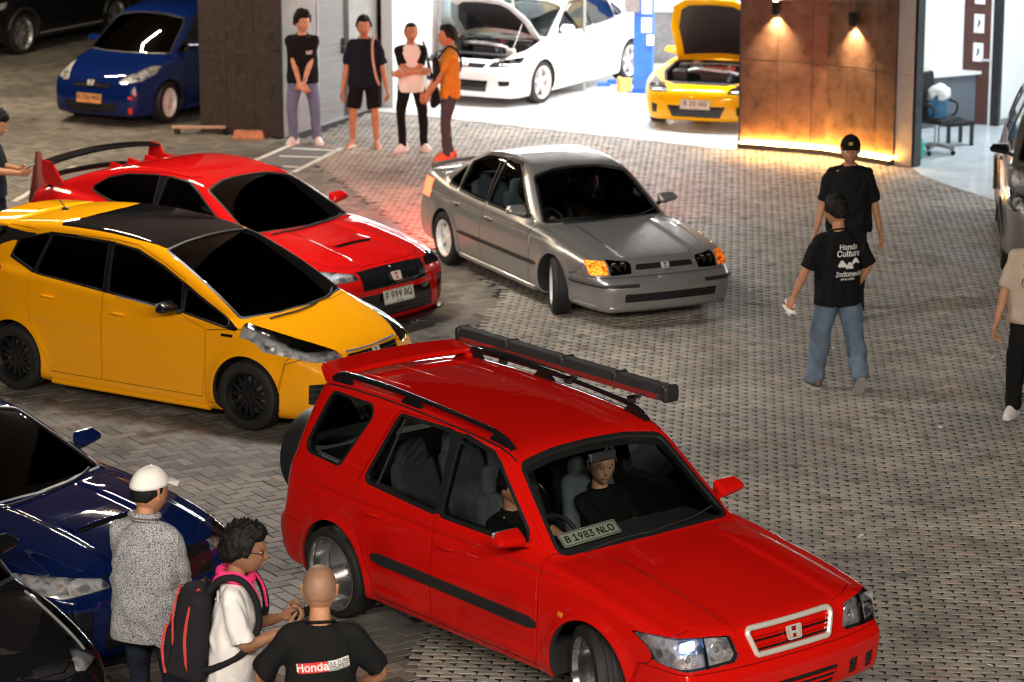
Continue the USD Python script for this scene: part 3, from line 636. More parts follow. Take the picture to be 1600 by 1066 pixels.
# ---------------------------------------------------------------- car bodies: one smooth implicit shape per car, cut into real panels
def smax(a, b, k):
    h = np.maximum(k - np.abs(a - b), 0) / k
    return np.maximum(a, b) + h * h * k * .25
def smin(a, b, k): return -smax(-a, -b, k)
def sstep(x, a, b):
    t = np.clip((x - a) / (b - a), 0, 1); return t * t * (3 - 2 * t)
GS = .014
class Profile:
    """signed distance to a closed outline in the x-z plane, smooth"""
    def __init__(self, pts, r=.01, curve=True, blur=1.0):
        P = np.array(pts, float)
        for _ in range(4 if curve else 0):      # quadratic B-spline by corner cutting
            Q = np.roll(P, -1, 0); P = np.stack([.75 * P + .25 * Q, .25 * P + .75 * Q], 1).reshape(-1, 2)
        g = rnd(Polygon(P), r)
        if g.geom_type != 'Polygon': g = max(g.geoms, key=lambda q: q.area)
        C = np.array(g.exterior.coords)[:-1]
        self.x0, self.z0 = -2.75, -.35
        X = self.x0 + GS * np.arange(int(5.5 / GS)); Z = self.z0 + GS * np.arange(int(2.35 / GS))
        XX, ZZ = np.meshgrid(X, Z, indexing='ij'); Q = np.stack([XX.ravel(), ZZ.ravel()], 1)
        from scipy.spatial import cKDTree
        D = np.array(shapely.segmentize(g.exterior, .004).coords)
        d = cKDTree(D).query(Q)[0]
        s = shapely.contains_xy(g, Q[:, 0], Q[:, 1])
        d = np.where(s, -d, d).reshape(XX.shape)
        d = gaussian_filter(d, blur)
        self.c = spline_filter(d, order=3)
    def __call__(self, x, z):
        sh = np.shape(x)
        q = np.stack([(np.ravel(x) - self.x0) / GS, (np.ravel(z) - self.z0) / GS])
        return map_coordinates(self.c, q, order=3, prefilter=False, mode='nearest').reshape(sh)

def surface_net(F, n, o, h, level):
    """closed triangle mesh of F = level on the grid values F"""
    G = F - level
    sg = G < 0
    nx, ny, nz = G.shape
    cs = [(i, j, k) for i in (0, 1) for j in (0, 1) for k in (0, 1)]
    cnt = sum(sg[i:nx - 1 + i, j:ny - 1 + j, k:nz - 1 + k].astype(np.int8) for i, j, k in cs)
    act = (cnt > 0) & (cnt < 8)
    idx = np.full(act.shape, -1); A = np.argwhere(act); idx[act] = np.arange(len(A))
    acc = np.zeros((len(A), 3)); num = np.zeros(len(A))
    for a, b in [(p, q) for p in cs for q in cs if sum(abs(x - y) for x, y in zip(p, q)) == 1 and p < q]:
        ga = G[A[:, 0] + a[0], A[:, 1] + a[1], A[:, 2] + a[2]]; gb = G[A[:, 0] + b[0], A[:, 1] + b[1], A[:, 2] + b[2]]
        cr = (ga < 0) != (gb < 0)
        t = np.where(cr, ga / np.where(cr, ga - gb, 1), 0)
        acc += np.where(cr[:, None], np.array(a) + t[:, None] * (np.array(b) - np.array(a)), 0); num += cr
    V = (A + acc / num[:, None]) * h + np.array(o)
    Fc = []
    for ax in range(3):
        s0 = [slice(None)] * 3; s1 = [slice(None)] * 3; s0[ax] = slice(0, -1); s1[ax] = slice(1, None)
        a, b = sg[tuple(s0)], sg[tuple(s1)]
        E = np.argwhere(a != b)
        u, v = (ax + 1) % 3, (ax + 2) % 3
        ok = (E[:, u] > 0) & (E[:, v] > 0) & (E[:, u] < G.shape[u] - 1) & (E[:, v] < G.shape[v] - 1)
        E = E[ok]; flip = ~a[tuple(E.T)]
        def cell(du, dv):
            C = E.copy(); C[:, u] -= du; C[:, v] -= dv; return idx[tuple(C.T)]
        q = np.stack([cell(1, 1), cell(0, 1), cell(0, 0), cell(1, 0)], 1)
        q[flip] = q[flip][:, ::-1]
        Fc += [q[:, [0, 1, 2]], q[:, [0, 2, 3]]]
    return V, np.vstack(Fc)

def prism(poly, o, u, v, n, d0, d1):
    """outline (shapely or points) in the frame o + a u + b v, swept from d0 to d1 along n, as a Manifold"""
    if not isinstance(poly, shapely.Geometry): poly = Polygon(poly).buffer(0)
    m = extrude(poly, d1 - d0); m.apply_translation([0, 0, d0])
    u, v, n = (np.array(q, float) / np.linalg.norm(q) for q in (u, v, n))
    M = np.eye(4); M[:3, 0], M[:3, 1], M[:3, 2], M[:3, 3] = u, v, n, o
    m.apply_transform(M)
    m.merge_vertices()
    if m.volume < 0: m.invert()
    return man(m)
def side(poly, s, y0=.30, y1=1.3):
    """x-z outline through the side s (-1 right, 1 left)"""
    return prism(poly, (0, 0, 0), (1, 0, 0), (0, 0, 1), (0, s, 0), y0, y1)
def front(poly, x0=.9, x1=3.0): return prism(poly, (0, 0, 0), (0, 1, 0), (0, 0, 1), (1, 0, 0), x0, x1)
def rear(poly, x0=.9, x1=3.0): return prism(poly, (0, 0, 0), (0, 1, 0), (0, 0, 1), (-1, 0, 0), x0, x1)
def top(poly, z0=.5, z1=2.2): return prism(poly, (0, 0, 0), (1, 0, 0), (0, 1, 0), (0, 0, 1), z0, z1)
def oblique(poly, s, ang, d0=.5, d1=3.2):
    """seen from in front and s to the side: outline (a across towards the outside, z), direction turned ang degrees from straight ahead"""
    a = math.radians(ang)
    return prism(poly, (0, 0, 0), (-math.sin(a), s * math.cos(a), 0), (0, 0, 1), (math.cos(a), s * math.sin(a), 0), d0, d1)
def mirrored(pts): return [(x, y) for x, y in pts] + [(x, -y) for x, y in reversed(pts)]
def ymir(pts): return [(y, z) for y, z in pts] + [(-y, z) for y, z in reversed(pts)]

class Car:
    def __init__(self, spec, path, h=.024):
        self.s = spec; self.path = path; self.h = h
        self.low = Profile(spec['low'], spec.get('rlow', .012)); self.green = Profile(spec['green'], spec.get('rgreen', .02))
        self.W = PchipInterpolator(*zip(*sorted(spec['W']))); self.I = PchipInterpolator(*zip(*sorted(spec['inset'])))
        self.gw = PchipInterpolator(*zip(*sorted(spec['gw']))); self.gx = PchipInterpolator(*zip(*sorted(spec['gx'])))
        x0, x1 = spec['xr']; zt = spec['ztop']; yh = spec['yh']
        ny = int(yh / h) + 2
        X = np.arange(x0 - .08, x1 + .08 + h, h); Y = (np.arange(2 * ny + 1) - ny) * h; Z = np.arange(.02, zt + .06, h)
        XX, YY, ZZ = np.meshgrid(X, Y[ny:], Z, indexing='ij')
        H = self.f(XX, YY, ZZ); Fg = np.concatenate([H[:, :0:-1], H], 1)
        self.grid, self.o = Fg, (X[0], Y[0], Z[0])
        self.M = {}
        arches = []
        for wx in spec['wheels']:
            for s in (-1, 1):
                c_ = Manifold.cylinder(1.0, spec['arch'], spec['arch'], 64).rotate([90, 0, 0])
                arches.append(c_.translate([wx, 1.52 if s > 0 else -.52, spec['archz']]))
        self.arch = Manifold.batch_boolean(arches, m3.OpType.Add)
        for L in (0, -.012, -.05):
            v, fc = surface_net(Fg, None, self.o, h, L)
            v = self.project(v, L)
            m = Manifold(MMesh(v.astype(np.float32), fc.astype(np.uint32)))
            if m.volume() < 0: m = Manifold(MMesh(v.astype(np.float32), fc[:, ::-1].astype(np.uint32)))
            if m.is_empty() or str(m.status()).split('.')[-1] != 'NoError':
                print('CAR MESH', path, L, m.status(), len(v))
            self.M[L] = m
        bot = Manifold.cube([8, 4, 1], True).translate([0, 0, spec['zmin'] - .5])
        self.skin = self.M[0] - self.M[-.012] - self.arch - bot
        cab = self.M[-.05] ^ (Manifold.cube([spec['cabin'][1] - spec['cabin'][0], 3, 2], True).translate([(spec['cabin'][0] + spec['cabin'][1]) / 2, 0, spec.get('floor', .32) + 1]))
        self.core = self.M[-.012] - self.arch.scale([1, 1.0, 1]) - bot - cab
    def f(self, x, y, z):
        s = self.s; ay = np.sqrt(y * y + 1e-6)
        fr = sstep(x, .2, 1.6); rr = sstep(-x, .4, 1.8)
        bow = ay ** 2 * s['bow'][0] + ay ** 4 * s['bow'][1]
        bowr = ay ** 2 * s['bowr'][0] + ay ** 4 * s['bowr'][1]
        zz = z + s.get('crown', .05) * ay ** 2 * sstep(z, .45, .75)
        if 'crease' in s: zz = zz - s['crease'](x, ay, z)
        d1 = self.low(x + fr * bow - rr * bowr, zz)
        w = self.W(np.clip(x, -2.6, 2.6)) - self.I(np.clip(z, 0, 1.6))
        for wx in s['wheels']:
            r = np.hypot(x - wx, z - s['archz'])
            w = w + s.get('flare', .02) * np.exp(-((r - s['arch']) / s.get('flarew', .06)) ** 2) * sstep(z, .1, .25) * (1 - sstep(z, .72, .9))
        if 'sidefn' in s: w = w + s['sidefn'](x, z)
        d2 = ay - w
        L = smax(d1, d2, s.get('rs', .07))
        bg = s.get('bowg', (.10, .06))
        xg = x + np.where(x > -.3, bg[0], 0) * ay ** 2 * sstep(x, -.3, .6) - bg[1] * ay ** 2 * sstep(-x, .5, 1.4)
        d3 = self.green(xg, z + s.get('roofcrown', .05) * ay ** 2)
        gw = self.gw(np.clip(z, 0, 2)) - self.gx(np.clip(x, -2.6, 2.6))
        d4 = (ay - gw) * .96
        G = smax(d3, d4, s.get('rg', .09))
        return smin(L, G, s.get('rj', .035))
    def grad(self, v):
        e = .002
        g = np.stack([self.f(*(v + d).T) - self.f(*(v - d).T) for d in e * np.eye(3)], 1) / (2 * e)
        return g
    def project(self, v, L):
        for _ in range(2):
            g = self.grad(v); d = self.f(*v.T) - L
            st = d[:, None] * g / np.maximum((g * g).sum(1), .3)[:, None]
            n = np.linalg.norm(st, axis=1, keepdims=True); st *= np.minimum(1, self.h * .6 / np.maximum(n, 1e-9))
            v = v - st
        return v
    def emit(self, name, M, mat, parent=None, level=0, T=None):
        m = tm(M) if isinstance(M, Manifold) else M
        if len(m.faces) == 0: print('EMPTY PART', self.path, name); return None
        m = trimesh.graph.smooth_shade(trimesh.Trimesh(m.vertices, m.faces, process=False), angle=np.radians(32), facet_minarea=None)
        v, fc = np.array(m.vertices), np.array(m.faces)
        n = np.zeros_like(v); fn = np.cross(v[fc[:, 1]] - v[fc[:, 0]], v[fc[:, 2]] - v[fc[:, 0]])
        for k in range(3): np.add.at(n, fc[:, k], fn)
        n /= np.maximum(np.linalg.norm(n, axis=1, keepdims=True), 1e-12)
        near = np.abs(self.f(*v.T) - level) < .004
        if near.any():
            g = self.grad(v[near]); g /= np.maximum(np.linalg.norm(g, axis=1, keepdims=True), 1e-9)
            dt = (g * n[near]).sum(1)
            nn = n[near]; nn[dt > .75] = g[dt > .75]; n[near] = nn
        if T is not None: v = v @ T[:3, :3].T + T[:3, 3]; n = n @ T[:3, :3].T
        return put_raw(name, v, fc, n, mat, parent or self.path)
    def sheet(self, level, pr, out=0.0):
        """the open sheet of the surface at the level inside the prism"""
        m = tm(self.M[level] ^ pr)
        c_ = m.triangles_center
        keep = np.abs(self.f(*c_.T) - level) < .006
        g = self.grad(c_); keep &= (g * m.face_normals).sum(1) > .2 * np.linalg.norm(g, axis=1)
        k = trimesh.Trimesh(m.vertices, m.faces[keep], process=False); k.remove_unreferenced_vertices()
        if out and len(k.vertices): g = self.grad(k.vertices); k.vertices = k.vertices + out * g / np.maximum(np.linalg.norm(g, axis=1, keepdims=True), 1e-9)
        return k
    # --- cutting
    def window(self, name, pr, glass, trim=None, tw=None, parent=None):
        pth = self.emit(name, self.sheet(-.012, pr), glass, level=-.012, parent=parent)
        if trim is not None:
            ring = (self.skin ^ trim) - pr
            self.emit(tw or 'window_seal', ring, 'seal', parent=pth)
            self.skin = self.skin - trim
        self.skin = self.skin - pr; self.core = self.core - pr
    def panel(self, name, poly, fn, mat, gap=.0035, **k):
        g = rnd(poly, .012) if not isinstance(poly, shapely.Geometry) else poly
        p = self.skin ^ fn(g.buffer(-gap), **k)
        self.skin = self.skin - fn(g.buffer(gap), **k)
        return self.emit(name, p, mat)
    def cut(self, name, pr, mat, parent=None):
        """piece of the outer skin in another material"""
        p = self.skin ^ pr; self.skin = self.skin - pr
        return self.emit(name, p, mat, parent=parent)
    def hole(self, pr):
        self.skin = self.skin - pr
    def pit(self, pr):
        """a deeper opening: skin and what lies behind it down to 5 cm"""
        self.skin = self.skin - pr; self.core = self.core - (pr - self.M[-.05])
    def lamp(self, name, pr, lens='lens', bowl='lamp_bowl', shallow=False):
        pth = self.emit(name, self.sheet(0, pr), lens)
        if shallow:
            self.emit('reflector', self.sheet(-.012, pr, .004), bowl, parent=pth, level=-.008); self.skin = self.skin - pr; return pth
        self.pit(pr)
        self.emit('reflector', self.sheet(-.05, pr, .006), bowl, parent=pth, level=-.044)
        return pth
    def finish(self, paint_, name='body'):
        self.emit(name, self.skin, paint_)
        self.emit('underbody', self.core, 'interior_dark', level=-.012)
    def surf(self, x=None, y=None, z=None, n=(0, 0, 1)):
        """point of the outer surface on the line through the given two coordinates, from outside along -n"""
        p = np.array([x or 0, y or 0, z or 0], float); n = np.array(n, float)
        lo, hi = 2.6, -2.6
        for k in (260, 24, 16):
            t = np.linspace(lo, hi, k); q = p + t[:, None] * n
            f = self.f(*q.T); i = max(1, int(np.argmax(f < 0)))
            lo, hi = t[i - 1], t[i]
        w = f[i - 1] / (f[i - 1] - f[i]) if f[i - 1] != f[i] else .5
        return p + (lo + (hi - lo) * w) * n
    def normal(self, p):
        g = self.grad(np.array(p, float)[None])[0]; return g / np.linalg.norm(g)
    def frame(self, p, up=(0, 0, 1)):
        n = self.normal(p); r = np.cross(up, n); r /= np.linalg.norm(r); return r, np.cross(n, r), n

# ---------------------------------------------------------------- car pieces
def wheel(car, loc, R, rim, width, style, alloy, steer=0, outer=1, camber=0.0, tyre='rubber', calliper=None):
    """outer: -1 when the face looks to the car's right"""
    p = numbered(car + '/wheel')
    x = UsdGeom.Xform.Define(stage, p)
    x.AddTranslateOp().Set(Gf.Vec3d(*map(float, loc)))
    x.AddRotateZOp().Set(math.degrees(steer) + (180 if outer < 0 else 0))
    x.AddRotateXOp().Set(camber)
    w = width / 2      # face looks along +y
    put('tyre', lathe([(rim - .012, -w * .85), (rim + .006, -w), (R - .035, -w * 1.04), (R - .008, -w * .9), (R, -w * .6)] +
        sum([[(R, y - .007), (R - .009, y - .005), (R - .009, y + .005), (R, y + .007)] for y in (-w * .35, 0, w * .35)], []) +
        [(R, w * .6), (R - .008, w * .9), (R - .035, w * 1.04), (rim + .006, w), (rim - .012, w * .85)], 56, 'y'), tyre, p, 40)
    dish = {'dish': -.03, 'deep': -.065}.get(style, w * .55)
    lip = [(rim - .03, -w * .9), (rim - .02, dish - .02), (rim - .022, dish), (rim - .03, w * .55), (rim - .018, w * .8), (rim - .01, w * .97), (rim + .004, w * .99), (rim + .006, w * .9)]
    put('rim', lathe(lip, 56, 'y'), 'polished_alloy' if style in ('deep', 'dish') else alloy, p, 40)
    pieces = []
    if style == 'deep':       # polished smooth disc with small holes
        prof = [(.0, dish + .012), (.045, dish + .012), (.05, dish), (rim * .55, dish - .004), (rim * .9, dish + .008), (rim - .02, dish + .03)]
        put('face', lathe(prof, 56, 'y'), 'polished_alloy', p, 40)
        for k in range(5):
            a = k * 2 * PI / 5
            pieces.append(cyl((.06 * math.cos(a), dish, .06 * math.sin(a)), (.06 * math.cos(a), dish + .012, .06 * math.sin(a)), .011, 8))
        put('wheel_nuts', pieces, 'engine_metal', p)
    else:
        n, wi, wo, split = {'five': (5, .050, .065, 0), 'six': (6, .040, .055, 0), 'dish': (7, .03, .03, 0), 'ten': (10, .016, .042, 0), 'mesh': (14, .016, .020, 0), 'multi': (7, .03, .03, .05)}[style]
        yf = w * .62 if style != 'ten' else w * .7
        for k in range(n):
            for sp in ((-split, split) if split else (0,)):
                a = k * 2 * PI / n + PI / 2
                r0, r1 = .045, rim - .012
                poly = [(r0, -wi / 2 + sp * .2), (r1, -wo / 2 + sp), (r1, wo / 2 + sp), (r0, wi / 2 + sp * .2)]
                q = extrude(rnd(poly, .006), .03)
                q.apply_transform(np.array([[1, 0, 0, 0], [0, 0, 1, yf - .03], [0, -1, 0, 0], [0, 0, 0, 1.0]]))
                v = q.vertices; v[:, 1] -= .02 * (v[:, 0] / rim - .3); q.vertices = v
                pieces.append(moved(q, ry=-a))
        pieces.append(lathe([(0, yf + .006), (.028, yf + .006), (.032, yf - .004), (.062, yf - .006), (.066, yf - .04)], 28, 'y'))
        put('spokes', pieces, alloy, p, 30)
        put('brake_disc', lathe([(.05, -.01), (.06, 0), (rim * .72, 0), (rim * .72, -.02)], 40, 'y'), 'engine_metal', p, 30)
        if calliper: put('calliper', rbox(.10, .05, .16, .02, (rim * .62, .01, .02)), calliper, p)
        put('back_plate', lathe([(0, -.05), (rim - .03, -.05)], 32, 'y'), 'interior_dark', p, False)
    return p

PLATE_N = [0]
def plate(parent, o, u, v, n, text, w=.43, h=.135, base='plate_white', small=None, gap=.2):
    """a number plate centred at o, u to the reader's right, v up, n towards the reader"""
    b = extrude(rnd(sbox(-w / 2, -h / 2, w / 2, h / 2), .012), .004)
    p = put('number_plate', basis(b, o, u, v, n), base, parent, False)
    t = meshkit.text_mesh(text, h * .46, .002, bold=True)
    t.apply_translation([-t.bounds[:, 0].mean(), -h * .23 + (h * .09 if small else 0), .0045])
    sc = min(1, (w * .90) / (t.bounds[1, 0] - t.bounds[0, 0])); t.vertices[:, 0] *= sc
    put('plate_lettering', basis(t, o, u, v, n), 'plate_black', p, False)
    rim_ = rnd(sbox(-w / 2 + .006, -h / 2 + .006, w / 2 - .006, h / 2 - .006), .01)
    put('plate_border', basis(moved(extrude(rim_.difference(rim_.buffer(-.004)), .0015), (0, 0, .0042)), o, u, v, n), 'plate_black', p, False)
    if small:
        t = meshkit.text_mesh(small, h * .13, .002); t.apply_translation([-t.bounds[:, 0].mean(), -h * .40, .0045])
        put('plate_date', basis(t, o, u, v, n), 'plate_black', p, False)
    return p
def h_badge(parent, o, u, v, n, s, mat_='badge_silver', back=None):
    """the rounded-square badge with an H"""
    fr = rnd([(-.5, -.4), (.5, -.4), (.58, .4), (-.58, .4)], .12); fr2 = fr.buffer(-.085)
    H = shapely.union_all([Polygon([(-.34, -.3), (-.17, -.3), (-.22, .36), (-.46, .36)]), Polygon([(.34, -.3), (.17, -.3), (.22, .36), (.46, .36)]), sbox(-.25, -.08, .25, .06)])
    g = fr.difference(fr2).union(H)
    p = put('badge', basis(moved(extrude(shapely.affinity.scale(g, s, s, origin=(0, 0)), .010), (0, 0, .002)), o, u, v, n), mat_, parent, False)
    if back: put('badge_back', basis(extrude(shapely.affinity.scale(fr, s, s, origin=(0, 0)), .004), o, u, v, n), back, p, False)
    return p
def mirror_unit(C, x, z, s, mat_, w=.19, h=.12, cap=None, base=None):
    """door mirror on side s, root on the door at x, z"""
    r = C.surf(x, 0, z, (0, s, 0)); y = r[1]
    body = hull([(x - .03, y + s * .07, z + .045, .035), (x + .02, y + s * .07, z + .045, .04), (x - .03, y + s * (.07 + w * .75), z + .055, .03), (x + .02, y + s * (.07 + w * .72), z + .06, .032),
                 (x - .03, y + s * .06, z + .045 + h * .35, .025), (x - .02, y + s * (.06 + w * .7), z + .05 + h * .35, .022)], 14)
    p = put('door_mirror', body, mat_, C.path, 50)
    put('mirror_stalk', hull([(x, y - s * .01, z, .02), (x + .03, y - s * .01, z, .02), (x, y + s * .09, z + .035, .018)], 10), base or mat_, p, 40)
    put('mirror_glass', rbox(.012, w * .78, h * .62, .005, (x - .062, y + s * (.07 + w * .37), z + .065)), 'chrome', p)
    return p
def handle(C, x, z, s, mat_, L=.15):
    r = C.surf(x, 0, z, (0, s, 0)); u, v, n = C.frame(r)
    pts = [(-L / 2, 0, .004), (-L * .35, 0, .026), (0, 0, .032), (L * .35, 0, .026), (L / 2, 0, .004)]
    m = tube(crom(pts, 4), .011, 8); return put('door_handle', basis(m, r, u, v, n), mat_, C.path, 50)
def wiper(C, pts, mat_='black_plastic', lift=.012):
    """a wiper over the windscreen through (x, y) points"""
    P = []
    for x, y in crom(pts, 6):
        q = C.surf(x, y, 0, (0, 0, 1)); P.append(q + C.normal(q) * lift)
    return put('wiper', tube(P, .008, 6), mat_, C.path, 50)
def strip_on(C, pts_xz, s, hw, th, name, mat_, n=24):
    """a moulding along the side through (x, z) points, half height hw, thickness th"""
    P = np.array(pts_xz, float); t = np.linspace(0, 1, n)
    L = np.r_[0, np.cumsum(np.hypot(*np.diff(P, axis=0).T))]; L /= L[-1]
    X, Z = np.interp(t, L, P[:, 0]), np.interp(t, L, P[:, 1])
    V = []
    for i, (x, z) in enumerate(zip(X, Z)):
        e = 1 - max(0, abs(t[i] - .5) - .485) / .015 * .5
        for dz, k in ((-hw * e, 0), (-hw * e * .8, 1), (hw * e * .8, 1), (hw * e, 0)):
            q = C.surf(x, 0, z + dz, (0, s, 0)); V.append(q + np.array([0, s * (th * k - .002 * (1 - k)), 0]))
    V = np.array(V); Fc = []
    for i in range(n - 1):
        for j in range(3):
            a = i * 4 + j; Fc += [(a, a + 4, a + 5), (a, a + 5, a + 1)] if s > 0 else [(a, a + 5, a + 4), (a, a + 1, a + 5)]
    for a in (0, (n - 1) * 4): Fc += [(a, a + 1, a + 2), (a, a + 2, a + 3)]
    return put(name, trimesh.Trimesh(V, np.array(Fc), process=False), mat_, C.path, 30)
def seats(C, xs, ys, z0=.42, mat_='seat_cloth', tilt=.25, head=.66, wide=.24):
    for x in xs:
        for y in ys:
            cu = hull([(x + .25, y - wide + .05, z0, .06), (x + .25, y + wide - .05, z0, .06), (x - .22, y - wide + .05, z0 - .03, .07), (x - .22, y + wide - .05, z0 - .03, .07)], 12)
            bk = hull([(x - .24, y - wide + .05, z0 + .05, .07), (x - .24, y + wide - .05, z0 + .05, .07), (x - .24 - tilt * .55, y - wide + .09, z0 + .52, .06), (x - .24 - tilt * .55, y + wide - .09, z0 + .52, .06)], 12)
            hx = x - .25 - tilt * head
            hd = hull([(hx, y - .09, z0 + head, .055), (hx, y + .09, z0 + head, .055), (hx - .02, y - .07, z0 + head + .10, .05), (hx - .02, y + .07, z0 + head + .10, .05)], 12)
            p = put('seat', [cu, bk], mat_, C.path, 45); put('headrest', hd, mat_, p, 45)
def dash(C, x0, x1, z, hw, rhd_y=-.36, mat_='dash_grey'):
    d = hull([(x1, -hw, z, .05), (x1, hw, z, .05), (x0, -hw, z - .03, .07), (x0, hw, z - .03, .07), (x0 + .05, -hw, z - .25, .05), (x0 + .05, hw, z - .25, .05)], 12)
    p = put('dashboard', d, mat_, C.path, 45)
    a = np.linspace(0, 2 * PI, 33)[:-1]
    ring = np.stack([np.zeros(33), .185 * np.cos(np.linspace(0, 2 * PI, 33)), .185 * np.sin(np.linspace(0, 2 * PI, 33))], 1)
    m = cat_meshes([tube(ring, .015, 8, cap=False), rbox(.04, .14, .10, .02), rbox(.02, .34, .03, .01)])
    put('steering_wheel', moved(m, (x0 - .12, rhd_y, z - .05), ry=-.45), 'black_plastic', C.path, 40)
def inner_mirror(C, x, y, z):
    p = put('rear_view_mirror', rbox(.03, .22, .065, .02, (x, y, z)), 'black_plastic', C.path, 40)
    put('mirror_glass', rbox(.006, .20, .05, .002, (x - .017, y, z)), 'chrome', p)
    put('mirror_stem', tube([(x, y, z), (x + .05, y, z + .07)], .008, 6), 'black_plastic', p)

def std_car(P, spec, PT, k):
    """windows, lamps, panels, wheels and fittings of a hatchback or saloon from its drawing k"""
    C = Car(spec, P, k.get('h', .026))
    sd = k.get('sides', (-1, 1)); G = k.get('glass', 'dark_glass')
    w = rnd(mirrored(k['ws']), .04)
    C.window('windscreen', top(w, k.get('wsz', .75)), k.get('wsglass', G), top(w.buffer(k.get('wst', .022)), k.get('wsz', .75)))
    for s in (-1, 1):
        allw = None
        for nm, pl in k['win']:
            g = rnd(pl, .025); C.window(nm, side(g, s), G, side(g.buffer(k.get('wt', .02)), s))
        for pl in k.get('pillar', ()):
            C.cut('door_pillar_trim', side(rnd(pl, .01), s), 'gloss_black')
    if 'rw' in k: g = rnd(ymir(k['rw']), .04); C.window('rear_window', rear(g, .6), G, rear(g.buffer(.02), .6))
    if 'rwtop' in k: g = rnd(mirrored(k['rwtop']), .04); C.window('rear_window', top(g, .8), G, top(g.buffer(.02), .8))
    for pl, m_, nm in k.get('topcut', ()): C.cut(nm, top(rnd(mirrored(pl), .03), .9), m_)
    for nm, pl, lens, x0 in k['lamps']:
        for s in (-1, 1):
            lp = C.lamp(nm, front(rnd([(s * y, z) for y, z in pl], .012), x0), lens, k.get('bowl', 'lamp_bowl'), k.get('shallow', False))
            cy, cz = np.array(Polygon(pl).centroid.coords)[0]; ex = Polygon(pl).bounds
            nb = k.get('bulbs', 2)
            for b in range(nb):
                yy = cy + (b - (nb - 1) / 2) * (ex[2] - ex[0]) * .9 / max(nb, 1) * .8
                if not Polygon(pl).buffer(-.01).contains(shapely.Point(yy, cz)): continue
                o = C.surf(0, s * yy, cz, (1, 0, 0)); rr = min(.06, (ex[3] - ex[1]) * .30)
                put('lamp_bowl', moved(lathe([(.008, -.03), (rr * .6, -.022), (rr, .0), (rr + .005, -.004)], 20, 'x'), o - np.array([.03, 0, 0])), 'lamp_bowl', lp, 40)
                put('bulb', moved(trimesh.creation.icosphere(1, rr * .3), o - np.array([.04, 0, 0])), 'lens', lp, True)
    for nm, pl, m_, x0 in k.get('frontcut', ()):
        for s in (-1, 1): C.cut(nm, front(rnd([(s * y, z) for y, z in pl], .01), x0), m_)
    for nm, pl, x0 in k.get('frontlit', ()):
        pass
    for nm, pl, m_, bars in k.get('grilles', ()):
        for s in ((0,) if min(y for y, z in pl) <= 0 else (-1, 1)):
            g = rnd(ymir([q for q in pl if q[0] > 0]) if s == 0 else [(s * y, z) for y, z in pl], .012)
            pth = C.emit(nm, C.sheet(-.012, front(g, 1.2), .003), m_, level=-.009); C.hole(front(g, 1.2))
            b = g.bounds
            for j in range(bars):
                z = b[1] + (b[3] - b[1]) * (j + 1) / (bars + 1)
                line = LineString([(b[0] - .1, z), (b[2] + .1, z)]).intersection(g.buffer(-.004))
                if line.is_empty or line.geom_type != 'LineString': continue
                y0, y1 = line.coords[0][0], line.coords[-1][0]
                put('bar', tube([C.surf(0, y, z, (1, 0, 0)) - np.array([.008, 0, 0]) for y in np.linspace(y0, y1, max(5, int((y1 - y0) / .08)))], .006, 5), k.get('barmat', 'black_plastic'), pth, 50)
    for nm, pl, m_ in k.get('tails', ()):
        for s in (-1, 1): C.cut(nm, rear(rnd([(s * y, z) for y, z in pl], .015), k.get('tailx', 1.2)), m_)
    bn = rnd(mirrored(k['bonnet']), .03)
    if 'open' in k:
        ang, hx, hz = k['open']; T = trimesh.transformations.rotation_matrix(-ang, [0, 1, 0], [hx, 0, hz])
        bp = (C.M[0] - C.M[-.012]) ^ top(bn.buffer(-.004), .5)
        C.emit('bonnet', bp, PT, T=T)
        inner = C.sheet(-.012, top(bn.buffer(-.12), .5)); inner.apply_translation([0, 0, -.012])
        inner.apply_transform(T); put('bonnet_lining', inner, 'engine_black', P, 40)
        C.hole(top(bn.buffer(.004), .5)); C.core = C.core - top(bn.buffer(-.03), .36)
        x0, y0, x1, y1 = bn.bounds; zz = hz - .06
        random.seed(5)
        e = [('engine_block', rbox(.42, .5, .30, .04, (x0 + .35, .05, zz - .17)), 'engine_black'), ('cam_cover', rbox(.20, .46, .07, .03, (x0 + .36, .05, zz + .005)), k.get('cam', 'engine_black')),
             ('radiator_panel', rbox(.14, 1.15, .03, .01, (x1 - .13, 0, zz - .10)), 'engine_black'), ('battery', rbox(.17, .24, .19, .015, (x0 + .22, .48, zz - .09)), 'engine_black'),
             ('air_box', rbox(.26, .22, .2, .03, (x0 + .5, -.46, zz - .09)), 'engine_black'), ('intake_pipe', tube(crom([(x0 + .5, -.35, zz - .02), (x0 + .58, -.15, zz + .02), (x0 + .56, .2, zz), (x0 + .45, .33, zz - .05)], 6), .04, 10), 'engine_metal'),
             ('strut_bar', tube([(x0 + .12, -.58, zz + .03), (x0 + .14, 0, zz + .05), (x0 + .12, .58, zz + .03)], .016, 8), 'engine_metal'), ('coolant_tank', rbox(.10, .14, .14, .03, (x0 + .62, .5, zz - .09)), 'plate_white'),
             ('hose', tube(crom([(x1 - .2, .35, zz - .08), (x0 + .7, .30, zz - .02), (x0 + .5, .2, zz - .04)], 6), .025, 8), 'rubber'), ('oil_cap', cyl((x0 + .36, .2, zz + .04), (x0 + .36, .2, zz + .06), .035), k.get('cap', 'red_plastic')),
             ('fuse_box', rbox(.16, .12, .1, .01, (x0 + .2, -.5, zz - .02)), 'engine_black'), ('brake_servo', moved(lathe([(0, .05), (.09, .05), (.11, 0), (.09, -.05)], 20, 'x'), (x0 + .06, -.35, zz - .02)), 'engine_metal')]
        for nm, m_, mm in e: put(nm, m_, mm, P, 40)
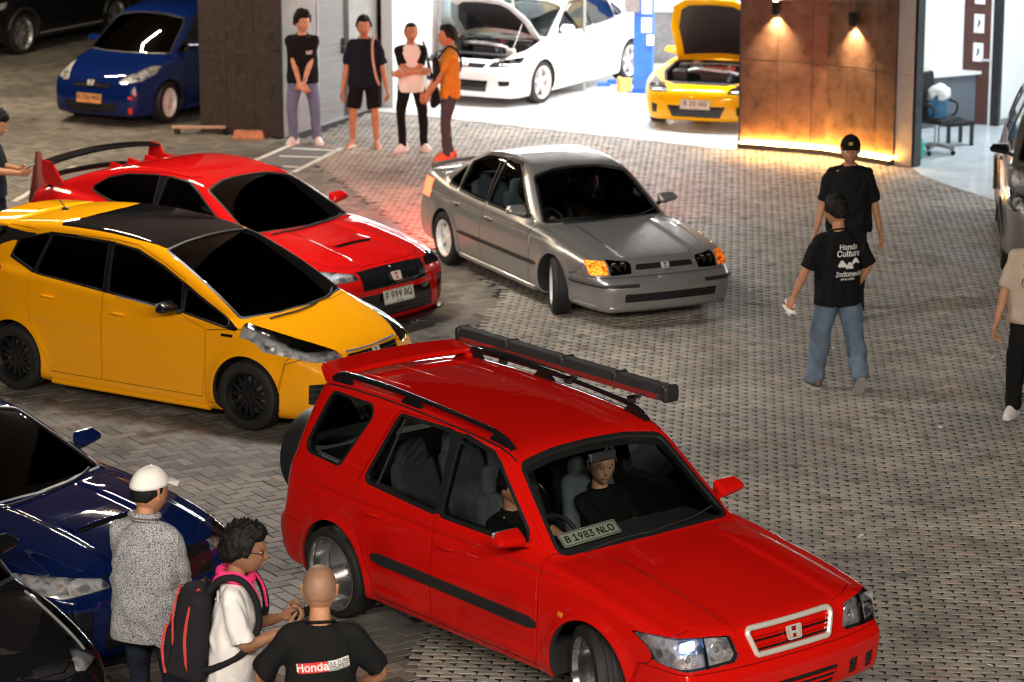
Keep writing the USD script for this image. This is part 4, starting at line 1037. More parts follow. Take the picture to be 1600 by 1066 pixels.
        put('bonnet_stay', tube([(x1 - .25, y1 - .1, zz - .03), tuple((T @ np.array([x1 - .45, y1 - .12, hz - .03, 1]))[:3])], .007, 6), 'engine_metal', P)
    else:
        C.panel('bonnet', bn, top, PT, z0=.45, z1=1.3)
    for s in (-1, 1):
        for nm, pl in k['doors']: C.panel(nm, pl, side, PT, s=s, y0=.42)
    C.panel('front_bumper', k['fb'], lambda g: side(g, 1, -1.3, 1.3), PT)
    if 'fw' in k:
        for s in (-1, 1): C.panel('front_wing', k['fw'], side, PT, s=s, y0=.4)
    C.panel('rear_bumper', k['rb'], lambda g: side(g, 1, -1.3, 1.3), PT)
    if 'tg' in k: C.panel('tailgate', ymir(k['tg']), rear, PT, x0=1.2)
    if 'boot' in k: C.panel('boot_lid', mirrored(k['boot']), top, PT, z0=.7)
    if 'rf' in k: C.panel('roof', mirrored(k['rf']), top, k.get('rfmat', PT), z0=1.05)
    C.finish(PT)
    for s in (-1, 1):
        m = k['mirror']; mirror_unit(C, m[0], m[1], s, k.get('mirmat', PT), base=k.get('mirbase', 'black_plastic'))
        for x, z in k.get('handles', ()): handle(C, x, z, s, k.get('hmat', PT))
        if 'mould' in k: strip_on(C, k['mould'], s, .022, .012, 'side_moulding', 'black_plastic')
    R, rim, wd, st, al = k['wheel']
    for s in (-1, 1):
        wheel(P, (spec['wheels'][1], s * k['ty'], R), R, rim, wd, st, al, steer=k.get('steer', 0), outer=s, calliper=k.get('cal'))
        wheel(P, (spec['wheels'][0], s * k['ty'], R), R, rim, wd, st, al, outer=s, calliper=k.get('cal'))
    if 'wip' in k:
        for pts in k['wip']: wiper(C, pts)
    if 'badge' in k:
        o = C.surf(0, 0, k['badge'][0], (1, 0, 0)); u, v, n = C.frame(o); h_badge(P, o + n * .006, u, v, n, k['badge'][1], k['badge'][2], k['badge'][3] if len(k['badge']) > 3 else None)
    if 'plate' in k:
        o = C.surf(0, k['plate'][2] if len(k['plate']) > 2 else 0, k['plate'][0], (1, 0, 0)); n = np.array([.985, 0, .17]); u = np.array([0, 1.0, 0]); v = np.cross(n, u)
        plate(P, o + n * .016, u, v, n, k['plate'][1], small='09-28', base=k.get('pbase', 'plate_white'))
    if 'cab' in k:
        x, z = k['cab']; seats(C, (x,), (-.36, .36), z, head=.55); seats(C, (x - .80,), (-.36, .36), z, head=.50)
        dash(C, x + .38, x + .75, z + .36, .55); inner_mirror(C, x + .20, 0, z + .74)
    return C
# ---------------------------------------------------------------- the red SUV in front
def build_suv():
    P = thing('red_suv', 'lowered red SUV with a black roll-up awning on its roof, nearest car in front', 'car', (.375, 17.69, 0), -.892)
    spec = dict(
        low=[(2.02, .22), (2.12, .26), (2.14, .33), (2.15, .46), (2.14, .52), (2.10, .545), (2.085, .60), (2.055, .72), (2.03, .765), (1.94, .795), (1.6, .855), (1.2, .915), (.85, .955), (.6, .985), (.2, .99), (-.6, 1.005), (-1.4, 1.03), (-1.9, 1.045),
             (-2.05, 1.04), (-2.10, 1.0), (-2.12, .75), (-2.14, .62), (-2.22, .58), (-2.235, .48), (-2.22, .30), (-2.12, .22), (-1.2, .2), (0, .2), (1.2, .2)],
        green=[(1.05, .75), (.93, .86), (.80, .965), (.50, 1.205), (.245, 1.41), (.16, 1.47), (.0, 1.505), (-.5, 1.545), (-1.1, 1.57), (-1.6, 1.572), (-1.9, 1.56), (-1.92, 1.53), (-1.98, 1.40), (-2.07, 1.1), (-2.10, .9), (-2.05, .7), (0, .7)],
        W=[(-2.6, .74), (-2.2, .80), (-2.0, .845), (-1.5, .865), (-.5, .872), (.6, .872), (1.2, .868), (1.7, .845), (2.0, .81), (2.2, .75), (2.6, .6)],
        inset=[(0, .06), (.2, .035), (.35, .012), (.5, .0), (.62, .0), (.75, .012), (.88, .032), (1.0, .07), (1.1, .12), (1.6, .2)],
        gw=[(.7, .845), (.9, .825), (1.0, .805), (1.2, .745), (1.4, .68), (1.5, .645), (1.6, .62), (2, .55)],
        gx=[(-2.6, .10), (-2.1, .035), (-1.7, .012), (-1.2, 0), (0, 0), (.4, .015), (.9, .06), (2.6, .2)],
        bow=(.055, .14), bowr=(.03, .05), bowg=(.07, .04), crown=.055, roofcrown=.055, xr=(-2.3, 2.25), ztop=1.62, yh=.93, wheels=(-1.45, 1.2), arch=.365, archz=.315, zmin=.225, cabin=(-1.95, .95), floor=.42,
        flare=.018, flarew=.05, rs=.06, rg=.085, rj=.03,
        crease=lambda x, ay, z: .012 * sstep(x, .7, 1.2) * (sstep(ay, .40, .47) - sstep(ay, .62, .74)) * sstep(z, .6, .75),
        sidefn=lambda x, z: -.012 * np.exp(-((z - .86) / .018) ** 2) * (1 - sstep(x, 1.5, 1.9)) * sstep(x, -2.1, -1.9) + .012 * np.exp(-((z - .30) / .05) ** 2) * sstep(x, -1.05, -.95) * (1 - sstep(x, .75, .85)))
    C = Car(spec, P, .021)
    RED = 'red_paint'
    # windscreen
    wsp = mirrored([(.795, 0), (.785, .3), (.745, .69), (.235, .575), (.205, .3), (.20, 0)])
    C.window('windscreen', top(rnd(wsp, .05), .9), 'clear_glass', top(rnd(wsp, .05).buffer(.028), .9))
    rqw = rnd([(-1.735, 1.475), (-1.215, 1.475), (-1.475, 1.06), (-1.905, 1.075)], .05)
    rdw = rnd([(-.955, 1.475), (-.40, 1.475), (-.375, .985), (-1.16, 1.025)], .03)
    fdw = rnd([(-.315, 1.475), (.02, 1.432), (.12, 1.385), (.50, 1.06), (.53, .985), (-.325, .985)], .03)
    for s in (-1, 1):
        C.window('quarter_window', side(rqw, s), 'clear_glass', side(rqw.buffer(.02), s))
        C.window('rear_door_window', side(rdw, s), 'clear_glass', side(rdw.buffer(.022).union(sbox(-.43, .98, -.32, 1.49)), s))
        C.window('front_door_window', side(fdw, s), 'clear_glass', side(fdw.buffer(.022), s))
    rw = rnd(ymir([(.60, 1.44), (.70, 1.02)]), .06)
    C.window('rear_window', rear(rw), 'clear_glass', rear(rw.buffer(.02)))
    # dark vertical divider of the rear door glass
    for s in (-1, 1):
        a, b = C.surf(-.90, 0, 1.47, (0, s, 0)), C.surf(-1.02, 0, 1.02, (0, s, 0))
        put('window_divider', tube([a, b], .009, 6), 'seal', P)
    # lamps
    hl = rnd([(.43, .735), (.47, .60), (.57, .555), (.80, .555), (.98, .60), (.98, .755), (.62, .765)], .02)
    for s in (-1, 1):
        pl = rnd([(.47, .732), (.43, .605), (.46, .575), (.79, .560), (.84, .582), (.845, .728), (.82, .745), (.60, .745)], .018)
        pr = front(pl if s > 0 else Polygon([(-y, z) for y, z in pl.exterior.coords]), 1.55)
        lp = C.lamp('headlight', pr, 'lens', 'lamp_bowl')
        for (yy, zz, rr, m_) in ((.55, .652, .062, 'lamp_bowl'), (.74, .618, .044, 'lamp_bowl')):
            o = C.surf(0, s * yy, zz, (1, 0, 0)); 
            put('lamp_bowl', moved(lathe([(.008, -.035), (rr * .5, -.028), (rr * .85, -.008), (rr, .004), (rr + .004, 0)], 24, 'x'), o - np.array([.03, 0, 0])), m_, lp, 40)
            put('bulb', moved(trimesh.creation.icosphere(2, .018), o - np.array([.05, 0, 0])), 'lens', lp, True)
        o = C.surf(0, s * .745, .700, (1, 0, 0))
        put('lamp_divider', tube([C.surf(0, s * .648, z_, (1, 0, 0)) - np.array([.012, 0, 0]) for z_ in (.57, .65, .74)], .012, 6), 'gloss_black', lp, 40)
        put('position_lamp', rbox(.03, .11, .06, .014, o - np.array([.018, 0, 0])), 'blue_white_light' if s < 0 else 'chrome', lp, label='lit blue-white position lamp' if s < 0 else None)
    for s in (-1, 1):
        tl = rnd([(.76, 1.48), (.66, 1.48), (.755, .95), (.75, .66), (.92, .66), (.92, 1.0)], .02)
        C.cut('tail_lamp', rear(Polygon([(s * a, b) for a, b in tl.exterior.coords]), 1.97), 'red_lamp')
    # grille: chrome frame, red inner part with bars, badge
    gi = rnd(ymir([(.335, .728), (.285, .598)]), .015); go = gi.buffer(.028)
    ins = C.emit('grille_insert', C.sheet(-.012, front(gi), .003), RED, level=-.009)
    for k in range(4):
        z = .615 + k * .026; q = [C.surf(0, y, z, (1, 0, 0)) - np.array([.004, 0, 0]) for y in np.linspace(-.30 - .01 * k, .30 + .01 * k, 13)]
        put('grille_bar', tube(q, .007, 6), RED if k % 2 else 'gloss_black', ins, 50)
    C.hole(front(gi)); fr = C.cut('grille_frame', front(go), 'chrome')
    q = [C.surf(0, y, zz, (1, 0, 0)) for zz, ys in ((.742, np.linspace(-.35, .35, 15)),) for y in ys]
    ring = [C.surf(0, y, z, (1, 0, 0)) for y, z in np.array(shapely.segmentize(gi.buffer(.014).exterior, .04).coords)]
    put('grille_moulding', tube(ring, .019, 8, False), 'badge_silver', fr, 60)
    o = C.surf(0, 0, .665, (1, 0, 0)); u, v, n = C.frame(o)
    h_badge(P, o + n * .012, u, v, n, .108, 'badge_silver')
    # bumper openings
    for pl in ([(-.34, .41), (.34, .41), (.30, .30), (-.30, .30)],):
        C.emit('lower_grille', C.sheet(-.012, front(rnd(pl, .02)), .003), 'gloss_black', level=-.009); C.hole(front(rnd(pl, .02)))
        for z in (.335, .37): put('lower_grille_bar', tube([C.surf(0, y, z, (1, 0, 0)) - np.array([.006, 0, 0]) for y in np.linspace(-.31, .31, 9)], .008, 6), RED, P)
    for s in (-1, 1):
        for y0, y1 in ((.44, .52), (.60, .68)):
            g = rnd(sbox(min(s * y0, s * y1), .31, max(s * y0, s * y1), .41), .012)
            C.emit('bumper_slot', C.sheet(-.012, front(g), .003), 'gloss_black', level=-.009); C.hole(front(g))
    # panels
    C.panel('bonnet', mirrored([(2.0, 0), (2.0, .40), (1.97, .52), (1.88, .66), (1.6, .725), (1.2, .745), (.81, .735), (.79, 0)]), top, RED, z0=.70, z1=1.3)
    for s in (-1, 1):
        C.panel('front_door', [(-.36, .27), (.70, .27), (.72, .6), (.70, .95), (.55, 1.08), (.18, 1.40), (.06, 1.468), (-.30, 1.505), (-.36, 1.505)], side, RED, s=s, y0=.55)
        C.panel('rear_door', [(-.37, .27), (-.98, .27), (-1.06, .45), (-1.15, .63), (-1.24, .75), (-1.24, 1.0), (-.985, 1.505), (-.37, 1.505)], side, RED, s=s, y0=.55)
    fb = C.panel('front_bumper', [(1.60, .1), (1.60, .40), (1.66, .545), (2.3, .545), (2.3, .1)], lambda g: side(g, 1, -1.3, 1.3), RED)
    for s in (-1, 1):
        C.panel('front_wing', [(.71, .2), (.73, .6), (.71, .96), (1.2, .93), (1.75, .84), (1.9, .78), (1.72, .555), (1.64, .54), (1.5, .2)], side, RED, s=s, y0=.5)
    C.panel('rear_bumper', [(-1.72, .1), (-1.76, .45), (-1.86, .575), (-2.3, .575), (-2.3, .1)], lambda g: side(g, 1, -1.3, 1.3), RED)
    C.panel('tailgate', ymir([(.62, 1.50), (.74, 1.0), (.74, .62)]), rear, RED, x0=1.8)
    C.panel('roof', mirrored([(.17, 0), (.195, .545), (-1.93, .575), (-1.95, 0)]), top, RED, z0=1.38)
    C.finish(RED)
    # mouldings, handles, mirrors
    for s in (-1, 1):
        strip_on(C, [(-1.0, .545), (.72, .53)], s, .040, .014, 'side_moulding', 'black_plastic')
        mirror_unit(C, .52, .98, s, RED, .20, .13)
        handle(C, -.20, .80, s, RED); handle(C, -1.02, .83, s, RED)
    put('side_marker', basis(rbox(.05, .03, .008, .003), *(lambda p: (p, *C.frame(p)))(C.surf(.95, 0, .66, (0, -1, 0)))), 'amber_lamp', P)
    wiper(C, [(.80, -.55), (.79, -.25), (.80, -.02)]); wiper(C, [(.80, -.02), (.76, .35), (.70, .60)])
    # roof rails with feet
    for s in (-1, 1):
        xs = np.linspace(-1.82, .12, 30); pts = []
        for x in xs:
            q = C.surf(x, s * .565, 0, (0, 0, 1)); e = min(1, (x + 1.82) / .12, (.12 - x) / .2)
            pts.append(q + np.array([0, 0, .010 + .045 * e ** .5]))
        r = put('roof_rail', tube(pts, np.clip(.02 + .004 * np.sin(xs * 3), .016, .03), 10), 'gloss_black', P, 60)
        for x in (-1.72, -.95, -.02):
            q = C.surf(x, s * .565, 0, (0, 0, 1)); put('rail_foot', hull([(x - .09, q[1], q[2] - .005, .018), (x + .10, q[1], q[2] - .005, .018), (x - .03, q[1], q[2] + .045, .018), (x + .03, q[1], q[2] + .045, .018)]), 'gloss_black', r, 40)
        put('roof_channel', tube([C.surf(x, s * .605, 0, (0, 0, 1)) for x in np.linspace(-1.9, .2, 30)], .006, 6), 'seal', P, 60)
    for y in (.35, -.05, -.35):
        put('roof_rib', tube([C.surf(x, y, 0, (0, 0, 1)) - np.array([0, 0, .001]) for x in np.linspace(-1.85, -1.25, 14)], .005, 6), RED, P, 60)
    # rear spoiler
    sp = [hull([(-1.76, y, 1.585 + .02 * (1 - (y / .65) ** 2), .022), (-1.95, y * 1.0, 1.61 + .03 * (1 - (y / .65) ** 2), .016)], 10) for y in np.linspace(-.56, .56, 13)]
    put('rear_spoiler', Manifold.batch_boolean([Manifold.batch_hull([sp[i], sp[i + 1]]) for i in range(12)] + [hull([(-1.75, s * .54, 1.55, .03), (-1.94, s * .57, 1.60, .02), (-1.90, s * .57, 1.53, .02)]) for s in (-1, 1)], m3.OpType.Add), RED, P, 45)
    # spare wheel in a black cover
    put('spare_wheel', moved(lathe([(0, .13), (.20, .13), (.30, .125), (.345, .09), (.355, .03), (.345, -.06), (.28, -.08), (0, -.08)], 48, 'y'), (-2.30, -.30, .86), rz=PI / 2), 'black_plastic', P, 40)
    # wheels
    for s in (-1, 1):
        wheel(P, (1.2, s * .775, .318), .318, .255, .20, 'deep', 'polished_alloy', steer=-.42, outer=s)
        wheel(P, (-1.45, s * .785, .318), .318, .255, .21, 'deep', 'polished_alloy', outer=s, camber=-3 * 1)
    # cabin
    seats(C, (.12,), (-.36, .36), .50, head=.60); seats(C, (-.78,), (-.40, 0, .40), .52, head=.56, wide=.21)
    dash(C, .42, .74, .90, .62)
    inner_mirror(C, .30, .02, 1.36)
    # plate standing behind the windscreen, on the right
    put('dashboard_shelf', rbox(.30, 1.2, .02, .008, (.64, 0, .925)), 'dash_grey', P)
    o = C.surf(.685, -.40, 0, (0, 0, 1)); n = C.normal(o); u = np.array([0, 1.0, 0]) - n * n[1]; u /= np.linalg.norm(u); v = np.cross(n, u)
    plate(P, o - n * .034, u, v, n, 'B 1983 NLO', .45, .105, 'plate_aged')
    return C
SUV = build_suv()
def put_awning():
    C = SUV; a = -.892
    R = lambda x, y, z: np.array([.375 + x * math.cos(a) - y * math.sin(a), 17.69 + x * math.sin(a) + y * math.cos(a), z])
    P = thing('roof_awning', 'long black rolled awning case strapped along the far side of the red roof', 'awning', R(-.87, .66, 1.655), a)
    g = rnd([(-.055, -.05), (.055, -.05), (.06, .02), (.03, .055), (-.04, .055), (-.06, .01)], .02)
    m = extrude(g, 2.24); m.apply_transform(np.array([[0, 0, 1, -1.12], [1, 0, 0, 0], [0, 1, 0, 0], [0, 0, 0, 1.0]]))
    m = m.subdivide_to_size(.06); v = m.vertices
    v += .006 * (meshkit.noise(v * 14)[:, None] - .5) * np.array([0, 1, 1]); m.vertices = v
    put('case', m, 'awning_fabric', P, 40)
    for x in (-1.10, 1.10): put('end_cap', rbox(.05, .125, .115, .02, (x, 0, 0)), 'black_plastic', P)
    for x in (-.55, .05, .60): put('strap', rbox(.045, .128, .118, .02, (x, 0, .001)), 'black_plastic', P)
    put('back_rail', bx(-1.05, 1.05, -.075, -.058, -.04, .0), 'polished_alloy', P)
    for x in (-.5, .2, .85):
        put('bracket', [bx(x - .03, x + .03, -.13, -.055, -.062, -.05), bx(x - .03, x + .03, -.13, -.10, -.09, -.05)], 'black_plastic', P)
plain('awning_fabric', (.012, .012, .013), .75, noise=.4, nscale=30, bump=.3, bscale=200)
put_awning()
# ---------------------------------------------------------------- the silver saloon turning in the middle
for nm_, k_ in (('amber_light', 1.0), ('amber_dim', .22)):
    mat(nm_, {'tc': ('texture_coordinate', {}), 'v': ('voronoi_texture', {'scale': 30.0}), 'm': ('map_range', {'from_min': .0, 'from_max': .75, 'to_min': 5.5 * k_, 'to_max': .8 * k_}), 'e': ('emission', {'color': (1.0, .19, .015)})},
        [('tc.object', 'v.vector'), ('v.distance', 'm.value'), ('m.result', 'e.strength')], surface='e.emission')
def build_civic():
    P = thing('silver_saloon', 'silver grey saloon with its front wheels turned and amber indicator lit', 'car', (.57, 29.04, 0), -1.13)
    spec = dict(low=[(2.05, .16), (2.25, .155), (2.30, .19), (2.31, .28), (2.33, .36), (2.335, .42), (2.30, .475), (2.20, .50), (2.17, .55), (2.13, .62), (2.02, .66), (1.7, .715), (1.3, .77), (.95, .81), (.6, .835), (0, .845), (-.8, .86), (-1.4, .90), (-1.75, .935), (-2.0, .945), (-2.09, .93), (-2.12, .80), (-2.12, .62), (-2.17, .55), (-2.19, .42), (-2.15, .24), (-2.0, .17), (-1, .15), (0, .15), (1, .15)],
        green=[(1.35, .62), (1.15, .71), (.93, .80), (.62, 1.015), (.32, 1.21), (.20, 1.265), (0, 1.305), (-.4, 1.335), (-.75, 1.315), (-1.0, 1.255), (-1.35, 1.10), (-1.65, .955), (-1.85, .86), (-1.8, .7), (0, .65)],
        W=[(-2.6, .6), (-2.15, .74), (-1.9, .80), (-1.3, .838), (-.4, .845), (.6, .845), (1.3, .84), (1.8, .80), (2.15, .72), (2.35, .64), (2.6, .5)],
        inset=[(0, .08), (.15, .04), (.3, .01), (.45, 0), (.58, .006), (.7, .028), (.82, .065), (.95, .12), (1.6, .3)],
        gw=[(.6, .80), (.8, .765), (.9, .735), (1.1, .64), (1.28, .545), (1.4, .5), (2, .4)], gx=[(-2.6, .2), (-1.8, .10), (-1.4, .035), (-1, .01), (-.5, 0), (.2, 0), (.6, .02), (1.0, .06), (2.6, .3)],
        bow=(.06, .20), bowr=(.04, .10), bowg=(.12, .10), crown=.04, roofcrown=.05, xr=(-2.25, 2.4), ztop=1.38, yh=.90, wheels=(-1.29, 1.36), arch=.325, archz=.29, zmin=.15, cabin=(-1.4, .9), floor=.3, flare=.016, rs=.07, rg=.09,
        crease=lambda x, ay, z: .014 * sstep(x, .8, 1.2) * (sstep(ay, .36, .44) - sstep(ay, .58, .70)) * sstep(z, .5, .62), sidefn=lambda x, z: -.008 * np.exp(-((z - .72) / .02) ** 2))
    k = dict(glass='clear_glass', ws=[(.925, 0), (.90, .30), (.83, .66), (.30, .51), (.235, .25), (.225, 0)], wsz=.72,
        win=[('rear_door_window', [(-1.06, .855), (-1.02, 1.15), (-.74, 1.262), (-.42, 1.282), (-.37, .842)]), ('rear_quarter_window', [(-1.40, .875), (-1.09, 1.105), (-1.11, .86)]), ('front_door_window', [(-.30, 1.282), (-.02, 1.268), (.16, 1.20), (.58, .885), (.60, .838), (-.31, .842)])],
        pillar=[[(-.42, .845), (-.42, 1.285), (-.28, 1.29), (-.28, .845)]],
        rwtop=[(-1.0, 0), (-1.02, .48), (-1.60, .60), (-1.66, 0)],
        lamps=[('headlight', [(.37, .525), (.355, .61), (.38, .635), (.585, .655), (.585, .515)], 'smoke_lens', 1.4)], bulbs=2, bowl='gloss_black',
        frontcut=[], grilles=[('grille', [(-.3, .6), (.30, .605), (.325, .555), (-.3, .5)], 'gloss_black', 2), ('lower_intake', [(-.4, .3), (.50, .355), (.50, .27), (-.4, .2)], 'gloss_black', 3)],
        tails=[('tail_lamp', [(.44, .83), (.80, .86), (.84, .66), (.46, .66)], 'red_light')], tailx=1.75,
        bonnet=[(2.04, 0), (2.03, .33), (1.97, .36), (1.86, .56), (1.5, .635), (1.1, .68), (.86, .68), (.94, .3), (.955, 0)],
        doors=[('front_door', [(-.345, .22), (.80, .22), (.83, .5), (.80, .80), (.60, .90), (.18, 1.22), (0, 1.30), (-.345, 1.315)]), ('rear_door', [(-.352, .22), (-.88, .22), (-.93, .45), (-1.07, .62), (-1.13, .86), (-1.08, 1.13), (-.76, 1.285), (-.352, 1.315)])],
        fb=[(1.66, .1), (1.70, .42), (1.75, .49), (2.4, .505), (2.4, .1)], fw=[(.81, .2), (.84, .5), (.81, .79), (1.4, .745), (1.95, .64), (1.8, .51), (1.69, .49), (1.6, .2)],
        rb=[(-1.62, .1), (-1.68, .5), (-1.75, .6), (-2.3, .6), (-2.3, .1)], boot=[(-1.70, 0), (-1.68, .62), (-2.05, .66), (-2.07, 0)], rf=[(.19, 0), (.26, .49), (-.95, .50), (-.97, 0)],
        mirror=(.60, .86), handles=[(-.17, .70), (-1.0, .72)], mould=[(-.90, .44), (1.0, .45)], wheel=(.29, .195, .19, 'six', 'white_alloy'), ty=.74, steer=-.38, badge=(.575, .075, 'badge_silver'), cab=(.05, .36),
        wip=[[(.93, -.5), (.96, -.2), (.945, .05)], [(.93, .05), (.90, .35), (.80, .58)]])
    C = std_car(P, spec, 'silver_paint', k)
    # lit amber corner lamps and black bumper strips
    for s in (-1, 1):
        pts = [(y, z) for y in np.linspace(.605, .755, 9) for z in np.linspace(.525, .640, 9)]
        V = []
        for y, z in pts:
            q = C.surf(0, s * y, z + (.0 if y < .7 else .0), (1, 0, 0)); V.append(q + C.normal(q) * .006)
        V = np.array(V); Fc = []
        for i in range(8):
            for j in range(8):
                a = i * 9 + j; Fc += [(a, a + 1, a + 10), (a, a + 10, a + 9)]
        put('indicator_lamp', trimesh.Trimesh(V, np.array(Fc), process=False), 'amber_light' if s < 0 else 'amber_dim', P, True, label='lit amber corner lamp')
        q = [C.surf(0, s * y, .435, (1, 0, 0)) for y in np.linspace(.36, .62, 8)]; q += [C.surf(x, 0, .435, (0, s, 0)) for x in np.linspace(q[-1][0] - .06, 1.72, 5)]
        put('bumper_strip', tube(q, .019, 6), 'black_plastic', P, 50)
        q = [C.surf(0, s * y, .215, (1, 0, 0)) for y in np.linspace(.52, .62, 4)] + [C.surf(x, 0, .215, (0, s, 0)) for x in (2.05, 1.9, 1.75)]
        put('bumper_lip', tube(q, .012, 6), 'silver_paint', P, 50)
        put('side_skirt', tube([C.surf(x, 0, .19, (0, s, 0)) for x in np.linspace(-.88, .95, 14)], .03, 8), 'silver_paint', P, 50)
    for s in (-1, 1):
        L = UsdLux.RectLight.Define(stage, P + '/brake_glow' + ('' if s < 0 else '_001')); L.CreateWidthAttr(.30); L.CreateHeightAttr(.14); L.CreateNormalizeAttr(True); L.CreateIntensityAttr(42.0); L.CreateColorAttr(Gf.Vec3f(1.0, .09, .05))
        UsdGeom.Xformable(L).AddTransformOp().Set(Gf.Matrix4d(0, -1, 0, 0, .6, 0, -.8, 0, .8, 0, .6, 0, -2.22, s * .62, .76, 1))
    put('boot_spoiler', tube(crom([(-1.98, -.66, .95), (-2.02, -.4, .985), (-2.03, 0, .99), (-2.02, .4, .985), (-1.98, .66, .95)], 5), .022, 8), 'silver_paint', P, 50)
    return C
SALOON = build_civic()

# ---------------------------------------------------------------- yellow compact hatchback
def build_fit():
    P = thing('yellow_hatchback', 'orange-yellow five-door hatchback with black roof and black wheels, left of the red SUV', 'car', (-2.825, 24.41, 0), -.56)
    spec = dict(low=[(1.80, .13), (1.95, .14), (2.0, .20), (2.02, .38), (2.02, .52), (1.985, .60), (1.95, .66), (1.88, .72), (1.70, .80), (1.45, .88), (1.2, .945), (.9, .97), (.4, .99), (-.3, 1.04), (-1.0, 1.10), (-1.5, 1.14), (-1.78, 1.13), (-1.86, 1.0), (-1.88, .75), (-1.95, .62), (-1.97, .35), (-1.9, .15), (-1, .12), (0, .12), (1, .12)],
        green=[(1.7, .62), (1.48, .78), (1.22, .945), (.85, 1.16), (.50, 1.325), (.22, 1.425), (-.1, 1.485), (-.5, 1.525), (-.9, 1.535), (-1.3, 1.515), (-1.62, 1.48), (-1.76, 1.42), (-1.86, 1.15), (-1.90, .9), (-1.8, .7), (0, .7)],
        W=[(-2.6, .5), (-1.95, .72), (-1.7, .80), (-1.3, .838), (-.5, .845), (.6, .845), (1.2, .842), (1.6, .80), (1.9, .70), (2.05, .60), (2.6, .4)],
        inset=[(0, .06), (.12, .03), (.25, .004), (.45, 0), (.65, .008), (.8, .02), (.95, .045), (1.1, .075), (1.2, .12), (1.6, .3)],
        gw=[(.7, .83), (.9, .80), (1.05, .765), (1.25, .69), (1.42, .615), (1.55, .57), (2, .4)], gx=[(-2.6, .2), (-1.9, .08), (-1.6, .03), (-1, 0), (.2, 0), (.6, .015), (1.0, .05), (1.4, .10), (2.6, .4)],
        bow=(.10, .30), bowr=(.05, .12), bowg=(.16, .10), crown=.06, roofcrown=.05, xr=(-2.05, 2.1), ztop=1.57, yh=.90, wheels=(-1.36, 1.22), arch=.34, archz=.31, zmin=.12, cabin=(-1.6, 1.1), floor=.3, flare=.02, rs=.08, rg=.07,
        sidefn=lambda x, z: .012 * np.exp(-((z - .17) / .04) ** 2) * sstep(x, -1, -.9) * (1 - sstep(x, .8, .9)) - .010 * np.exp(-((z - (.87 - .03 * x)) / .025) ** 2))
    k = dict(ws=[(1.24, 0), (1.21, .35), (1.10, .70), (.62, .64), (.21, .565), (.19, .3), (.185, 0)], wsz=.85,
        win=[('rear_quarter_window', [(-1.46, 1.20), (-1.40, 1.335), (-1.10, 1.41), (-1.06, 1.41), (-1.17, 1.10)]), ('rear_door_window', [(-1.035, 1.412), (-.40, 1.405), (-.36, 1.022), (-1.14, 1.085)]), ('front_door_window', [(-.34, 1.405), (-.08, 1.372), (.22, 1.28), (.48, 1.165), (.50, .945), (-.30, 1.015)]), ('front_quarter_window', [(.53, .94), (.53, 1.14), (.85, .985), (1.10, .865), (1.08, .852)])], wt=.012,
        pillar=[[(-1.48, 1.18), (-1.42, 1.35), (-1.05, 1.435), (-.4, 1.425), (-.06, 1.39), (.25, 1.29), (.55, 1.155), (.86, 1.0), (1.13, .86), (1.09, .84), (.5, .932), (-.35, 1.005), (-1.17, 1.08)]],
        rw=[(.60, 1.40), (.68, 1.05)], topcut=[([(.175, 0), (.19, .55), (-.1, .575), (-.99, .575), (-.93, .3), (-.92, 0)], 'roof_film', 'roof_panel')],
        lamps=[('headlight', [(.40, .62), (.50, .622), (.70, .640), (.82, .70), (.82, .90), (.71, .905), (.58, .795), (.43, .70)], 'lens', 1.15)], bulbs=0, shallow=True,
        grilles=[('grille', [(-.3, .6), (.36, .655), (.34, .585), (-.3, .6)], 'gloss_black', 1), ('lower_intake', [(-.4, .3), (.42, .42), (.46, .22), (-.4, .2)], 'gloss_black', 3), ('side_vent', [(.50, .47), (.74, .46), (.74, .29), (.52, .27)], 'gloss_black', 3)],
        bonnet=[(1.94, 0), (1.93, .36), (1.82, .55), (1.55, .69), (1.17, .70), (1.255, .35), (1.275, 0)],
        doors=[('front_door', [(-.335, .24), (.76, .24), (.79, .5), (.79, .82), (.50, .925), (.50, 1.2), (.22, 1.32), (-.08, 1.42), (-.335, 1.44)]), ('rear_door', [(-.343, .24), (-.93, .24), (-1.0, .42), (-1.13, .60), (-1.2, .85), (-1.19, 1.1), (-1.06, 1.43), (-.343, 1.44)])],
        fb=[(1.54, .05), (1.56, .40), (1.60, .62), (1.72, .66), (2.1, .62), (2.1, .05)], fw=[(.80, .2), (.80, .82), (1.12, .86), (1.5, .86), (1.75, .76), (1.6, .64), (1.55, .42), (1.5, .2)],
        rb=[(-1.62, .05), (-1.66, .5), (-1.72, .62), (-2.1, .62), (-2.1, .05)], tg=[(.60, 1.44), (.72, 1.1), (.70, .64)],
        mirror=(.48, .93), mirmat='gloss_black', handles=[(-.14, .84), (-.95, .90)], wheel=(.30, .21, .19, 'multi', 'black_alloy'), ty=.745, wip=[[(1.25, -.52), (1.30, -.2), (1.28, .1)], [(1.27, .02), (1.22, .35), (1.12, .55)]], badge=(.625, .085, 'badge_silver'), cab=(.15, .42), tails=[('tail_lamp', [(.62, 1.1), (.75, 1.1), (.78, .75), (.66, .72)], 'red_lamp')], tailx=1.55)
    C = std_car(P, spec, 'yellow_paint', k)
    q = [C.surf(0, y, .672 + .02 * abs(y), (1, 0, 0)) + np.array([.004, 0, 0]) for y in np.linspace(-.36, .36, 13)]
    put('grille_chrome', tube(q, .012, 6), 'chrome', P, 50)
    sp = [hull([(-1.60, y, 1.478 - .04 * (y / .6) ** 2, .02), (-1.92, y * 1.02, 1.475 - .05 * (y / .6) ** 2, .016)], 8) for y in np.linspace(-.58, .58, 11)]
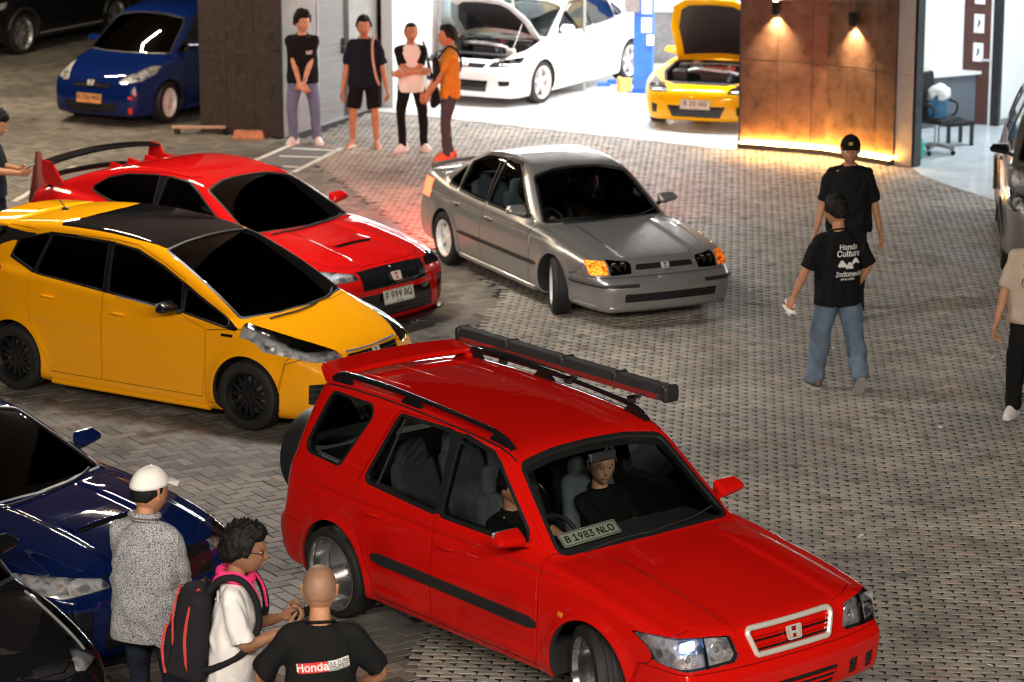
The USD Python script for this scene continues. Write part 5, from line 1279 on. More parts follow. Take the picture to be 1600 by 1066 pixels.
    put('roof_spoiler', Manifold.batch_boolean([Manifold.batch_hull([sp[i], sp[i + 1]]) for i in range(10)], m3.OpType.Add), 'yellow_paint', P, 40)
    put('roof_aerial', [rbox(.07, .035, .03, .012, (-1.38, -.05, 1.515)), tube([(-1.37, -.05, 1.52), (-1.45, -.05, 1.59)], .006, 6)], 'black_plastic', P)
    o = C.surf(1.02, 0, .80, (0, -1, 0)); put('side_badge', basis(rbox(.12, .025, .006, .002), o, *C.frame(o)), 'gloss_black', P)
    q = [C.surf(x, y, 0, (0, 0, 1)) for x, y in ((1.62, -.02), (1.57, -.25), (1.55, -.40))]
    for s in (-1, 1):
        put('side_skirt', tube([C.surf(x, 0, .15, (0, s, 0)) for x in np.linspace(-.92, .82, 12)], .028, 8), 'yellow_paint', P, 50)
        put('door_chrome_edge', tube([C.surf(x, 0, 1.003 - .072 * (x + .34) / .84, (0, s, 0)) + np.array([0, s * .004, 0]) for x in np.linspace(-.2, .42, 12)], .006, 6), 'chrome', P, 50)
    return C
paint('roof_film', (.006, .006, .0065), rough=.3)
FIT = build_fit()

# ---------------------------------------------------------------- wide five-door with a rear wing; also the dark blue one in front
def hot_hatch(name, label, loc, rz, PT, red=True):
    P = thing(name, label, 'car', loc, rz)
    spec = dict(low=[(1.95, .13), (2.15, .13), (2.20, .20), (2.21, .42), (2.20, .55), (2.16, .62), (2.08, .68), (1.95, .74), (1.7, .81), (1.35, .875), (1.0, .925), (.6, .965), (0, .985), (-.6, 1.01), (-1.2, 1.06), (-1.7, 1.075), (-2.1, 1.07), (-2.22, 1.04), (-2.25, .85), (-2.28, .6), (-2.28, .3), (-2.2, .17), (-1, .13), (0, .13), (1, .13)],
        green=[(1.5, .66), (1.28, .78), (1.02, .925), (.62, 1.13), (.30, 1.275), (.12, 1.335), (-.15, 1.385), (-.5, 1.405), (-.9, 1.385), (-1.3, 1.315), (-1.7, 1.205), (-2.05, 1.09), (-2.2, 1.0), (-2.1, .8), (0, .7)],
        W=[(-2.6, .6), (-2.25, .80), (-1.9, .89), (-1.35, .925), (-.5, .915), (.5, .915), (1.35, .925), (1.8, .90), (2.1, .82), (2.25, .72), (2.6, .5)],
        inset=[(0, .08), (.13, .05), (.25, .02), (.45, .01), (.65, .0), (.78, .01), (.9, .04), (1.0, .085), (1.1, .13), (1.6, .3)],
        gw=[(.7, .86), (.9, .82), (1.02, .775), (1.2, .68), (1.34, .595), (1.45, .55), (2, .4)], gx=[(-2.6, .3), (-2.1, .15), (-1.7, .08), (-1.3, .03), (-.8, .0), (.2, 0), (.6, .02), (1.0, .06), (2.6, .3)],
        bow=(.08, .17), bowr=(.05, .10), bowg=(.12, .10), crown=.05, roofcrown=.05, xr=(-2.35, 2.3), ztop=1.44, yh=.99, wheels=(-1.35, 1.35), arch=.36, archz=.33, zmin=.13, cabin=(-1.6, .95), floor=.3, flare=.03, flarew=.09, rs=.08, rg=.08,
        crease=lambda x, ay, z: .018 * sstep(x, .8, 1.3) * (sstep(ay, .30, .38) - sstep(ay, .60, .74)) * sstep(z, .55, .68), sidefn=lambda x, z: -.016 * np.exp(-((z - (.60 + .04 * x)) / .05) ** 2))
    k = dict(ws=[(1.03, 0), (1.0, .3), (.91, .70), (.26, .575), (.165, .3), (.155, 0)], wsz=.8,
        win=[('rear_door_window', [(-1.34, 1.115), (-1.12, 1.235), (-.86, 1.30), (-.42, 1.335), (-.36, 1.0), (-1.0, 1.045)]), ('front_door_window', [(-.30, 1.335), (.0, 1.31), (.18, 1.235), (.60, 1.0), (.66, .955), (-.30, .995)])], wt=.014,
        pillar=[[(-.44, 1.0), (-.44, 1.34), (-.28, 1.34), (-.28, 1.0)]], rwtop=[(-1.42, 0), (-1.45, .50), (-2.02, .58), (-2.1, 0)],
        lamps=[('headlight', [(.46, .60), (.50, .66), (.88, .72), (.90, .62), (.80, .585)], 'lens', 1.35)], bulbs=0, shallow=True,
        grilles=[('grille', [(-.3, .6), (.42, .655), (.38, .50), (-.3, .5)], 'gloss_black', 1), ('lower_intake', [(-.4, .3), (.52, .44), (.56, .20), (-.4, .2)], 'gloss_black', 2), ('corner_vent', [(.64, .48), (.80, .50), (.80, .30), (.66, .22)], 'gloss_black', 2)],
        frontcut=[('nose_trim', [(.0, .675), (.45, .668), (.45, .49), (.0, .49)], 'gloss_black', 1.6)],
        topcut=[], tails=[('tail_lamp', [(.40, 1.03), (.86, 1.03), (.90, .80), (.60, .86)], 'red_lamp')], tailx=1.85,
        bonnet=[(2.05, 0), (2.03, .46), (1.90, .64), (1.55, .76), (1.0, .755), (1.04, .35), (1.06, 0)],
        doors=[('front_door', [(-.35, .24), (.85, .24), (.90, .5), (.86, .93), (.58, 1.04), (.18, 1.265), (0, 1.345), (-.35, 1.365)]), ('rear_door', [(-.357, .24), (-.95, .24), (-1.0, .42), (-1.12, .62), (-1.22, .85), (-1.28, 1.08), (-1.1, 1.26), (-.86, 1.33), (-.357, 1.365)])],
        fb=[(1.70, .05), (1.73, .40), (1.80, .585), (2.1, .665), (2.4, .62), (2.4, .05)], fw=[(.87, .2), (.91, .5), (.87, .93), (1.5, .85), (1.9, .74), (1.75, .58), (1.71, .42), (1.65, .2)],
        rb=[(-1.72, .05), (-1.76, .5), (-1.85, .7), (-2.4, .7), (-2.4, .05)], rf=[(.11, 0), (.20, .55), (-1.35, .55), (-1.38, 0)],
        mirror=(.60, .97), handles=[(-.15, .85), (-1.05, .90)], wheel=(.33, .245, .22, 'five', 'black_alloy'), ty=.80, cal='red_plastic', wip=[[(1.06, -.55), (1.09, -.2), (1.07, .1)], [(1.07, .05), (1.03, .35), (.93, .58)]], cab=(.05, .38),
        badge=(.575, .11, 'badge_silver', 'red_plastic'))
    if red: k['plate'] = (.39, 'F 999 RQ')
    C = std_car(P, spec, PT, k)
    # bonnet scoop: a raised rim with a dark slot
    sc = []
    for y in np.linspace(-.26, .26, 9):
        q = C.surf(1.60, y, 0, (0, 0, 1)); sc.append(hull([(1.44, y, q[2] + .024, .006), (1.62, y, q[2] + .007 + .006 * (1 - (y / .28) ** 2), .006)], 8))
    put('bonnet_scoop', Manifold.batch_boolean([Manifold.batch_hull([sc[i], sc[i + 1]]) for i in range(8)], m3.OpType.Add), PT, P, 40)
    put('scoop_slot', [Manifold.batch_hull([Manifold.sphere(.012, 8).translate([1.615, y, C.surf(1.64, y, 0, (0, 0, 1))[2] + .004]) for y in (-.24, .24)] + [Manifold.sphere(.010, 8).translate([1.645, y, C.surf(1.66, y, 0, (0, 0, 1))[2] - .002]) for y in (-.22, .22)])], 'gloss_black', P)
    put('front_splitter', Manifold.batch_hull([Manifold.sphere(.012, 8).translate(list(map(float, p))) for p in ((2.24, -.4, .13), (2.24, .4, .13), (2.05, .84, .13), (2.05, -.84, .13), (1.8, .9, .13), (1.8, -.9, .13))]), 'gloss_black', P)
    for s in (-1, 1):
        put('canard', hull([(2.0, s * .84, .26, .008), (1.80, s * .95, .30, .008), (1.85, s * .90, .26, .008)]), 'gloss_black', P)
        put('side_skirt', tube([C.surf(x, 0, .17, (0, s, 0)) for x in np.linspace(-.9, .9, 12)], .035, 8), 'gloss_black', P, 50)
        ep = extrude(rnd([(-1.98, 1.09), (-1.66, 1.10), (-1.74, 1.18), (-1.84, 1.33), (-1.98, 1.35), (-2.00, 1.22)], .02), .022)
        ep.apply_transform(np.array([[1, 0, 0, 0], [0, 0, 1, s * .74 - .011], [0, 1, 0, 0], [0, 0, 0, 1.0]])); ep.vertices[:, 1] += s * .10 * (ep.vertices[:, 2] - 1.2)
        put('wing_endplate', ep, PT, P)
    wg = [hull([(-1.84, y, 1.315 + .055 * (1 - (y / .76) ** 2), .014), (-1.98, y, 1.33 + .055 * (1 - (y / .76) ** 2), .010)], 8) for y in np.linspace(-.75, .75, 15)]
    put('rear_wing', Manifold.batch_boolean([Manifold.batch_hull([wg[i], wg[i + 1]]) for i in range(14)], m3.OpType.Add), 'gloss_black', P, 40)
    put('wing_base', tube(crom([(-1.92, -.72, 1.09), (-2.16, -.45, 1.12), (-2.2, 0, 1.13), (-2.16, .45, 1.12), (-1.92, .72, 1.09)], 5), .03, 8), 'gloss_black', P, 50)
    for i in range(4):
        y = -.36 + .24 * i; q = C.surf(-1.30, y, 0, (0, 0, 1)); put('vortex_fin', hull([(-1.22, y, q[2] + .01, .012), (-1.38, y, q[2] + .03, .010), (-1.40, y, q[2] - .03, .010)], 8), PT, P)
    return C
RED_HATCH = hot_hatch('red_winged_hatchback', 'bright red five-door hatchback with a black rear wing, behind the yellow hatchback', (-2.8, 28.0, 0), -.69, 'bright_red_paint')
BLUE_HATCH = hot_hatch('dark_blue_hatchback', 'dark blue hatchback with a bonnet scoop, behind the man in the white cap', (-3.99, 18.74, 0), -.63, 'navy_paint', red=False)

# ---------------------------------------------------------------- blue hatchback at the back left
def small_hatch(name, label, loc, rz, PT, plate_, blue=True):
    P = thing(name, label, 'car', loc, rz)
    spec = dict(low=[(1.75, .13), (1.93, .14), (1.97, .22), (1.97, .42), (1.94, .56), (1.90, .64), (1.78, .73), (1.55, .82), (1.3, .895), (1.1, .94), (.7, .955), (0, .97), (-.8, 1.0), (-1.5, 1.02), (-1.74, 1.0), (-1.80, .8), (-1.86, .55), (-1.86, .3), (-1.8, .15), (-1, .12), (0, .12), (1, .12)],
        green=[(1.6, .64), (1.4, .77), (1.13, .945), (.85, 1.16), (.62, 1.32), (.46, 1.425), (.2, 1.49), (-.2, 1.525), (-.8, 1.525), (-1.3, 1.48), (-1.56, 1.42), (-1.72, 1.1), (-1.76, .85), (-1.6, .7), (0, .7)],
        W=[(-2.6, .5), (-1.85, .72), (-1.6, .80), (-1.2, .83), (.5, .835), (1.2, .83), (1.6, .78), (1.9, .68), (2.05, .6), (2.6, .4)],
        inset=[(0, .06), (.12, .03), (.25, .006), (.45, 0), (.65, .01), (.8, .03), (.95, .07), (1.1, .11), (1.6, .3)], gw=[(.7, .81), (.95, .77), (1.2, .69), (1.42, .60), (1.55, .55), (2, .4)], gx=[(-2.6, .2), (-1.7, .06), (-1.3, .01), (-.5, 0), (.4, 0), (.8, .03), (1.2, .09), (2.6, .4)],
        bow=(.10, .28), bowr=(.05, .12), bowg=(.16, .1), crown=.06, roofcrown=.05, xr=(-1.95, 2.05), ztop=1.56, yh=.89, wheels=(-1.22, 1.24), arch=.335, archz=.29, zmin=.13, cabin=(-1.5, 1.0), floor=.3, flare=.02, rs=.08, rg=.07)
    k = dict(h=.032, glass='tint_glass', wsglass='dark_glass', ws=[(1.14, 0), (1.11, .35), (1.01, .68), (.62, .61), (.47, .565), (.44, .3), (.435, 0)], wsz=.85,
        win=[('rear_door_window', [(-1.15, 1.0), (-1.1, 1.38), (-.45, 1.42), (-.42, .99)]), ('front_door_window', [(-.36, 1.42), (.22, 1.36), (.55, 1.16), (.58, .97), (-.36, .985)]), ('front_quarter_window', [(.63, .96), (.63, 1.10), (.90, .95)])],
        rw=[(.56, 1.38), (.64, 1.02)], lamps=[('headlight', [(.42, .62), (.50, .60), (.72, .64), (.78, .72), (.76, .82), (.66, .82), (.48, .70)], 'lens', 1.1)], bulbs=0, shallow=True,
        grilles=[('grille', [(-.3, .6), (.34, .60), (.30, .535), (-.3, .5)], 'gloss_black', 2), ('lower_intake', [(-.4, .3), (.46, .34), (.40, .20), (-.4, .2)], 'gloss_black', 2)],
        bonnet=[(1.88, 0), (1.87, .34), (1.76, .54), (1.48, .68), (1.07, .68), (1.16, .35), (1.18, 0)],
        doors=[('front_door', [(-.39, .24), (.80, .24), (.82, .88), (.60, 1.12), (.30, 1.37), (.1, 1.43), (-.39, 1.455)]), ('rear_door', [(-.397, .24), (-.85, .24), (-1.0, .6), (-1.12, .8), (-1.18, 1.4), (-.397, 1.455)])],
        fb=[(1.54, .05), (1.58, .58), (1.7, .62), (2.1, .60), (2.1, .05)], fw=[(.84, .2), (.84, .88), (1.1, .90), (1.5, .82), (1.62, .62), (1.5, .2)], rb=[(-1.5, .05), (-1.56, .6), (-2.1, .6), (-2.1, .05)], tg=[(.56, 1.42), (.68, 1.0), (.66, .62)],
        mirror=(.66, .97), handles=[(-.15, .80), (-.95, .82)], wheel=(.29, .20, .18, 'mesh', 'white_alloy'), ty=.745, steer=.12, badge=(.60, .10, 'badge_silver'), plate=(.39, plate_), pbase='plate_orange' if blue else 'plate_black_face', tails=[('tail_lamp', [(.6, 1.1), (.72, 1.1), (.76, .7), (.62, .7)], 'red_lamp')], tailx=1.5)
    if not blue: k.update(h=.028, wheel=(.29, .20, .18, 'multi', 'black_alloy'), steer=0)
    C = std_car(P, spec, PT, k)
    if not blue:
        for s in (-1, 1): put('bonnet_chrome_strip', tube([C.surf(x, s * (.66 - .10 * (x - 1.1)), 0, (0, 0, 1)) + np.array([0, 0, .004]) for x in np.linspace(1.15, 1.75, 10)], .009, 6), 'chrome', P, 50)
    for z, h_ in ((.42, .02), (.24, .045)) if blue else ():
        o = C.surf(0, .63, z, (1, 0, 0)); put('red_sticker', basis(rbox(.06, h_ * 2, .004, .001), o + C.normal(o) * .002, *C.frame(o)), 'red_plastic', P)
    for s in (-1, 1): put('side_skirt', tube([C.surf(x, 0, .17, (0, s, 0)) for x in np.linspace(-.85, .85, 10)], .032, 8), PT, P, 50)
    return C
plain('plate_orange', (.62, .30, .12), .4)
plain('plate_black_face', (.6, .6, .58), .4)
BLUE_JAZZ = small_hatch('blue_hatchback', 'bright blue hatchback parked beside the dark pillar, facing the court', (-4.93, 40.95, 0), -2.08, 'blue_paint', 'B 2386 WGO')
small_hatch('black_hatchback', 'black car with chrome bonnet strips, in the nearest corner beside the dark blue hatchback', (-4.21, 16.42, 0), -.72, 'black_paint', 'B 17 NG', False)

# ---------------------------------------------------------------- white saloon in the workshop, bonnet up
def build_white():
    P = thing('white_saloon', 'white saloon with its bonnet raised inside the bright workshop', 'car', (.386, 42.9, 0), -2.10)
    spec = dict(low=[(1.9, .13), (2.10, .13), (2.16, .20), (2.17, .42), (2.14, .56), (2.06, .66), (1.9, .72), (1.6, .81), (1.3, .88), (1.05, .935), (.6, .955), (0, .97), (-.9, .99), (-1.5, 1.03), (-1.9, 1.06), (-2.12, 1.05), (-2.2, .9), (-2.24, .6), (-2.24, .3), (-2.1, .15), (-1, .13), (0, .13), (1, .13)],
        green=[(1.5, .70), (1.3, .80), (1.10, .925), (.75, 1.13), (.42, 1.30), (.22, 1.365), (-.1, 1.415), (-.5, 1.43), (-.9, 1.40), (-1.25, 1.29), (-1.6, 1.13), (-1.85, 1.0), (-1.8, .8), (0, .7)],
        W=[(-2.6, .6), (-2.2, .76), (-1.9, .84), (-1.36, .875), (-.5, .875), (.6, .875), (1.36, .88), (1.8, .84), (2.05, .76), (2.2, .66), (2.6, .5)], inset=[(0, .08), (.13, .04), (.28, .01), (.45, 0), (.65, .004), (.8, .02), (.95, .06), (1.1, .12), (1.6, .3)],
        gw=[(.7, .83), (.95, .785), (1.2, .67), (1.36, .59), (1.45, .55), (2, .4)], gx=[(-2.6, .3), (-1.8, .10), (-1.3, .03), (-.8, 0), (.2, 0), (.6, .02), (1.1, .07), (2.6, .3)],
        bow=(.09, .25), bowr=(.05, .12), bowg=(.14, .1), crown=.05, roofcrown=.05, xr=(-2.3, 2.25), ztop=1.47, yh=.93, wheels=(-1.36, 1.36), arch=.345, archz=.315, zmin=.13, cabin=(-1.5, 1.0), floor=.3, flare=.02, rs=.08, rg=.08)
    k = dict(h=.032, glass='tint_glass', ws=[(1.11, 0), (1.08, .35), (.97, .70), (.34, .58), (.235, .3), (.225, 0)], wsz=.85, wsglass='clear_glass',
        win=[('rear_quarter_window', [(-1.42, 1.05), (-1.12, 1.24), (-1.10, 1.03)]), ('rear_door_window', [(-1.06, 1.02), (-1.06, 1.27), (-.85, 1.345), (-.40, 1.365), (-.36, .985)]), ('front_door_window', [(-.30, 1.365), (.05, 1.34), (.30, 1.24), (.62, 1.05), (.68, .965), (-.30, .985)])],
        pillar=[[(-.42, .985), (-.42, 1.37), (-.28, 1.37), (-.28, .985)]], rwtop=[(-1.12, 0), (-1.15, .5), (-1.72, .6), (-1.8, 0)],
        lamps=[('headlight', [(.36, .585), (.42, .66), (.76, .72), (.80, .66), (.70, .595)], 'lens', 1.3)], bulbs=2, bowl='gloss_black',
        grilles=[('grille', [(-.3, .6), (.34, .635), (.30, .57), (-.3, .5)], 'gloss_black', 2), ('lower_intake', [(-.4, .3), (.40, .40), (.36, .23), (-.4, .2)], 'gloss_black', 2), ('corner_vent', [(.54, .40), (.72, .40), (.70, .33), (.56, .32)], 'gloss_black', 0)],
        bonnet=[(2.0, 0), (1.98, .36), (1.86, .52), (1.5, .68), (1.02, .69), (1.12, .35), (1.15, 0)], open=(1.0, 1.08, .90),
        doors=[('front_door', [(-.35, .24), (.82, .24), (.85, .90), (.60, 1.08), (.30, 1.27), (.05, 1.37), (-.35, 1.39)]), ('rear_door', [(-.357, .24), (-.92, .24), (-1.05, .6), (-1.15, .85), (-1.10, 1.27), (-.85, 1.37), (-.357, 1.39)])],
        fb=[(1.68, .05), (1.72, .58), (1.85, .66), (2.3, .60), (2.3, .05)], fw=[(.86, .2), (.88, .90), (1.1, .9), (1.8, .76), (1.75, .65), (1.65, .2)], rb=[(-1.68, .05), (-1.74, .6), (-2.4, .6), (-2.4, .05)],
        mirror=(.66, .97), handles=[(-.15, .80), (-.98, .84)], wheel=(.315, .235, .2, 'five', 'white_alloy'), ty=.775, cal='red_plastic', badge=(.615, .10, 'badge_silver', 'red_plastic'), tails=[('tail_lamp', [(.5, 1.0), (.8, 1.0), (.84, .75), (.6, .75)], 'red_lamp')], tailx=1.8)
    return std_car(P, spec, 'white_paint', k)
WHITE = build_white()
# ---------------------------------------------------------------- yellow roadster in the workshop, bonnet up
def build_roadster():
    P = thing('yellow_roadster', 'bright yellow roadster with its bonnet raised, half hidden by the brown wall', 'car', (3.19, 40.64, 0), -1.9)
    spec = dict(low=[(1.8, .13), (2.0, .13), (2.06, .20), (2.07, .40), (2.05, .52), (1.98, .58), (1.8, .65), (1.5, .725), (1.1, .785), (.7, .82), (.3, .83), (-.4, .835), (-1.0, .86), (-1.6, .87), (-1.95, .85), (-2.03, .75), (-2.06, .5), (-2.05, .3), (-1.9, .14), (-1, .12), (0, .12), (1, .12)],
        green=[(.75, .70), (.52, .80), (.25, .98), (.0, 1.15), (-.12, 1.21), (-.4, 1.25), (-.8, 1.22), (-1.1, 1.05), (-1.3, .88), (-1.2, .7), (0, .7)],
        W=[(-2.6, .6), (-2.05, .74), (-1.7, .84), (-1.2, .872), (0, .85), (1.2, .872), (1.6, .84), (1.9, .74), (2.1, .62), (2.6, .4)], inset=[(0, .08), (.13, .04), (.28, .005), (.45, 0), (.6, .01), (.72, .035), (.85, .09), (1.6, .4)],
        gw=[(.6, .78), (.85, .72), (1.05, .60), (1.25, .5), (2, .3)], gx=[(-2.6, .3), (-1.2, .06), (-.6, 0), (.2, .01), (.6, .05), (2.6, .3)], bow=(.10, .30), bowr=(.05, .12), bowg=(.14, .1), crown=.05, roofcrown=.05, xr=(-2.15, 2.15), ztop=1.28, yh=.93, wheels=(-1.2, 1.2), arch=.335, archz=.31, zmin=.12, cabin=(-1.1, .45), floor=.3, flare=.025, rs=.08, rg=.08)
    k = dict(h=.032, glass='tint_glass', ws=[(.53, 0), (.50, .3), (.40, .62), (.02, .50), (-.08, .25), (-.09, 0)], wsz=.75, win=[('door_window', [(-.85, .88), (-.80, 1.12), (-.4, 1.18), (-.05, 1.10), (.30, .87)])],
        lamps=[('headlight', [(.42, .53), (.46, .60), (.74, .68), (.78, .58), (.68, .52)], 'lens', 1.2)], bulbs=2,
        grilles=[('intake', [(-.4, .3), (.42, .36), (.34, .20), (-.4, .2)], 'gloss_black', 1), ('brake_duct', [(.56, .36), (.66, .37), (.64, .24), (.57, .24)], 'gloss_black', 0)],
        bonnet=[(1.86, 0), (1.84, .36), (1.70, .55), (1.3, .66), (.62, .66), (.66, .3), (.68, 0)], open=(1.05, .64, .78), cam='red_plastic', cap='chrome',
        doors=[('door', [(-.75, .24), (.45, .24), (.48, .78), (-.72, .83)])], fb=[(1.52, .05), (1.56, .48), (1.75, .58), (2.2, .55), (2.2, .05)], fw=[(.50, .2), (.52, .77), (1.2, .72), (1.65, .62), (1.6, .5), (1.5, .2)], rb=[(-1.6, .05), (-1.66, .6), (-2.2, .6), (-2.2, .05)],
        mirror=(.35, .83), handles=[(-.55, .72)], wheel=(.31, .225, .2, 'five', 'silver_alloy'), ty=.77, plate=(.38, 'B 20 GG'))
    return std_car(P, spec, 'pure_yellow_paint', k)
ROADSTER = build_roadster()
# ---------------------------------------------------------------- two tall cars at the edges
def tall_suv(name, label, loc, rz, PT, wh, h=.034, glass='dark_glass'):
    P = thing(name, label, 'car', loc, rz)
    up = .09
    spec = dict(low=[(2.0, .24), (2.15, .26), (2.2, .35), (2.21, .65), (2.18, .80), (2.10, .90), (1.8, .98), (1.3, 1.04), (.9, 1.07), (.5, 1.08), (-.6, 1.10), (-1.5, 1.13), (-2.05, 1.13), (-2.15, 1.0), (-2.22, .7), (-2.22, .4), (-2.1, .25), (-1, .22), (0, .22), (1, .22)],
        green=[(1.3, .85), (1.1, .96), (.90, 1.06), (.55, 1.34), (.30, 1.54), (.15, 1.62), (-.2, 1.67), (-.9, 1.69), (-1.5, 1.67), (-1.9, 1.61), (-2.02, 1.4), (-2.12, 1.1), (-2.0, .85), (0, .8)],
        W=[(-2.6, .7), (-2.2, .82), (-1.9, .89), (-1.35, .92), (1.35, .92), (1.8, .88), (2.05, .80), (2.2, .72), (2.6, .5)], inset=[(0, .08), (.22, .03), (.4, 0), (.7, 0), (.9, .015), (1.05, .05), (1.15, .09), (1.6, .2)], gw=[(.8, .89), (1.1, .85), (1.35, .77), (1.6, .66), (2, .5)],
        gx=[(-2.6, .2), (-1.9, .03), (-1, 0), (.3, 0), (.7, .03), (1.2, .1), (2.6, .3)], bow=(.07, .18), bowr=(.04, .08), bowg=(.10, .06), crown=.05, roofcrown=.04, xr=(-2.3, 2.3), ztop=1.74, yh=.98, wheels=(-1.36, 1.36), arch=.40, archz=.34, zmin=.22, cabin=(-1.9, .95), floor=.4, flare=.03, rs=.08, rg=.08)
    k = dict(h=h, glass=glass, ws=[(.90, 0), (.87, .35), (.79, .74), (.36, .62), (.25, .3), (.24, 0)], wsz=1.0, win=[('rear_quarter_window', [(-1.85, 1.17), (-1.75, 1.53), (-1.25, 1.57), (-1.25, 1.15)]), ('rear_door_window', [(-1.18, 1.57), (-.42, 1.60), (-.36, 1.12), (-1.15, 1.14)]), ('front_door_window', [(-.30, 1.60), (.1, 1.56), (.35, 1.40), (.62, 1.14), (-.30, 1.12)])],
        rw=[(.6, 1.55), (.72, 1.15)], lamps=[('headlight', [(.48, .80), (.50, .88), (.86, .92), (.88, .80), (.80, .76)], 'lens', 1.4)], grilles=[('grille', [(-.3, .6), (.40, .88), (.38, .66), (-.3, .5)], 'gloss_black', 4), ('lower_intake', [(-.4, .3), (.55, .52), (.5, .36), (-.4, .2)], 'gloss_black', 2)], barmat='chrome',
        bonnet=[(2.04, 0), (2.02, .40), (1.9, .62), (1.5, .74), (.86, .76), (.92, .3), (.94, 0)], doors=[('front_door', [(-.35, .34), (.80, .34), (.84, 1.04), (.60, 1.20), (.30, 1.48), (.05, 1.60), (-.35, 1.63)]), ('rear_door', [(-.357, .34), (-.95, .34), (-1.1, .7), (-1.22, 1.0), (-1.2, 1.6), (-.357, 1.63)])],
        fb=[(1.74, .1), (1.78, .72), (2.0, .76), (2.4, .70), (2.4, .1)], fw=[(.85, .3), (.88, 1.03), (1.5, .98), (1.95, .88), (1.8, .74), (1.72, .3)], rb=[(-1.76, .1), (-1.8, .6), (-2.4, .6), (-2.4, .1)], mirror=(.66, 1.12), mirmat='gloss_black', handles=[(-.15, .95), (-1.0, .98)], wheel=wh, ty=.80, badge=(.77, .12, 'chrome'))
    C = std_car(P, spec, PT, k)
    for s in (-1, 1):
        for wx in spec['wheels']:
            a = np.linspace(math.radians(15), math.radians(165), 22); pts = [C.surf(wx + .425 * math.cos(t), 0, .34 + .425 * math.sin(t), (0, s, 0)) for t in a]
            put('arch_cladding', tube(pts, .026, 6), 'black_plastic', P, 60)
        put('sill_trim', tube([C.surf(x, 0, .31, (0, s, 0)) for x in np.linspace(-.9, .9, 10)], .015, 6), 'chrome' if PT == 'black_paint' else 'black_plastic', P, 50)
    return C
_a = -2.027
tall_suv('black_suv', 'black car with bright ten-spoke wheels, at the back left behind the blue hatchback', (-8.14 - 1.36 * math.cos(_a) + .80 * math.sin(_a), 46.66 - 1.36 * math.sin(_a) - .80 * math.cos(_a), 0), _a, 'black_paint', (.345, .26, .22, 'ten', 'silver_alloy'))
tall_suv('pale_silver_suv', 'pale silver car with a black mirror, cut off at the right beside the office floor', (6.31, 30.82, 0), -1.72, 'pale_silver_paint', (.345, .24, .22, 'five', 'black_alloy'), .036, 'tint_glass')
# ---------------------------------------------------------------- people
def skin(name, c):
    mat(name, {'tc': ('texture_coordinate', {}), 'n': ('noise_texture', {'scale': 14.0, 'detail': 5.0}), 'r': ('rgb_ramp', {'ramp': [(.3, tuple(x * .86 for x in c)), (.7, tuple(x * 1.08 for x in c))]}),
               'p': ('principled_bsdf', {'roughness': .5, 'subsurface_weight': .12, 'subsurface_scale': .01, 'subsurface_radius': (1, .35, .2), 'specular_ior_level': .4})},
        [('tc.object', 'n.vector'), ('n.fac', 'r.fac'), ('r.color', 'p.base_color')])
skin('skin_tan', (.42, .20, .105)); skin('skin_light', (.52, .28, .17)); skin('skin_brown', (.27, .13, .072))
skin('skin_stubble', (.25, .135, .085))
mat('hair_black', {'tc': ('texture_coordinate', {}), 'n': ('noise_texture', {'scale': 120.0, 'detail': 3.0, 'distortion': .6}), 'r': ('rgb_ramp', {'ramp': [(.3, (.003, .003, .003)), (.7, (.011, .010, .009))]}), 'b': ('bump', {'strength': .5, 'distance': .004}), 'p': ('principled_bsdf', {'roughness': .6, 'specular_ior_level': .15})},
    [('tc.object', 'n.vector'), ('n.fac', 'r.fac'), ('r.color', 'p.base_color'), ('n.fac', 'b.height'), ('b.normal', 'p.normal')])
def cloth(name, c, rough=.85, n=.18, sc=9.0, bs=350.0):
    plain(name, c, rough, noise=n, nscale=sc, bump=.25, bscale=bs, spec=.15)
cloth('cloth_black', (.0065, .0066, .007)); cloth('cloth_navy', (.0065, .010, .020)); cloth('cloth_white', (.70, .68, .66), n=.05); cloth('cloth_mustard', (.50, .20, .022)); cloth('cloth_beige', (.43, .34, .27), n=.06)
cloth('pack_red_dark', (.10, .045, .03)); cloth('denim_light', (.115, .16, .22), n=.35, sc=6); cloth('denim_blue', (.12, .15, .25), n=.2, sc=6); cloth('denim_dark', (.012, .016, .03)); cloth('cloth_charcoal', (.055, .052, .062)); cloth('cap_white', (.72, .70, .66), n=.04)
cloth('pink_trim', (.75, .035, .17), n=.05); cloth('pack_black', (.012, .012, .014)); cloth('pack_red', (.50, .05, .045), n=.1); cloth('strap_tan', (.50, .30, .20), n=.1)
plain('shoe_white', (.70, .66, .64), .5); plain('shoe_red', (.62, .10, .035), .5); plain('shoe_black', (.012, .012, .012), .5); plain('sole_grey', (.30, .28, .26), .7); plain('sandal_cream', (.58, .42, .32), .6); plain('shoe_brown', (.09, .07, .06), .6)
plain('eye_white', (.65, .62, .6), .25); plain('eye_dark', (.012, .009, .008), .2); plain('lip', (.30, .10, .08), .5); plain('print_white', (.62, .62, .60), .7); plain('print_red', (.55, .02, .02), .7); plain('phone_black', (.01, .01, .011), .15); plain('gold', (.6, .42, .12), .3, 1.0)
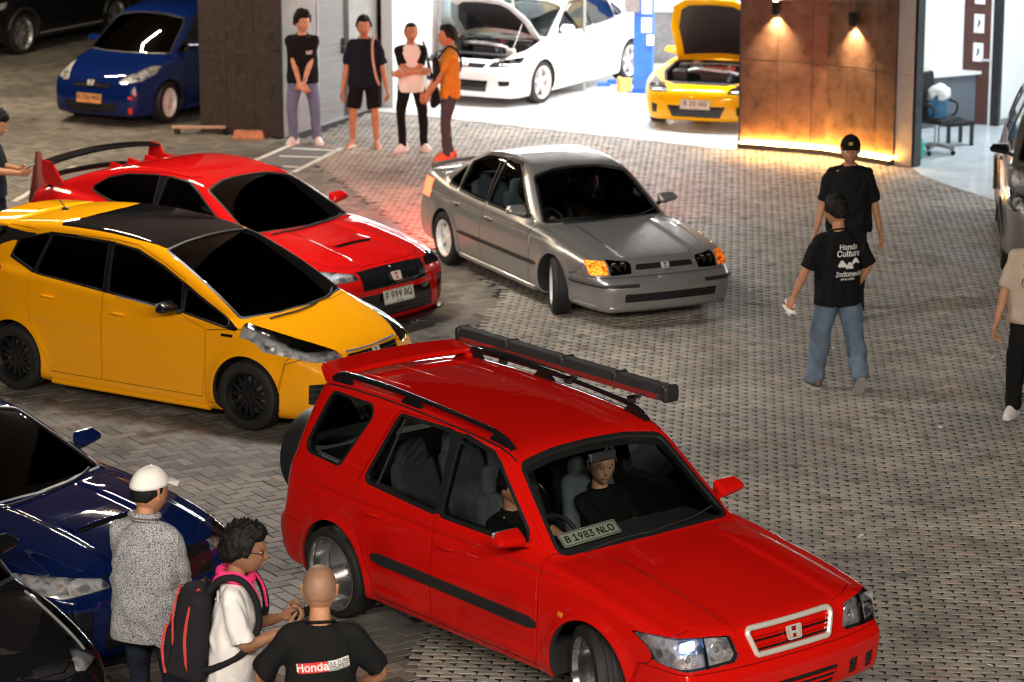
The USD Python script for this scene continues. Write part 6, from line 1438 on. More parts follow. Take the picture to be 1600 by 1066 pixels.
mat('cloth_pattern', {'tc': ('texture_coordinate', {}), 'v': ('voronoi_texture', {'feature': 'distance_to_edge', 'scale': 78.0, 'randomness': 1.0}), 'n': ('noise_texture', {'scale': 60.0, 'detail': 3.0, 'distortion': 1.5}),
      'm': ('mix_vector', {'fac': .018}), 'a': ('math', {'math_type': 'multiply_add', 'value2': .35, 'value3': -.06}), 's': ('math', {'math_type': 'subtract'}),
      'r': ('rgb_ramp', {'ramp': [(.0, (.035, .04, .055)), (.05, (.05, .055, .07)), (.10, (.36, .36, .37)), (1, (.42, .42, .43))]}), 'p': ('principled_bsdf', {'roughness': .85})},
    [('tc.object', 'n.vector'), ('tc.object', 'm.a'), ('n.color', 'm.b'), ('m.result', 'v.vector'), ('n.fac', 'a.value1'), ('v.distance', 's.value1'), ('a.value', 's.value2'), ('v.distance', 'r.fac'), ('r.color', 'p.base_color')])

def ik(p, q, a, b, pole):
    p, q, pole = (np.array(x, float) for x in (p, q, pole)); d = q - p; L = min(np.linalg.norm(d), (a + b) * .999); d /= np.linalg.norm(d)
    x = (a * a - b * b + L * L) / (2 * L); h = math.sqrt(max(a * a - x * x, 1e-6)); o = pole - d * (pole @ d); o /= np.linalg.norm(o)
    return p + d * x + o * h
def frustum(p, q, r0, r1, n=16, flat=1.0, ax=None):
    """tapered round bar with flat ends as a Manifold; flat squeezes it along ax"""
    m = tube([p, (np.array(p) + np.array(q)) / 2, q], [r0, (r0 + r1) / 2, r1], n)
    return Manifold.hull_points(np.asarray(m.vertices, float).tolist())
def hull_rings(rings, n=18):
    """rings: (centre, half width y, half depth x): a lofted body as union of hulls of consecutive elliptical rings"""
    out = []
    a = np.arange(n) * 2 * PI / n
    R = [np.array(c) + np.stack([d * np.sign(np.cos(a)) * np.abs(np.cos(a)) ** .85, w * np.sign(np.sin(a)) * np.abs(np.sin(a)) ** .85, 0 * a], 1) @ np.array(M).T for c, w, d, M in rings]
    for i in range(len(R) - 1): out.append(Manifold.hull_points(np.vstack([R[i], R[i + 1]]).tolist()))
    return out
def soft(ms, L=.022, it=8, noise_=0, fr=9, seed=0, folds=None):
    m = Manifold.batch_boolean(ms, m3.OpType.Add) if isinstance(ms, list) else ms
    t = tm(m.refine_to_length(L)); t = trimesh.Trimesh(t.vertices, t.faces, process=True)
    if it: trimesh.smoothing.filter_taubin(t, .5, -.52, iterations=it)
    if noise_:
        n = t.vertex_normals; v = t.vertices
        w = v * np.array([fr, fr, fr * .55]) + 3 * meshkit.noise(v * 3.1, seed + 5)[:, None] + seed
        k = np.abs(meshkit.noise(w, seed) - .5) * 2 + .5 * (meshkit.noise(w * 2.3, seed + 1) - .5)
        t.vertices = v + n * ((k - .45) * noise_)[:, None]
    return t
def hand(w, d, pn, curl=.5, side=1, thumb=.6, spread=.0):
    """w wrist, d direction of the fingers, pn palm normal, side +1 when the thumb is on the pn x d side"""
    d = np.array(d, float); d /= np.linalg.norm(d); pn = np.array(pn, float); pn -= d * (pn @ d); pn /= np.linalg.norm(pn); l = np.cross(pn, d) * side
    w = np.array(w, float)
    kn = [w + d * (.088 - .006 * abs(k - 1)) + l * (.030 - .020 * k) for k in range(4)]
    P = [hull([(*(w), .022), (*(w + d * .02 + l * .02), .017), (*(w + d * .02 - l * .02), .017), (*kn[0], .0125), (*kn[1], .0125), (*kn[2], .012), (*kn[3], .011)], 10)]
    for k in range(4):
        p, ang = kn[k], 0; dd = d + l * spread * (1.5 - k)
        for ln in (np.array([.040, .026, .021]) * (.94, 1.04, .97, .8)[k]):
            ang += curl * (.75 + .1 * k); q = p + (dd * math.cos(ang) + pn * math.sin(ang)) * ln
            P.append(hull([(*p, .0098), (*q, .0088)], 8)); p = q
    p = w + d * .025 + l * .024; q = p + (d * .55 + l * .75 + pn * .25) * .042; r = q + (d * .85 + l * (.5 - thumb) + pn * thumb) * .032; s = r + (d * .9 + l * (.2 - thumb) + pn * thumb) * .026
    P += [hull([(*p, .016), (*q, .013)], 8), hull([(*q, .012), (*r, .0105)], 8), hull([(*r, .0105), (*s, .0092)], 8)]
    return P
HEAD = trimesh.creation.icosphere(4, 1.0)
def head_shape(scale=1.0):
    v = HEAD.vertices.copy(); x, y, z = v.T
    X, Y, Z = .099 * x, .079 * y, .116 * z
    X = np.where(x > 0, X * (1 - .10 * sstep(np.abs(y), .3, .9)), X * 1.04)
    jaw = sstep(-z, .15, .95); Y *= 1 - .22 * jaw; X = X + .012 * jaw * (x > -.2) * (1 - np.abs(y) * .5)
    X = np.where((x < 0), X * (1 - .30 * sstep(-z, .2, .9)), X)
    g = lambda cy, cz, sy, sz: np.exp(-((y - cy) / sy) ** 2 - ((z - cz) / sz) ** 2) * (x > 0)
    X += .024 * g(0, -.22, .12, .14) + .012 * g(0, -.02, .09, .2) + .006 * g(0, .17, .5, .08) - .010 * (g(.38, .02, .17, .10) + g(-.38, .02, .17, .10)) + .006 * g(0, -.50, .22, .07) - .004 * g(0, -.40, .25, .04) + .008 * g(0, -.80, .25, .14) + .004 * (g(.45, -.22, .2, .15) + g(-.45, -.22, .2, .15))
    return np.stack([X, Y, np.where(z > 0, .116 * z * (1 + .20 * (1 - z * z)), Z)], 1) * scale
def rotm(rz, ry=0, rx=0):
    return trimesh.transformations.euler_matrix(rx, ry, rz, 'sxyz')[:3, :3]
def hair_mesh(kind, seed=0):
    d = HEAD.vertices; x, y, z = d.T; b = head_shape()
    side_ = -.10 - .38 * sstep(-x, .05, .75)
    line = {'short': side_ + .66 * sstep(x, .12, .55), 'fringe': side_ + .52 * sstep(x, .2, .6), 'thick': side_ - .05 + .60 * sstep(x, .16, .55), 'crop': side_ + .04 + .66 * sstep(x, .05, .5), 'stubble': side_ + .06 + .62 * sstep(x, .05, .5), 'long': .45 * sstep(x, .1, .8) - 1.1 * sstep(-x, -.35, .2)}[kind]
    line = line + .10 * (meshkit.noise(d * 9 + seed, seed + 7) - .5)
    t = sstep(z - line, -.08, .16)
    th = {'short': .016, 'fringe': .024, 'thick': .026, 'crop': .006, 'stubble': -.0095, 'long': .03}[kind]
    n = meshkit.noise(d * 7 + seed, seed) - .5; n2 = meshkit.noise(d * np.array([22, 22, 14]) + seed, seed + 3) - .5
    up = 1 + .6 * sstep(z, .4, 1)
    r = -.010 + t * (.010 + th * up * (1 + .8 * n + (.5 if kind == 'thick' else .9) * n2))
    nr = b / np.linalg.norm(b, axis=1, keepdims=True)
    if kind == 'stubble': r = -.006 + .0072 * t
    return trimesh.Trimesh(b + nr * r[:, None], HEAD.faces, process=False)
def cap_parts(col_brim=0.0):
    d = HEAD.vertices; x, y, z = d.T; b = head_shape(); nr = b / np.linalg.norm(b, axis=1, keepdims=True)
    t = sstep(z - (.22 + .10 * x), -.05, .02); r = -.012 + t * (.026 + .006 * np.cos(6 * np.arctan2(y, x)) * 0)
    dome = trimesh.Trimesh(b * np.array([1.0, 1.0, 1.02]) + nr * r[:, None], HEAD.faces, process=False)
    pts = [(.07, s * k, .055 + .012 * (1 - (k / .06) ** 2), .006) for s in (-1, 1) for k in (.02, .06)] + [(.155, s * k, .045 + .010 * (1 - (k / .055) ** 2), .004) for s in (-1, 1) for k in (.0, .045)] + [(.12, s * .068, .035, .005) for s in (-1, 1)]
    return dome, hull(pts, 8)

class P: pass
def s_sign(a, sp): return 1 if np.linalg.norm(a - sp(0, 1, .4)) < np.linalg.norm(a - sp(0, -1, .4)) else -1
def person(label, loc, rz, h=1.72, skin_='skin_tan', hair='short', feet=None, hands=None, lean=0.0, twist=0.0, head=(0, 0), pelvis=None, shirt='cloth_black', trousers='denim_blue', shoes='shoe_white', sleeve=.62, shorts=False, fit=1.0, baggy=1.0, cap=None, sandals=False, hem=.0, hcurl=(.5, .5), hnorm=None, hdir=None, elbow=None, sleeve_mat=None, group=None, seated=False, seed=0, glasses=False, stocky=1.0, hands_on=True):
    k = h / 1.72; T = thing('person', label, 'person', loc, rz, group)
    o = P(); o.path, o.k = T, k
    feet = feet or ((.02, .10, 0), (.0, -.10, 0))
    hip = np.array(pelvis) if pelvis is not None else np.array([0, 0, .905]) * 1.0
    Rt = rotm(twist, lean); M = Rt
    sp = lambda x, y, z: hip + Rt @ np.array([x, y, z])
    chest, neck, hb = sp(0, 0, .42), sp(-.01, 0, .565), sp(.0, 0, .60)
    sh = [sp(-.01, s * .168 * stocky, .468) for s in (1, -1)]
    Rh = rotm(head[0] + twist, head[1] + lean * .4); hc = neck + Rt @ np.array([.02, 0, .0]) + Rh @ np.array([.012, 0, .135])
    hd = lambda p: hc + 1.12 * np.asarray(p) @ Rh.T
    hands = hands or ((.06, .27, .78), (.06, -.27, .78))
    A = []; legs = []
    for i, s in enumerate((1, -1)):
        hj = hip + rotm(twist * .3) @ np.array([0, s * .088, 0.0]); f = np.array(feet[i][:3], float); fy = feet[i][3] if len(feet[i]) > 3 else s * .18; fp = feet[i][4] if len(feet[i]) > 4 else 0
        an = f + np.array([0, 0, .085]); kn = ik(hj, an, .425, .405, np.array([1, s * .15, .1]) @ rotm(fy).T)
        legs.append((hj, kn, an, fy, fp, f))
        w = np.array(hands[i], float); e = ik(sh[i], w, .285, .255, np.array((elbow or ((-1, s * .5, -.3), (-1, s * .5, -.3)))[i] if elbow else (-1, s * .6, -.2)))
        A.append((sh[i], e, w))
    # the body: one skin
    B = hull_rings([(sp(0, 0, -.06), .155 * stocky, .105, Rt), (sp(0, 0, .08), .150 * stocky, .10, Rt), (sp(0, 0, .22), .142 * stocky, .095, Rt), (sp(0, 0, .40), .165 * stocky, .105, Rt), (sp(-.012, 0, .48), .13 * stocky, .075, Rt), (sp(-.01, 0, .53), .07, .06, Rt)])
    B += [hull([(*sp(-.012, 0, .53), .058), (*(neck + Rt @ np.array([0, 0, .03])), .054), (*hd((-.02, 0, -.055)), .052)], 14)]
    for s_, e, w in A:
        B += [hull([(*s_, .050), (*e, .040)], 12), hull([(*e, .041), (*(e + (w - e) * .35), .042), (*w, .026)], 12), hull([(*s_, .050), (*sp(-.005, 0, .45), .075)], 12)]
    for hj, kn, an, fy, fp, f in legs:
        B += [hull([(*hj, .088), (*kn, .056)], 12), hull([(*kn, .055), (*(kn + (an - kn) * .35 + np.array([-.012, 0, 0])), .055), (*an, .036)], 12)]
    t = soft(B, .03, 6); bm = man(t)
    hm = man(trimesh.Trimesh(hd(head_shape()), HEAD.faces, process=False))
    ears = [hull([(*hd((-.008, s * .072, .015)), .012), (*hd((-.016, s * .082, .025)), .010), (*hd((-.006, s * .076, -.028)), .009)], 8) for s in (-1, 1)]
    extra = []
    if hands_on:
        for i, (s_, e, w) in enumerate(A):
            d = (hdir[i] if hdir and hdir[i] is not None else (w - e)); pn = hnorm[i] if hnorm and hnorm[i] is not None else np.array([.25, -(1, -1)[i], 0])
            extra += hand(w, d, pn, hcurl[i], (1, -1)[i] * 1)
    if shorts or sandals:
        for hj, kn, an, fy, fp, f in legs:
            R = rotm(fy, fp); q = lambda x, y, z: f + R @ np.array([x, y, z])
            extra.append(hull([(*q(-.04, 0, .045), .034), (*q(.09, 0, .04), .032), (*q(.17, .01, .025), .022), (*q(.15, -.025, .022), .018), (*an, .036)], 10))
    body = Manifold.batch_boolean([bm, hm] + ears + extra, m3.OpType.Add)
    S = lambda m: moved(m, s=k)
    put('body', S(body), skin_, T, 50)
    # face
    for s in (-1, 1):
        eye = trimesh.creation.icosphere(2, 1); eye.vertices = hd(eye.vertices * np.array([.008, .0145, .0085]) + np.array([.0775, s * .030, .004])); ep = put('eye', S(eye), 'eye_white', T, True)
        ir = trimesh.creation.icosphere(2, 1); ir.vertices = hd(ir.vertices * np.array([.005, .0068, .0075]) + np.array([.0835, s * .0295, .004])); put('iris', S(ir), 'eye_dark', ep, True)
        put('eyebrow', S(tube([hd((.086, s * .012, .021)), hd((.086, s * .03, .027)), hd((.076, s * .048, .021))], [.003, .0045, .0025], 6)), 'hair_black', T, 60)
    lp = trimesh.creation.icosphere(2, 1); lp.vertices = hd(lp.vertices * np.array([.008, .024, .0075]) + np.array([.094, 0, -.059])); put('lips', S(lp), 'lip', T, True)
    if hair:
        hm_ = hair_mesh(hair, seed); hm_.vertices = hd(hm_.vertices); put('hair', S(hm_), 'skin_stubble' if hair == 'stubble' else 'hair_black', T, True)
    if cap:
        dome, br = cap_parts(); dome.vertices = hd(dome.vertices); br = tm(br); br.vertices = hd(br.vertices)
        cp = put('cap', S(dome), cap, T, True); put('cap_brim', S(br), cap, cp, 50); bt = trimesh.creation.icosphere(2, .007); bt.vertices = hd(bt.vertices + np.array([0, 0, .138])); put('cap_button', S(bt), cap, cp, True)
        for a_ in range(6):
            az = a_ * PI / 3 + PI / 6; pts = [hd(np.array([.113 * math.cos(az) * math.cos(e_), .09 * math.sin(az) * math.cos(e_), .137 * math.sin(e_)]) * 1.005) for e_ in np.linspace(.35, 1.5, 7)]
            put('cap_seam', S(tube(pts, .0022, 5)), cap, cp, 60)
    # shirt
    hz = -.10 - hem; F = fit * stocky
    up = [(sp(0, 0, hz), .190 * F, .142 * fit, Rt), (sp(0, 0, .06), .183 * F, .135 * fit, Rt), (sp(0, 0, .24), .180 * F, .128 * fit, Rt), (sp(0, 0, .38), .178 * (.6 * F + .4), .124 * (.5 + .5 * fit), Rt), (sp(-.01, 0, .47), .160 * (.4 * F + .6), .100, Rt), (sp(-.010, 0, .515), .104, .090, Rt), (sp(-.006, 0, .540), .080, .078, Rt)]
    C_ = hull_rings(up, 22); sl = []
    for s_, e, w in A:
        r = .062 * (.5 + .5 * fit); end = s_ + (e - s_) * min(1, sleeve / .8)
        a = [hull([(*sp(-.014, s_sign(s_, sp) * .060, .505), .046), (*s_, r * .98)], 12), hull([(*s_, r), (*sp(-.005, s_sign(s_, sp) * .07, .42), .085)], 12), hull([(*s_, r * 1.0), (*(s_ + (e - s_) * .25), r)], 12), frustum(s_, end, r, r * (1.10 if sleeve < 1 else .9))]
        if sleeve >= 1: a += [hull([(*e, r * .80), (*end, r * .8)], 12), frustum(e, e + (w - e) * .94, r * .80, r * .60)]
        sl += a
    if sleeve_mat:
        put('shirt', S(soft(C_, .024, 3, .010, 10, seed)), shirt, T, 60); o.shirt = None
        for i in (0, 1): put('sleeve', S(soft(sl[i * len(sl) // 2:(i + 1) * len(sl) // 2], .022, 2, .008, 10, seed + 2)), sleeve_mat, T, 60)
        o.shirt_mesh = None
    else:
        m_ = S(soft(C_ + sl, .022, 4, .019 * fit, 9, seed)); o.shirt = put('shirt', m_, shirt, T, 60); o.shirt_mesh = m_
    col = lambda rr, zz: [sp(-.010 + rr * .95 * math.cos(a), rr * math.sin(a), zz + .020 * math.cos(a) * -1) for a in np.linspace(0, 2 * PI, 25)]
    put('collar', S(tube(col(.075, .541), .008, 6, False)), o.__dict__.get('collar_mat') or shirt, T, 60)
    # trousers
    tr = hull_rings([(sp(0, 0, .06), .160 * stocky, .118, Rt), (hip + np.array([0, 0, -.03]), .172 * stocky, .125, np.eye(3)), (hip + np.array([0, 0, -.11]), .165 * stocky, .115, np.eye(3))], 20)
    for hj, kn, an, fy, fp, f in legs:
        if shorts:
            e_ = hj + (kn - hj) * .92; tr += [frustum(hj + np.array([0, 0, -.02]), e_, .105, .100)]
        else:
            b_ = baggy; lo = an + (an - kn) / np.linalg.norm(an - kn) * .035
            tr += [hull([(*hj, .100), (*(hj + (kn - hj) * .5), .086 * (1 + (b_ - 1) * .6)), (*kn, .066 * b_)], 14), hull([(*kn, .066 * b_), (*(kn + (an - kn) * .4), .062 * b_)], 14), frustum(kn + (an - kn) * .35, lo, .062 * b_, .054 * b_)]
    put('shorts' if shorts else 'trousers', S(soft(tr, .026, 4, .014 * (1 if baggy < 1.2 else 1.6), 9, seed + 9)), trousers, T, 60)
    for hj, kn, an, fy, fp, f in legs:
        R = rotm(fy, fp); q = lambda x, y, z: f + R @ np.array([x, y, z])
        if sandals:
            put('sandal', S(hull([(*q(-.06, 0, .010), .035), (*q(.10, .012, .010), .042), (*q(.17, .012, .010), .032)], 12).trim_by_plane([0, 0, 1], .0)), shoes, T, 40)
            put('sandal_strap', S(hull([(*q(.07, .045, .02), .008), (*q(.09, 0, .072), .008), (*q(.07, -.04, .02), .008), (*q(.13, .045, .02), .008), (*q(.13, 0, .058), .008), (*q(.13, -.035, .02), .008)], 8)), shoes, T, 40)
        else:
            up_ = hull([(*q(-.065, 0, .05), .036), (*q(-.05, 0, .085), .036), (*q(.02, 0, .085), .036), (*q(.11, .005, .05), .036), (*q(.165, .008, .032), .028), (*q(.08, -.012, .035), .034), (*q(.08, .018, .035), .034)], 14)
            n_ = R @ np.array([0, 0, 1.0])
            sp_ = put('shoe', S(up_.trim_by_plane(n_.tolist(), float(n_ @ q(0, 0, .016)))), shoes, T, 50)
            so = Manifold.batch_hull([Manifold.cylinder(.022, rr, rr, 20).transform(np.c_[R, q(xx, yy, 0)].tolist()) for xx, yy, rr in ((-.06, 0, .042), (.08, .004, .05), (.15, .008, .036))])
            put('sole', S(so), 'sole_grey' if shoes != 'shoe_white' else 'shoe_white', sp_, 40)
    if glasses:
        for s in (-1, 1):
            ring = [hd((.094 - .003 * math.cos(a) * 0, s * .032 + .021 * math.cos(a), .004 + .016 * math.sin(a))) for a in np.linspace(0, 2 * PI, 17)]
            g_ = put('spectacles', S(cat_meshes([tube(ring, .0022, 5, False), tube([hd((.094, s * .053, .008)), hd((.03, s * .079, .012)), hd((-.01, s * .08, .01))], .002, 5), tube([hd((.094, 0, .008)), hd((.094, s * .011, .006))], .002, 5)])), 'phone_black', T, 60)
    o.sp, o.hd, o.A, o.S, o.T, o.R = sp, hd, A, S, T, Rt
    return o
def on_shirt(o, mesh, y0, z0, back=True, off=.004, lift=True):
    """lays a flat print (reading along +x, up +y, millimetres thick) on the back or chest of the shirt"""
    v = o.shirt_mesh.vertices; n = o.shirt_mesh.vertex_normals; s = -1 if back else 1
    R = o.R; loc = (v - o.sp(0, 0, 0) * o.k) @ R; nl = n @ R
    keep = nl[:, 0] * s > .25; loc = loc[keep]
    from scipy.spatial import cKDTree
    mm = mesh.copy()
    if max(mm.extents[:2]) > .05: mm = mm.subdivide_to_size(.03)
    Y = y0 - mm.vertices[:, 0] if back else y0 + mm.vertices[:, 0]; Z = z0 + mm.vertices[:, 1]
    d, i = cKDTree(loc[:, 1:]).query(np.stack([Y, Z], 1), k=5); w = 1 / (d + .003); w /= w.sum(1, keepdims=True)
    X = (loc[i, 0] * w).sum(1) + s * (off + mm.vertices[:, 2])
    mm.vertices = np.stack([X, Y, Z], 1) @ R.T + o.sp(0, 0, 0) * o.k
    return mm
def text_on(o, txt, h, y0, z0, mat_, back=True, bold=True, name='lettering', off=.004, slant=0.0):
    t = meshkit.text_mesh(txt, h, .0012, bold); t.apply_translation([-t.bounds[:, 0].mean(), 0, 0]); t.vertices[:, 0] += slant * t.vertices[:, 1]
    m_ = on_shirt(o, t, y0, z0, back, off); put(name, m_, mat_, o.T, False)
FRONT = -PI / 2
# four men before the workshop, from left to right
o = person('man in a loose black t-shirt and light jeans, hands clasped, beside the steel door', (-2.80, 37.72, 0), FRONT + .05, 1.76, 'skin_light', 'fringe', feet=((.02, .17, 0, .35), (.03, -.13, 0, -.5)), hands=((.235, .02, .83), (.24, -.03, .80)), head=(.55, .05), shirt='cloth_black', trousers='denim_blue', fit=1.14, sleeve=.72, baggy=1.15, hcurl=(.7, .6), hnorm=((-1, 0, -.2), (-1, 0, -.2)), hdir=((.1, -.75, -.6), (.1, .75, -.6)), elbow=((-.6, 1, -.2), (-.6, -1, -.2)), seed=1)
put('wrist_watch', o.S(tube([o.A[0][2] + (o.A[0][1] - o.A[0][2]) * .10, o.A[0][2] + (o.A[0][1] - o.A[0][2]) * .19], .031, 12)), 'chrome', o.T, 40)
text_on(o, 'MF', .045, .10, .30, 'print_white', back=False)
o = person('man in a navy t-shirt and black shorts with a tan strap over one shoulder', (-1.96, 37.45, 0), FRONT, 1.73, 'skin_tan', 'short', feet=((.05, .15, 0, .2), (.0, -.17, 0, -.35)), hands=((.05, .30, .78), (.06, -.29, .76)), head=(.05, .08), shirt='cloth_navy', trousers='cloth_black', shorts=True, sandals=True, shoes='sandal_cream', fit=1.18, sleeve=.78, seed=2)
st = [o.sp(*p) for p in ((-.10, .10, .50), (-.02, .125, .578), (.10, .115, .48), (.155, .12, .30), (.165, .16, .06), (.12, .20, -.06))]
put('shoulder_strap', o.S(tube(crom(st, 5), .017, 8)), 'strap_tan', o.T, 50)
def bag_thing(o, label, name, cat_, build):
    t = thing(name, label, cat_, (0, 0, 0)); x = UsdGeom.Xformable(stage.GetPrimAtPath(t)); src = UsdGeom.Xformable(stage.GetPrimAtPath(o.T)).ComputeLocalToWorldTransform(Usd.TimeCode.Default())
    x.ClearXformOpOrder(); x.AddTransformOp(opSuffix='place').Set(src); build(t); return t
o3 = person('man in a white t-shirt with black sleeves, arms crossed, black joggers', (-1.33, 37.17, 0), FRONT + .12, 1.68, 'skin_tan', 'crop', feet=((.05, .16, 0, .45), (.02, -.12, 0, -.75)), hands=((.20, -.13, 1.06), (.215, .12, 1.09)), head=(.1, .05), shirt='cloth_white', sleeve_mat='cloth_black', trousers='cloth_black', shoes='shoe_white', fit=1.0, sleeve=.62, hcurl=(.4, .4), hnorm=((-1, 0, 0), (-1, 0, 0)), hdir=((-.1, -1, .1), (-.1, 1, .15)), elbow=((.1, 1, -.55), (.1, -1, -.55)), seed=3)
def sb(t):
    put('bag_body', o3.S(hull([(.02, .30, .62, .045), (.02, .33, .84, .04), (-.10, .31, .62, .045), (-.10, .33, .84, .04), (-.02, .36, .66, .045)])), 'pack_black', t, 45)
    put('bag_strap', o3.S(tube(crom([(-.06, .31, .86), (-.11, .24, 1.15), (-.03, .165, 1.475), (.06, .20, 1.38), (.08, .26, 1.1), (.03, .33, .86)], 6), .010, 6)), 'pack_black', t, 50)
bag_thing(o3, 'black shoulder bag hanging at the hip of the man with crossed arms', 'shoulder_bag', 'bag', sb)
o4 = person('man in a mustard t-shirt and grey jeans turned sideways, hands together', (-.80, 36.44, 0), PI + .12, 1.73, 'skin_tan', 'short', feet=((.06, .11, 0, .3), (.0, -.11, 0, -.1)), hands=((.30, .04, .83), (.31, -.03, .86)), head=(-.05, .06), shirt='cloth_mustard', trousers='cloth_charcoal', shoes='shoe_red', fit=.98, sleeve=.66, hcurl=(.8, .8), hnorm=((-.2, -1, 0), (-.2, 1, 0)), elbow=((-1, .35, -.4), (-1, -.35, -.4)), seed=4)
def cb(t):
    put('bag_body', o4.S(hull([(.17, .06, 1.18, .04), (.19, -.02, 1.30, .04), (.17, -.08, 1.08, .045), (.19, .07, 1.05, .04)])), 'pack_black', t, 45)
    put('bag_strap', o4.S(tube(crom([o4.sp(*p) for p in ((.155, .02, .42), (.06, .09, .56), (-.02, .105, .575), (-.115, .06, .47), (-.15, -.06, .30), (-.10, -.20, .16), (.02, -.215, .12), (.15, -.10, .16))], 6), .014, 6)), 'pack_black', t, 50)
bag_thing(o4, 'black crossbody bag on the chest of the man in mustard', 'crossbody_bag', 'bag', cb)
# man with a phone at the left edge
o = person('man in dark clothes looking at a phone, at the left edge behind the yellow hatchback', (-5.50, 29.55, 0), -.12, 1.70, 'skin_tan', 'fringe', hands=((.30, .06, 1.10), (.33, -.06, 1.08)), head=(0, .38), shirt='cloth_navy', trousers='denim_dark', shoes='shoe_black', fit=1.05, sleeve=.75, hcurl=(.7, .7), hnorm=((0, -1, .3), (0, 1, .3)), seed=5)
t = thing('mobile_phone', 'phone held by the man at the left edge', 'phone', tuple(np.array([-5.50, 29.55, 0]) + np.array([.40, -.05, 1.12])), -.12)
put('phone_body', moved(rbox(.15, .075, .010, .004), ry=-.5), 'phone_black', t); put('phone_screen', moved(rbox(.138, .066, .002, .001, (0, 0, .006)), ry=-.5), 'paper', t)
# the two men crossing on the right
o = person('man in a black cap and black t-shirt facing us, behind the man in jeans', (3.32, 27.5, 0), FRONT - .08, 1.77, 'skin_tan', 'crop', feet=((.18, .10, 0, .1), (-.12, -.11, 0, -.2)), hands=((.03, .31, .80), (.05, -.31, .80)), head=(-.02, .10), shirt='cloth_black', trousers='denim_dark', shoes='shoe_black', fit=1.2, sleeve=.80, cap='cloth_black', baggy=1.2, seed=6)
q = [o.hd(p) for p in ((.117, .0, .085),)]
put('cap_emblem', o.S(moved(rbox(.006, .04, .03, .002), q[0], rz=0)), 'gold', o.T)
o = person('man seen from behind in a printed black t-shirt and wide blue jeans, walking away', (2.87, 24.42, 0), PI / 2 + .30, 1.73, 'skin_tan', 'short', feet=((.16, .12, 0.0, .05), (-.26, -.13, .10, -.2, .95)), hands=((.10, .38, .84), (.10, -.22, .90)), head=(.25, .1), shirt='cloth_black', trousers='denim_light', shoes='shoe_brown', fit=1.16, sleeve=.82, baggy=1.45, lean=.04, elbow=((-1, .6, 0), (-.6, -1, -.2)), hcurl=(1.0, .5), hnorm=((.3, -1, 0), None), hem=.02, seed=7)
for txt, hh, zz, y in (('Honda', .043, .385, -.05), ('Culture', .050, .325, -.05), ('Indonesia', .042, .15, -.05), ('since 2004', .018, .118, -.03)): text_on(o, txt, hh, y, zz, 'print_white', slant=.15)
for y, z, w in ((.02, .245, .03), (-.05, .228, .028), (-.115, .26, .03)):
    g = hull([(-w, 0, 0, .012), (w, 0, 0, .012), (0, .03, 0, .018)], 8); g = tm(g); g.vertices[:, 2] = np.clip(g.vertices[:, 2], 0, .001); put('car_print', on_shirt(o, g, y, z), 'print_white', o.T, False)
def cl_(t):
    w = o.A[0][2]; m_ = trimesh.creation.icosphere(3, .058); m_.vertices *= np.array([.9, .7, 1.2]); m_.vertices += (meshkit.noise(m_.vertices * 34)[:, None] - .5) * .05; m_.vertices += w + np.array([.06, .0, -.10]); put('cloth', o.S(m_), 'paper', t, True)
bag_thing(o, 'white cloth in the left hand of the man in blue jeans', 'hand_cloth', 'cloth', cl_)
# right edge
o = person('man in a beige printed t-shirt and black trousers, cut by the right edge', (4.47, 23.6, 0), FRONT - .10, 1.74, 'skin_tan', 'short', feet=((.12, .13, 0, .1), (.05, -.16, 0, -.45)), hands=((.06, .34, .80), (.08, -.33, .80)), shirt='cloth_beige', trousers='cloth_black', shoes='shoe_white', fit=1.22, sleeve=.80, baggy=1.35, hcurl=(.6, .7), seed=8, stocky=1.06)
a = np.linspace(0, 2 * PI, 40)
ring = Polygon([(.12 * math.cos(t), .075 * math.sin(t)) for t in a]).difference(Polygon([(.112 * math.cos(t), .064 * math.sin(t) - .004) for t in a]))
put('chest_print', on_shirt(o, extrude(ring, .001), -.02, .27, False), 'ink', o.T, False); text_on(o, 'DS', .045, -.02, .24, 'ink', False, slant=.3); text_on(o, 'racing', .02, -.09, .40, 'ink', False)
# three men in the foreground, seen from behind or the side
o = person('man in a white cap and grey patterned shirt, back turned, nearest the dark blue hatchback', (-2.12, 15.72, 0), PI / 2 - .42, 1.75, 'skin_tan', 'crop', hands=((.12, .20, .82), (.14, -.20, .84)), head=(-.30, .12), shirt='cloth_pattern', trousers='denim_dark', shoes='shoe_black', fit=1.22, sleeve=1.1, cap='cap_white', hem=.06, seed=9, elbow=((-.4, 1, 0), (-.4, -1, 0)))
put('shirt_collar', o.S(tube([o.sp(-.010 + .078 * math.cos(a), .082 * math.sin(a), .575 - .012 * math.cos(a)) for a in np.linspace(0, 2 * PI, 25)], .017, 8, False)), 'cloth_pattern', o.T, 60)
ob = person('man in spectacles with a white and pink t-shirt, side on, looking at a phone', (-1.53, 14.80, 0), -.05, 1.70, 'skin_brown', 'thick', hands=((.27, .06, 1.20), (.30, -.08, 1.17)), head=(.12, .12), shirt='cloth_white', trousers='cloth_beige', shoes='shoe_white', fit=1.12, sleeve=.72, glasses=True, hcurl=(.8, .75), hnorm=((0, -.6, .8), (0, .5, .85)), hdir=((.8, -.1, .35), (.8, .1, .4)), elbow=((-.6, .6, -1), (-.6, -.6, -1)), lean=.05, seed=10)
yk = [ob.sp(-.010 + .088 * math.cos(a), .098 * math.sin(a), .556 - .018 * math.cos(a)) for a in np.linspace(0, 2 * PI, 25)]
put('pink_yoke', ob.S(tube(yk, .026, 8, False)), 'pink_trim', ob.T, 60)
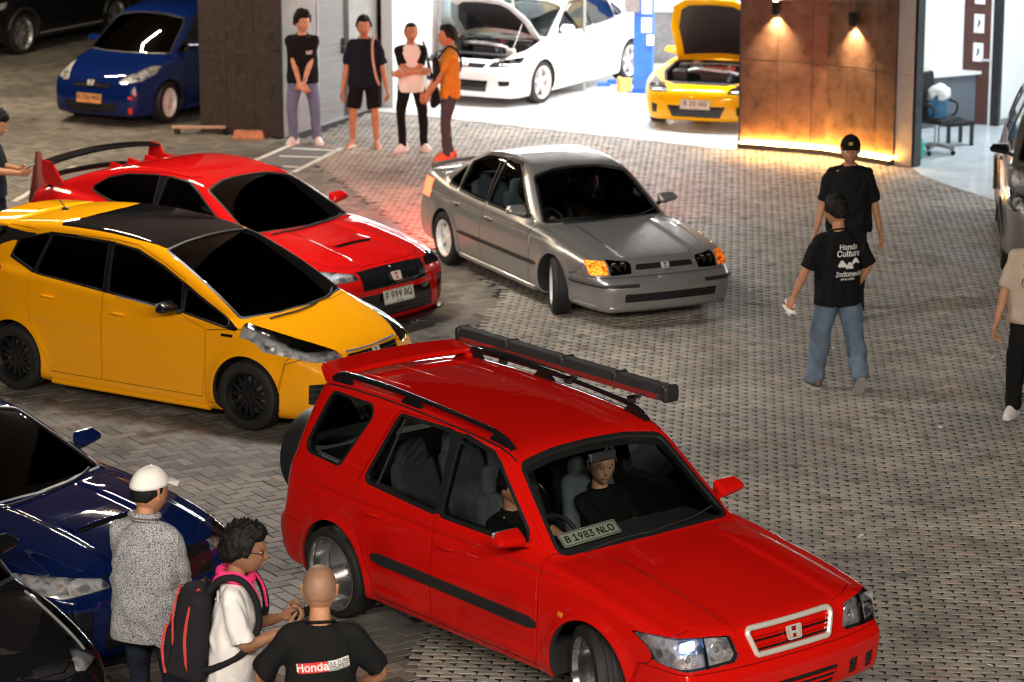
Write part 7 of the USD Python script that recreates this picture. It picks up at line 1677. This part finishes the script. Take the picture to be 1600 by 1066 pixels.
def bp(t):
    q = lambda x, y, z: ob.sp(x, y, z)
    put('pack_body', ob.S(hull([(*q(-.20, .13, .0), .06), (*q(-.20, -.13, .0), .06), (*q(-.32, .11, .02), .05), (*q(-.32, -.11, .02), .05), (*q(-.19, .12, .42), .06), (*q(-.19, -.12, .42), .06), (*q(-.27, .08, .42), .05), (*q(-.27, -.08, .42), .05)], 14)), 'pack_black', t, 45)
    put('front_pocket', ob.S(hull([(*q(-.36, .09, .03), .04), (*q(-.36, -.09, .03), .04), (*q(-.34, .08, .22), .04), (*q(-.34, -.08, .22), .04)], 12)), 'pack_black', t, 45)
    for s in (-1, 1):
        put('shoulder_strap', ob.S(tube(crom([q(-.17, s * .09, .44), q(-.08, s * .115, .555), (q(.03, s * .12, .565)), q(.115, s * .125, .47), q(.145, s * .145, .32), (q(.08, s * .185, .18)), q(-.06, s * .185, .08), q(-.19, s * .14, .02)], 6), .020, 8)), 'pack_black', t, 50)
        put('strap_edge', ob.S(tube(crom([q(-.15, s * .062, .47), q(-.08, s * .085, .575), q(.03, s * .09, .583), q(.122, s * .10, .485), q(.155, s * .12, .34)], 6), .008, 6)), 'pink_trim', t, 50)
        put('side_piping', ob.S(tube(crom([q(-.24, s * .17, .02), q(-.26, s * .168, .22), q(-.23, s * .15, .42), q(-.20, s * .08, .48)], 6), .010, 6)), 'pack_red', t, 50)
        put('pocket_piping', ob.S(tube(crom([q(-.37, s * .125, .0), q(-.395, s * .10, .14), q(-.375, s * .09, .27)], 6), .009, 6)), 'pack_red', t, 50)
    put('pack_zip', ob.S(tube(crom([q(-.325, -.13, .06), q(-.335, -.12, .34), q(-.315, 0, .47), q(-.335, .12, .34), q(-.325, .13, .06)], 6), .006, 6)), 'pack_red', t, 50)
    put('top_loop', ob.S(tube(crom([q(-.17, -.04, .46), q(-.18, 0, .53), q(-.17, .04, .46)], 5), .009, 6)), 'pack_black', t, 50)
bag_thing(ob, 'black rucksack with red piping on the back of the man in spectacles', 'rucksack', 'rucksack', bp)
def ph(t):
    p = (ob.A[0][2] + ob.A[1][2]) / 2 + np.array([.12, -.01, .07]); put('phone_body', ob.S(moved(rbox(.155, .012, .076, .005), p, ry=-.45, rx=.5)), 'phone_black', t); put('phone_screen', ob.S(moved(rbox(.142, .003, .066, .001, (0, .007, 0)), p, ry=-.45, rx=.5)), 'desk_grey', t)
bag_thing(ob, 'black phone held up by the man in spectacles', 'mobile_phone', 'phone', ph)
o = person('man with a shaved head in a black t-shirt with a red and white back print', (-1.0, 14.02, 0), PI / 2 + .12, 1.72, 'skin_tan', 'stubble', hands=((.20, .20, 1.0), (.20, -.20, 1.0)), head=(-.12, .10), shirt='cloth_black', trousers='denim_dark', shoes='shoe_black', fit=1.08, sleeve=.72, seed=11, stocky=1.0, elbow=((-.5, 1, -.4), (-.5, -1, -.4)))
rot = lambda m, a: (m.apply_transform(trimesh.transformations.rotation_matrix(a, [0, 0, 1])), m)[1]
TA = .10
def pr(m, mat_, nm, off=.004): put(nm, on_shirt(o, rot(m, TA), -.01, .33, True, off), mat_, o.T, False)
pr(moved(extrude(rnd(sbox(-.135, -.024, .02, .030), .003), .0008)), 'print_red', 'red_print'); pr(moved(extrude(rnd(sbox(.022, -.024, .135, .030), .003), .0008)), 'print_white', 'white_print')
def tx(s, h, x, y, bold=True): t_ = meshkit.text_mesh(s, h, .0008, bold); t_.apply_translation([x - t_.bounds[:, 0].mean(), y, 0]); return t_
pr(tx('Honda', .040, -.058, -.014), 'print_white', 'lettering', .0065); pr(tx('CULTURE', .018, .078, .006), 'ink', 'lettering', .0065)
pr(moved(extrude(sbox(.026, -.021, .132, .001), .0006)), 'ink', 'black_bar', .0062); pr(tx('INDONESIA', .014, .079, -.017), 'print_white', 'lettering', .0085)
for k, h_ in ((1, 0),):
    pass
# people sitting in the red SUV and the silver saloon
def sitter(label, pose, x, y, z, a, **kw):
    w = (pose[0] + x * math.cos(pose[2]) - y * math.sin(pose[2]), pose[1] + x * math.sin(pose[2]) + y * math.cos(pose[2]), 0)
    return person(label, w, pose[2] + a, 1.66, pelvis=(0, 0, z), feet=((.62, .12, z - .22, .05), (.62, -.12, z - .22, -.05)), lean=kw.pop('lean', -.16), shoes='shoe_black', **kw)
pc, ps = (.375, 17.69, -.892), (.57, 29.04, -1.13)
sitter('front passenger in black behind the windscreen of the red SUV, head turned', pc, -.03, .36, .50, 0, skin_='skin_light', hair='crop', head=(-.45, .08), shirt='cloth_black', trousers='denim_dark', hands=((.34, .12, .66), (.36, -.08, .68)), seed=12)
sitter('driver at the wheel of the red SUV, seen through the side window', pc, -.06, -.36, .48, 0, skin_='skin_tan', hair='short', head=(.1, .05), shirt='cloth_black', trousers='denim_dark', hands=((.44, .15, .80), (.44, -.14, .80)), seed=13)
sitter('passenger in a brown top behind the windscreen of the silver saloon', ps, -.10, .36, .33, 0, skin_='skin_tan', hair='short', head=(-.15, .06), shirt='pack_red_dark', trousers='denim_dark', hands=((.34, .12, .50), (.36, -.08, .50)), seed=14)
sitter('long haired driver of the silver saloon', ps, -.06, -.36, .31, 0, skin_='skin_light', hair='long', head=(.2, .05), shirt='cloth_black', trousers='denim_dark', hands=((.44, .15, .62), (.44, -.14, .62)), seed=15)
# ---------------------------------------------------------------- lamps, out of the picture
for k_, (loc_, to_, pw_, co_) in enumerate(FLOODS):
    w = ['over the workshop opening', 'over the office opening'][k_]
    dd_ = np.array(to_) - np.array(loc_); dd_ /= np.linalg.norm(dd_); c_ = np.array(loc_) - dd_ * .11
    t = thing('flood_lamp', 'grey flood lamp on a bracket ' + w, 'lamp', (c_[0], c_[1], 0))
    put('lamp_housing', moved(rbox(1.0, .14, .58, .04), (0, 0, c_[2]), rz=math.atan2(dd_[1], dd_[0]) - PI / 2), 'steel_grey', t)
    put('bracket', tube([(0, 0, c_[2]), (.2 if k_ == 1 else .15, .9, c_[2])], .05, 8), 'steel_grey', t, 40)
t = thing('canopy', 'flat canopy edge with a row of small lamps on the viewer side of the court', 'canopy', (0, 0, 0))
put('canopy_slab', bx(-10.5, 10.5, -3, 3.05, 8.15, 8.5), 'concrete', t, False); put('canopy_rail', bx(-10.5, 10.5, 2.85, 3.05, 7.7, 8.15), 'steel_grey', t, False)
for c_ in CANOPY:
    dd_ = np.array([c_[0] * .35, 21.0, 0]) - np.array(c_); dd_ /= np.linalg.norm(dd_); q = np.array(c_) - dd_ * .09
    put('lamp_housing', moved(rbox(.30, .12, .26, .03), q), 'gloss_black', t)
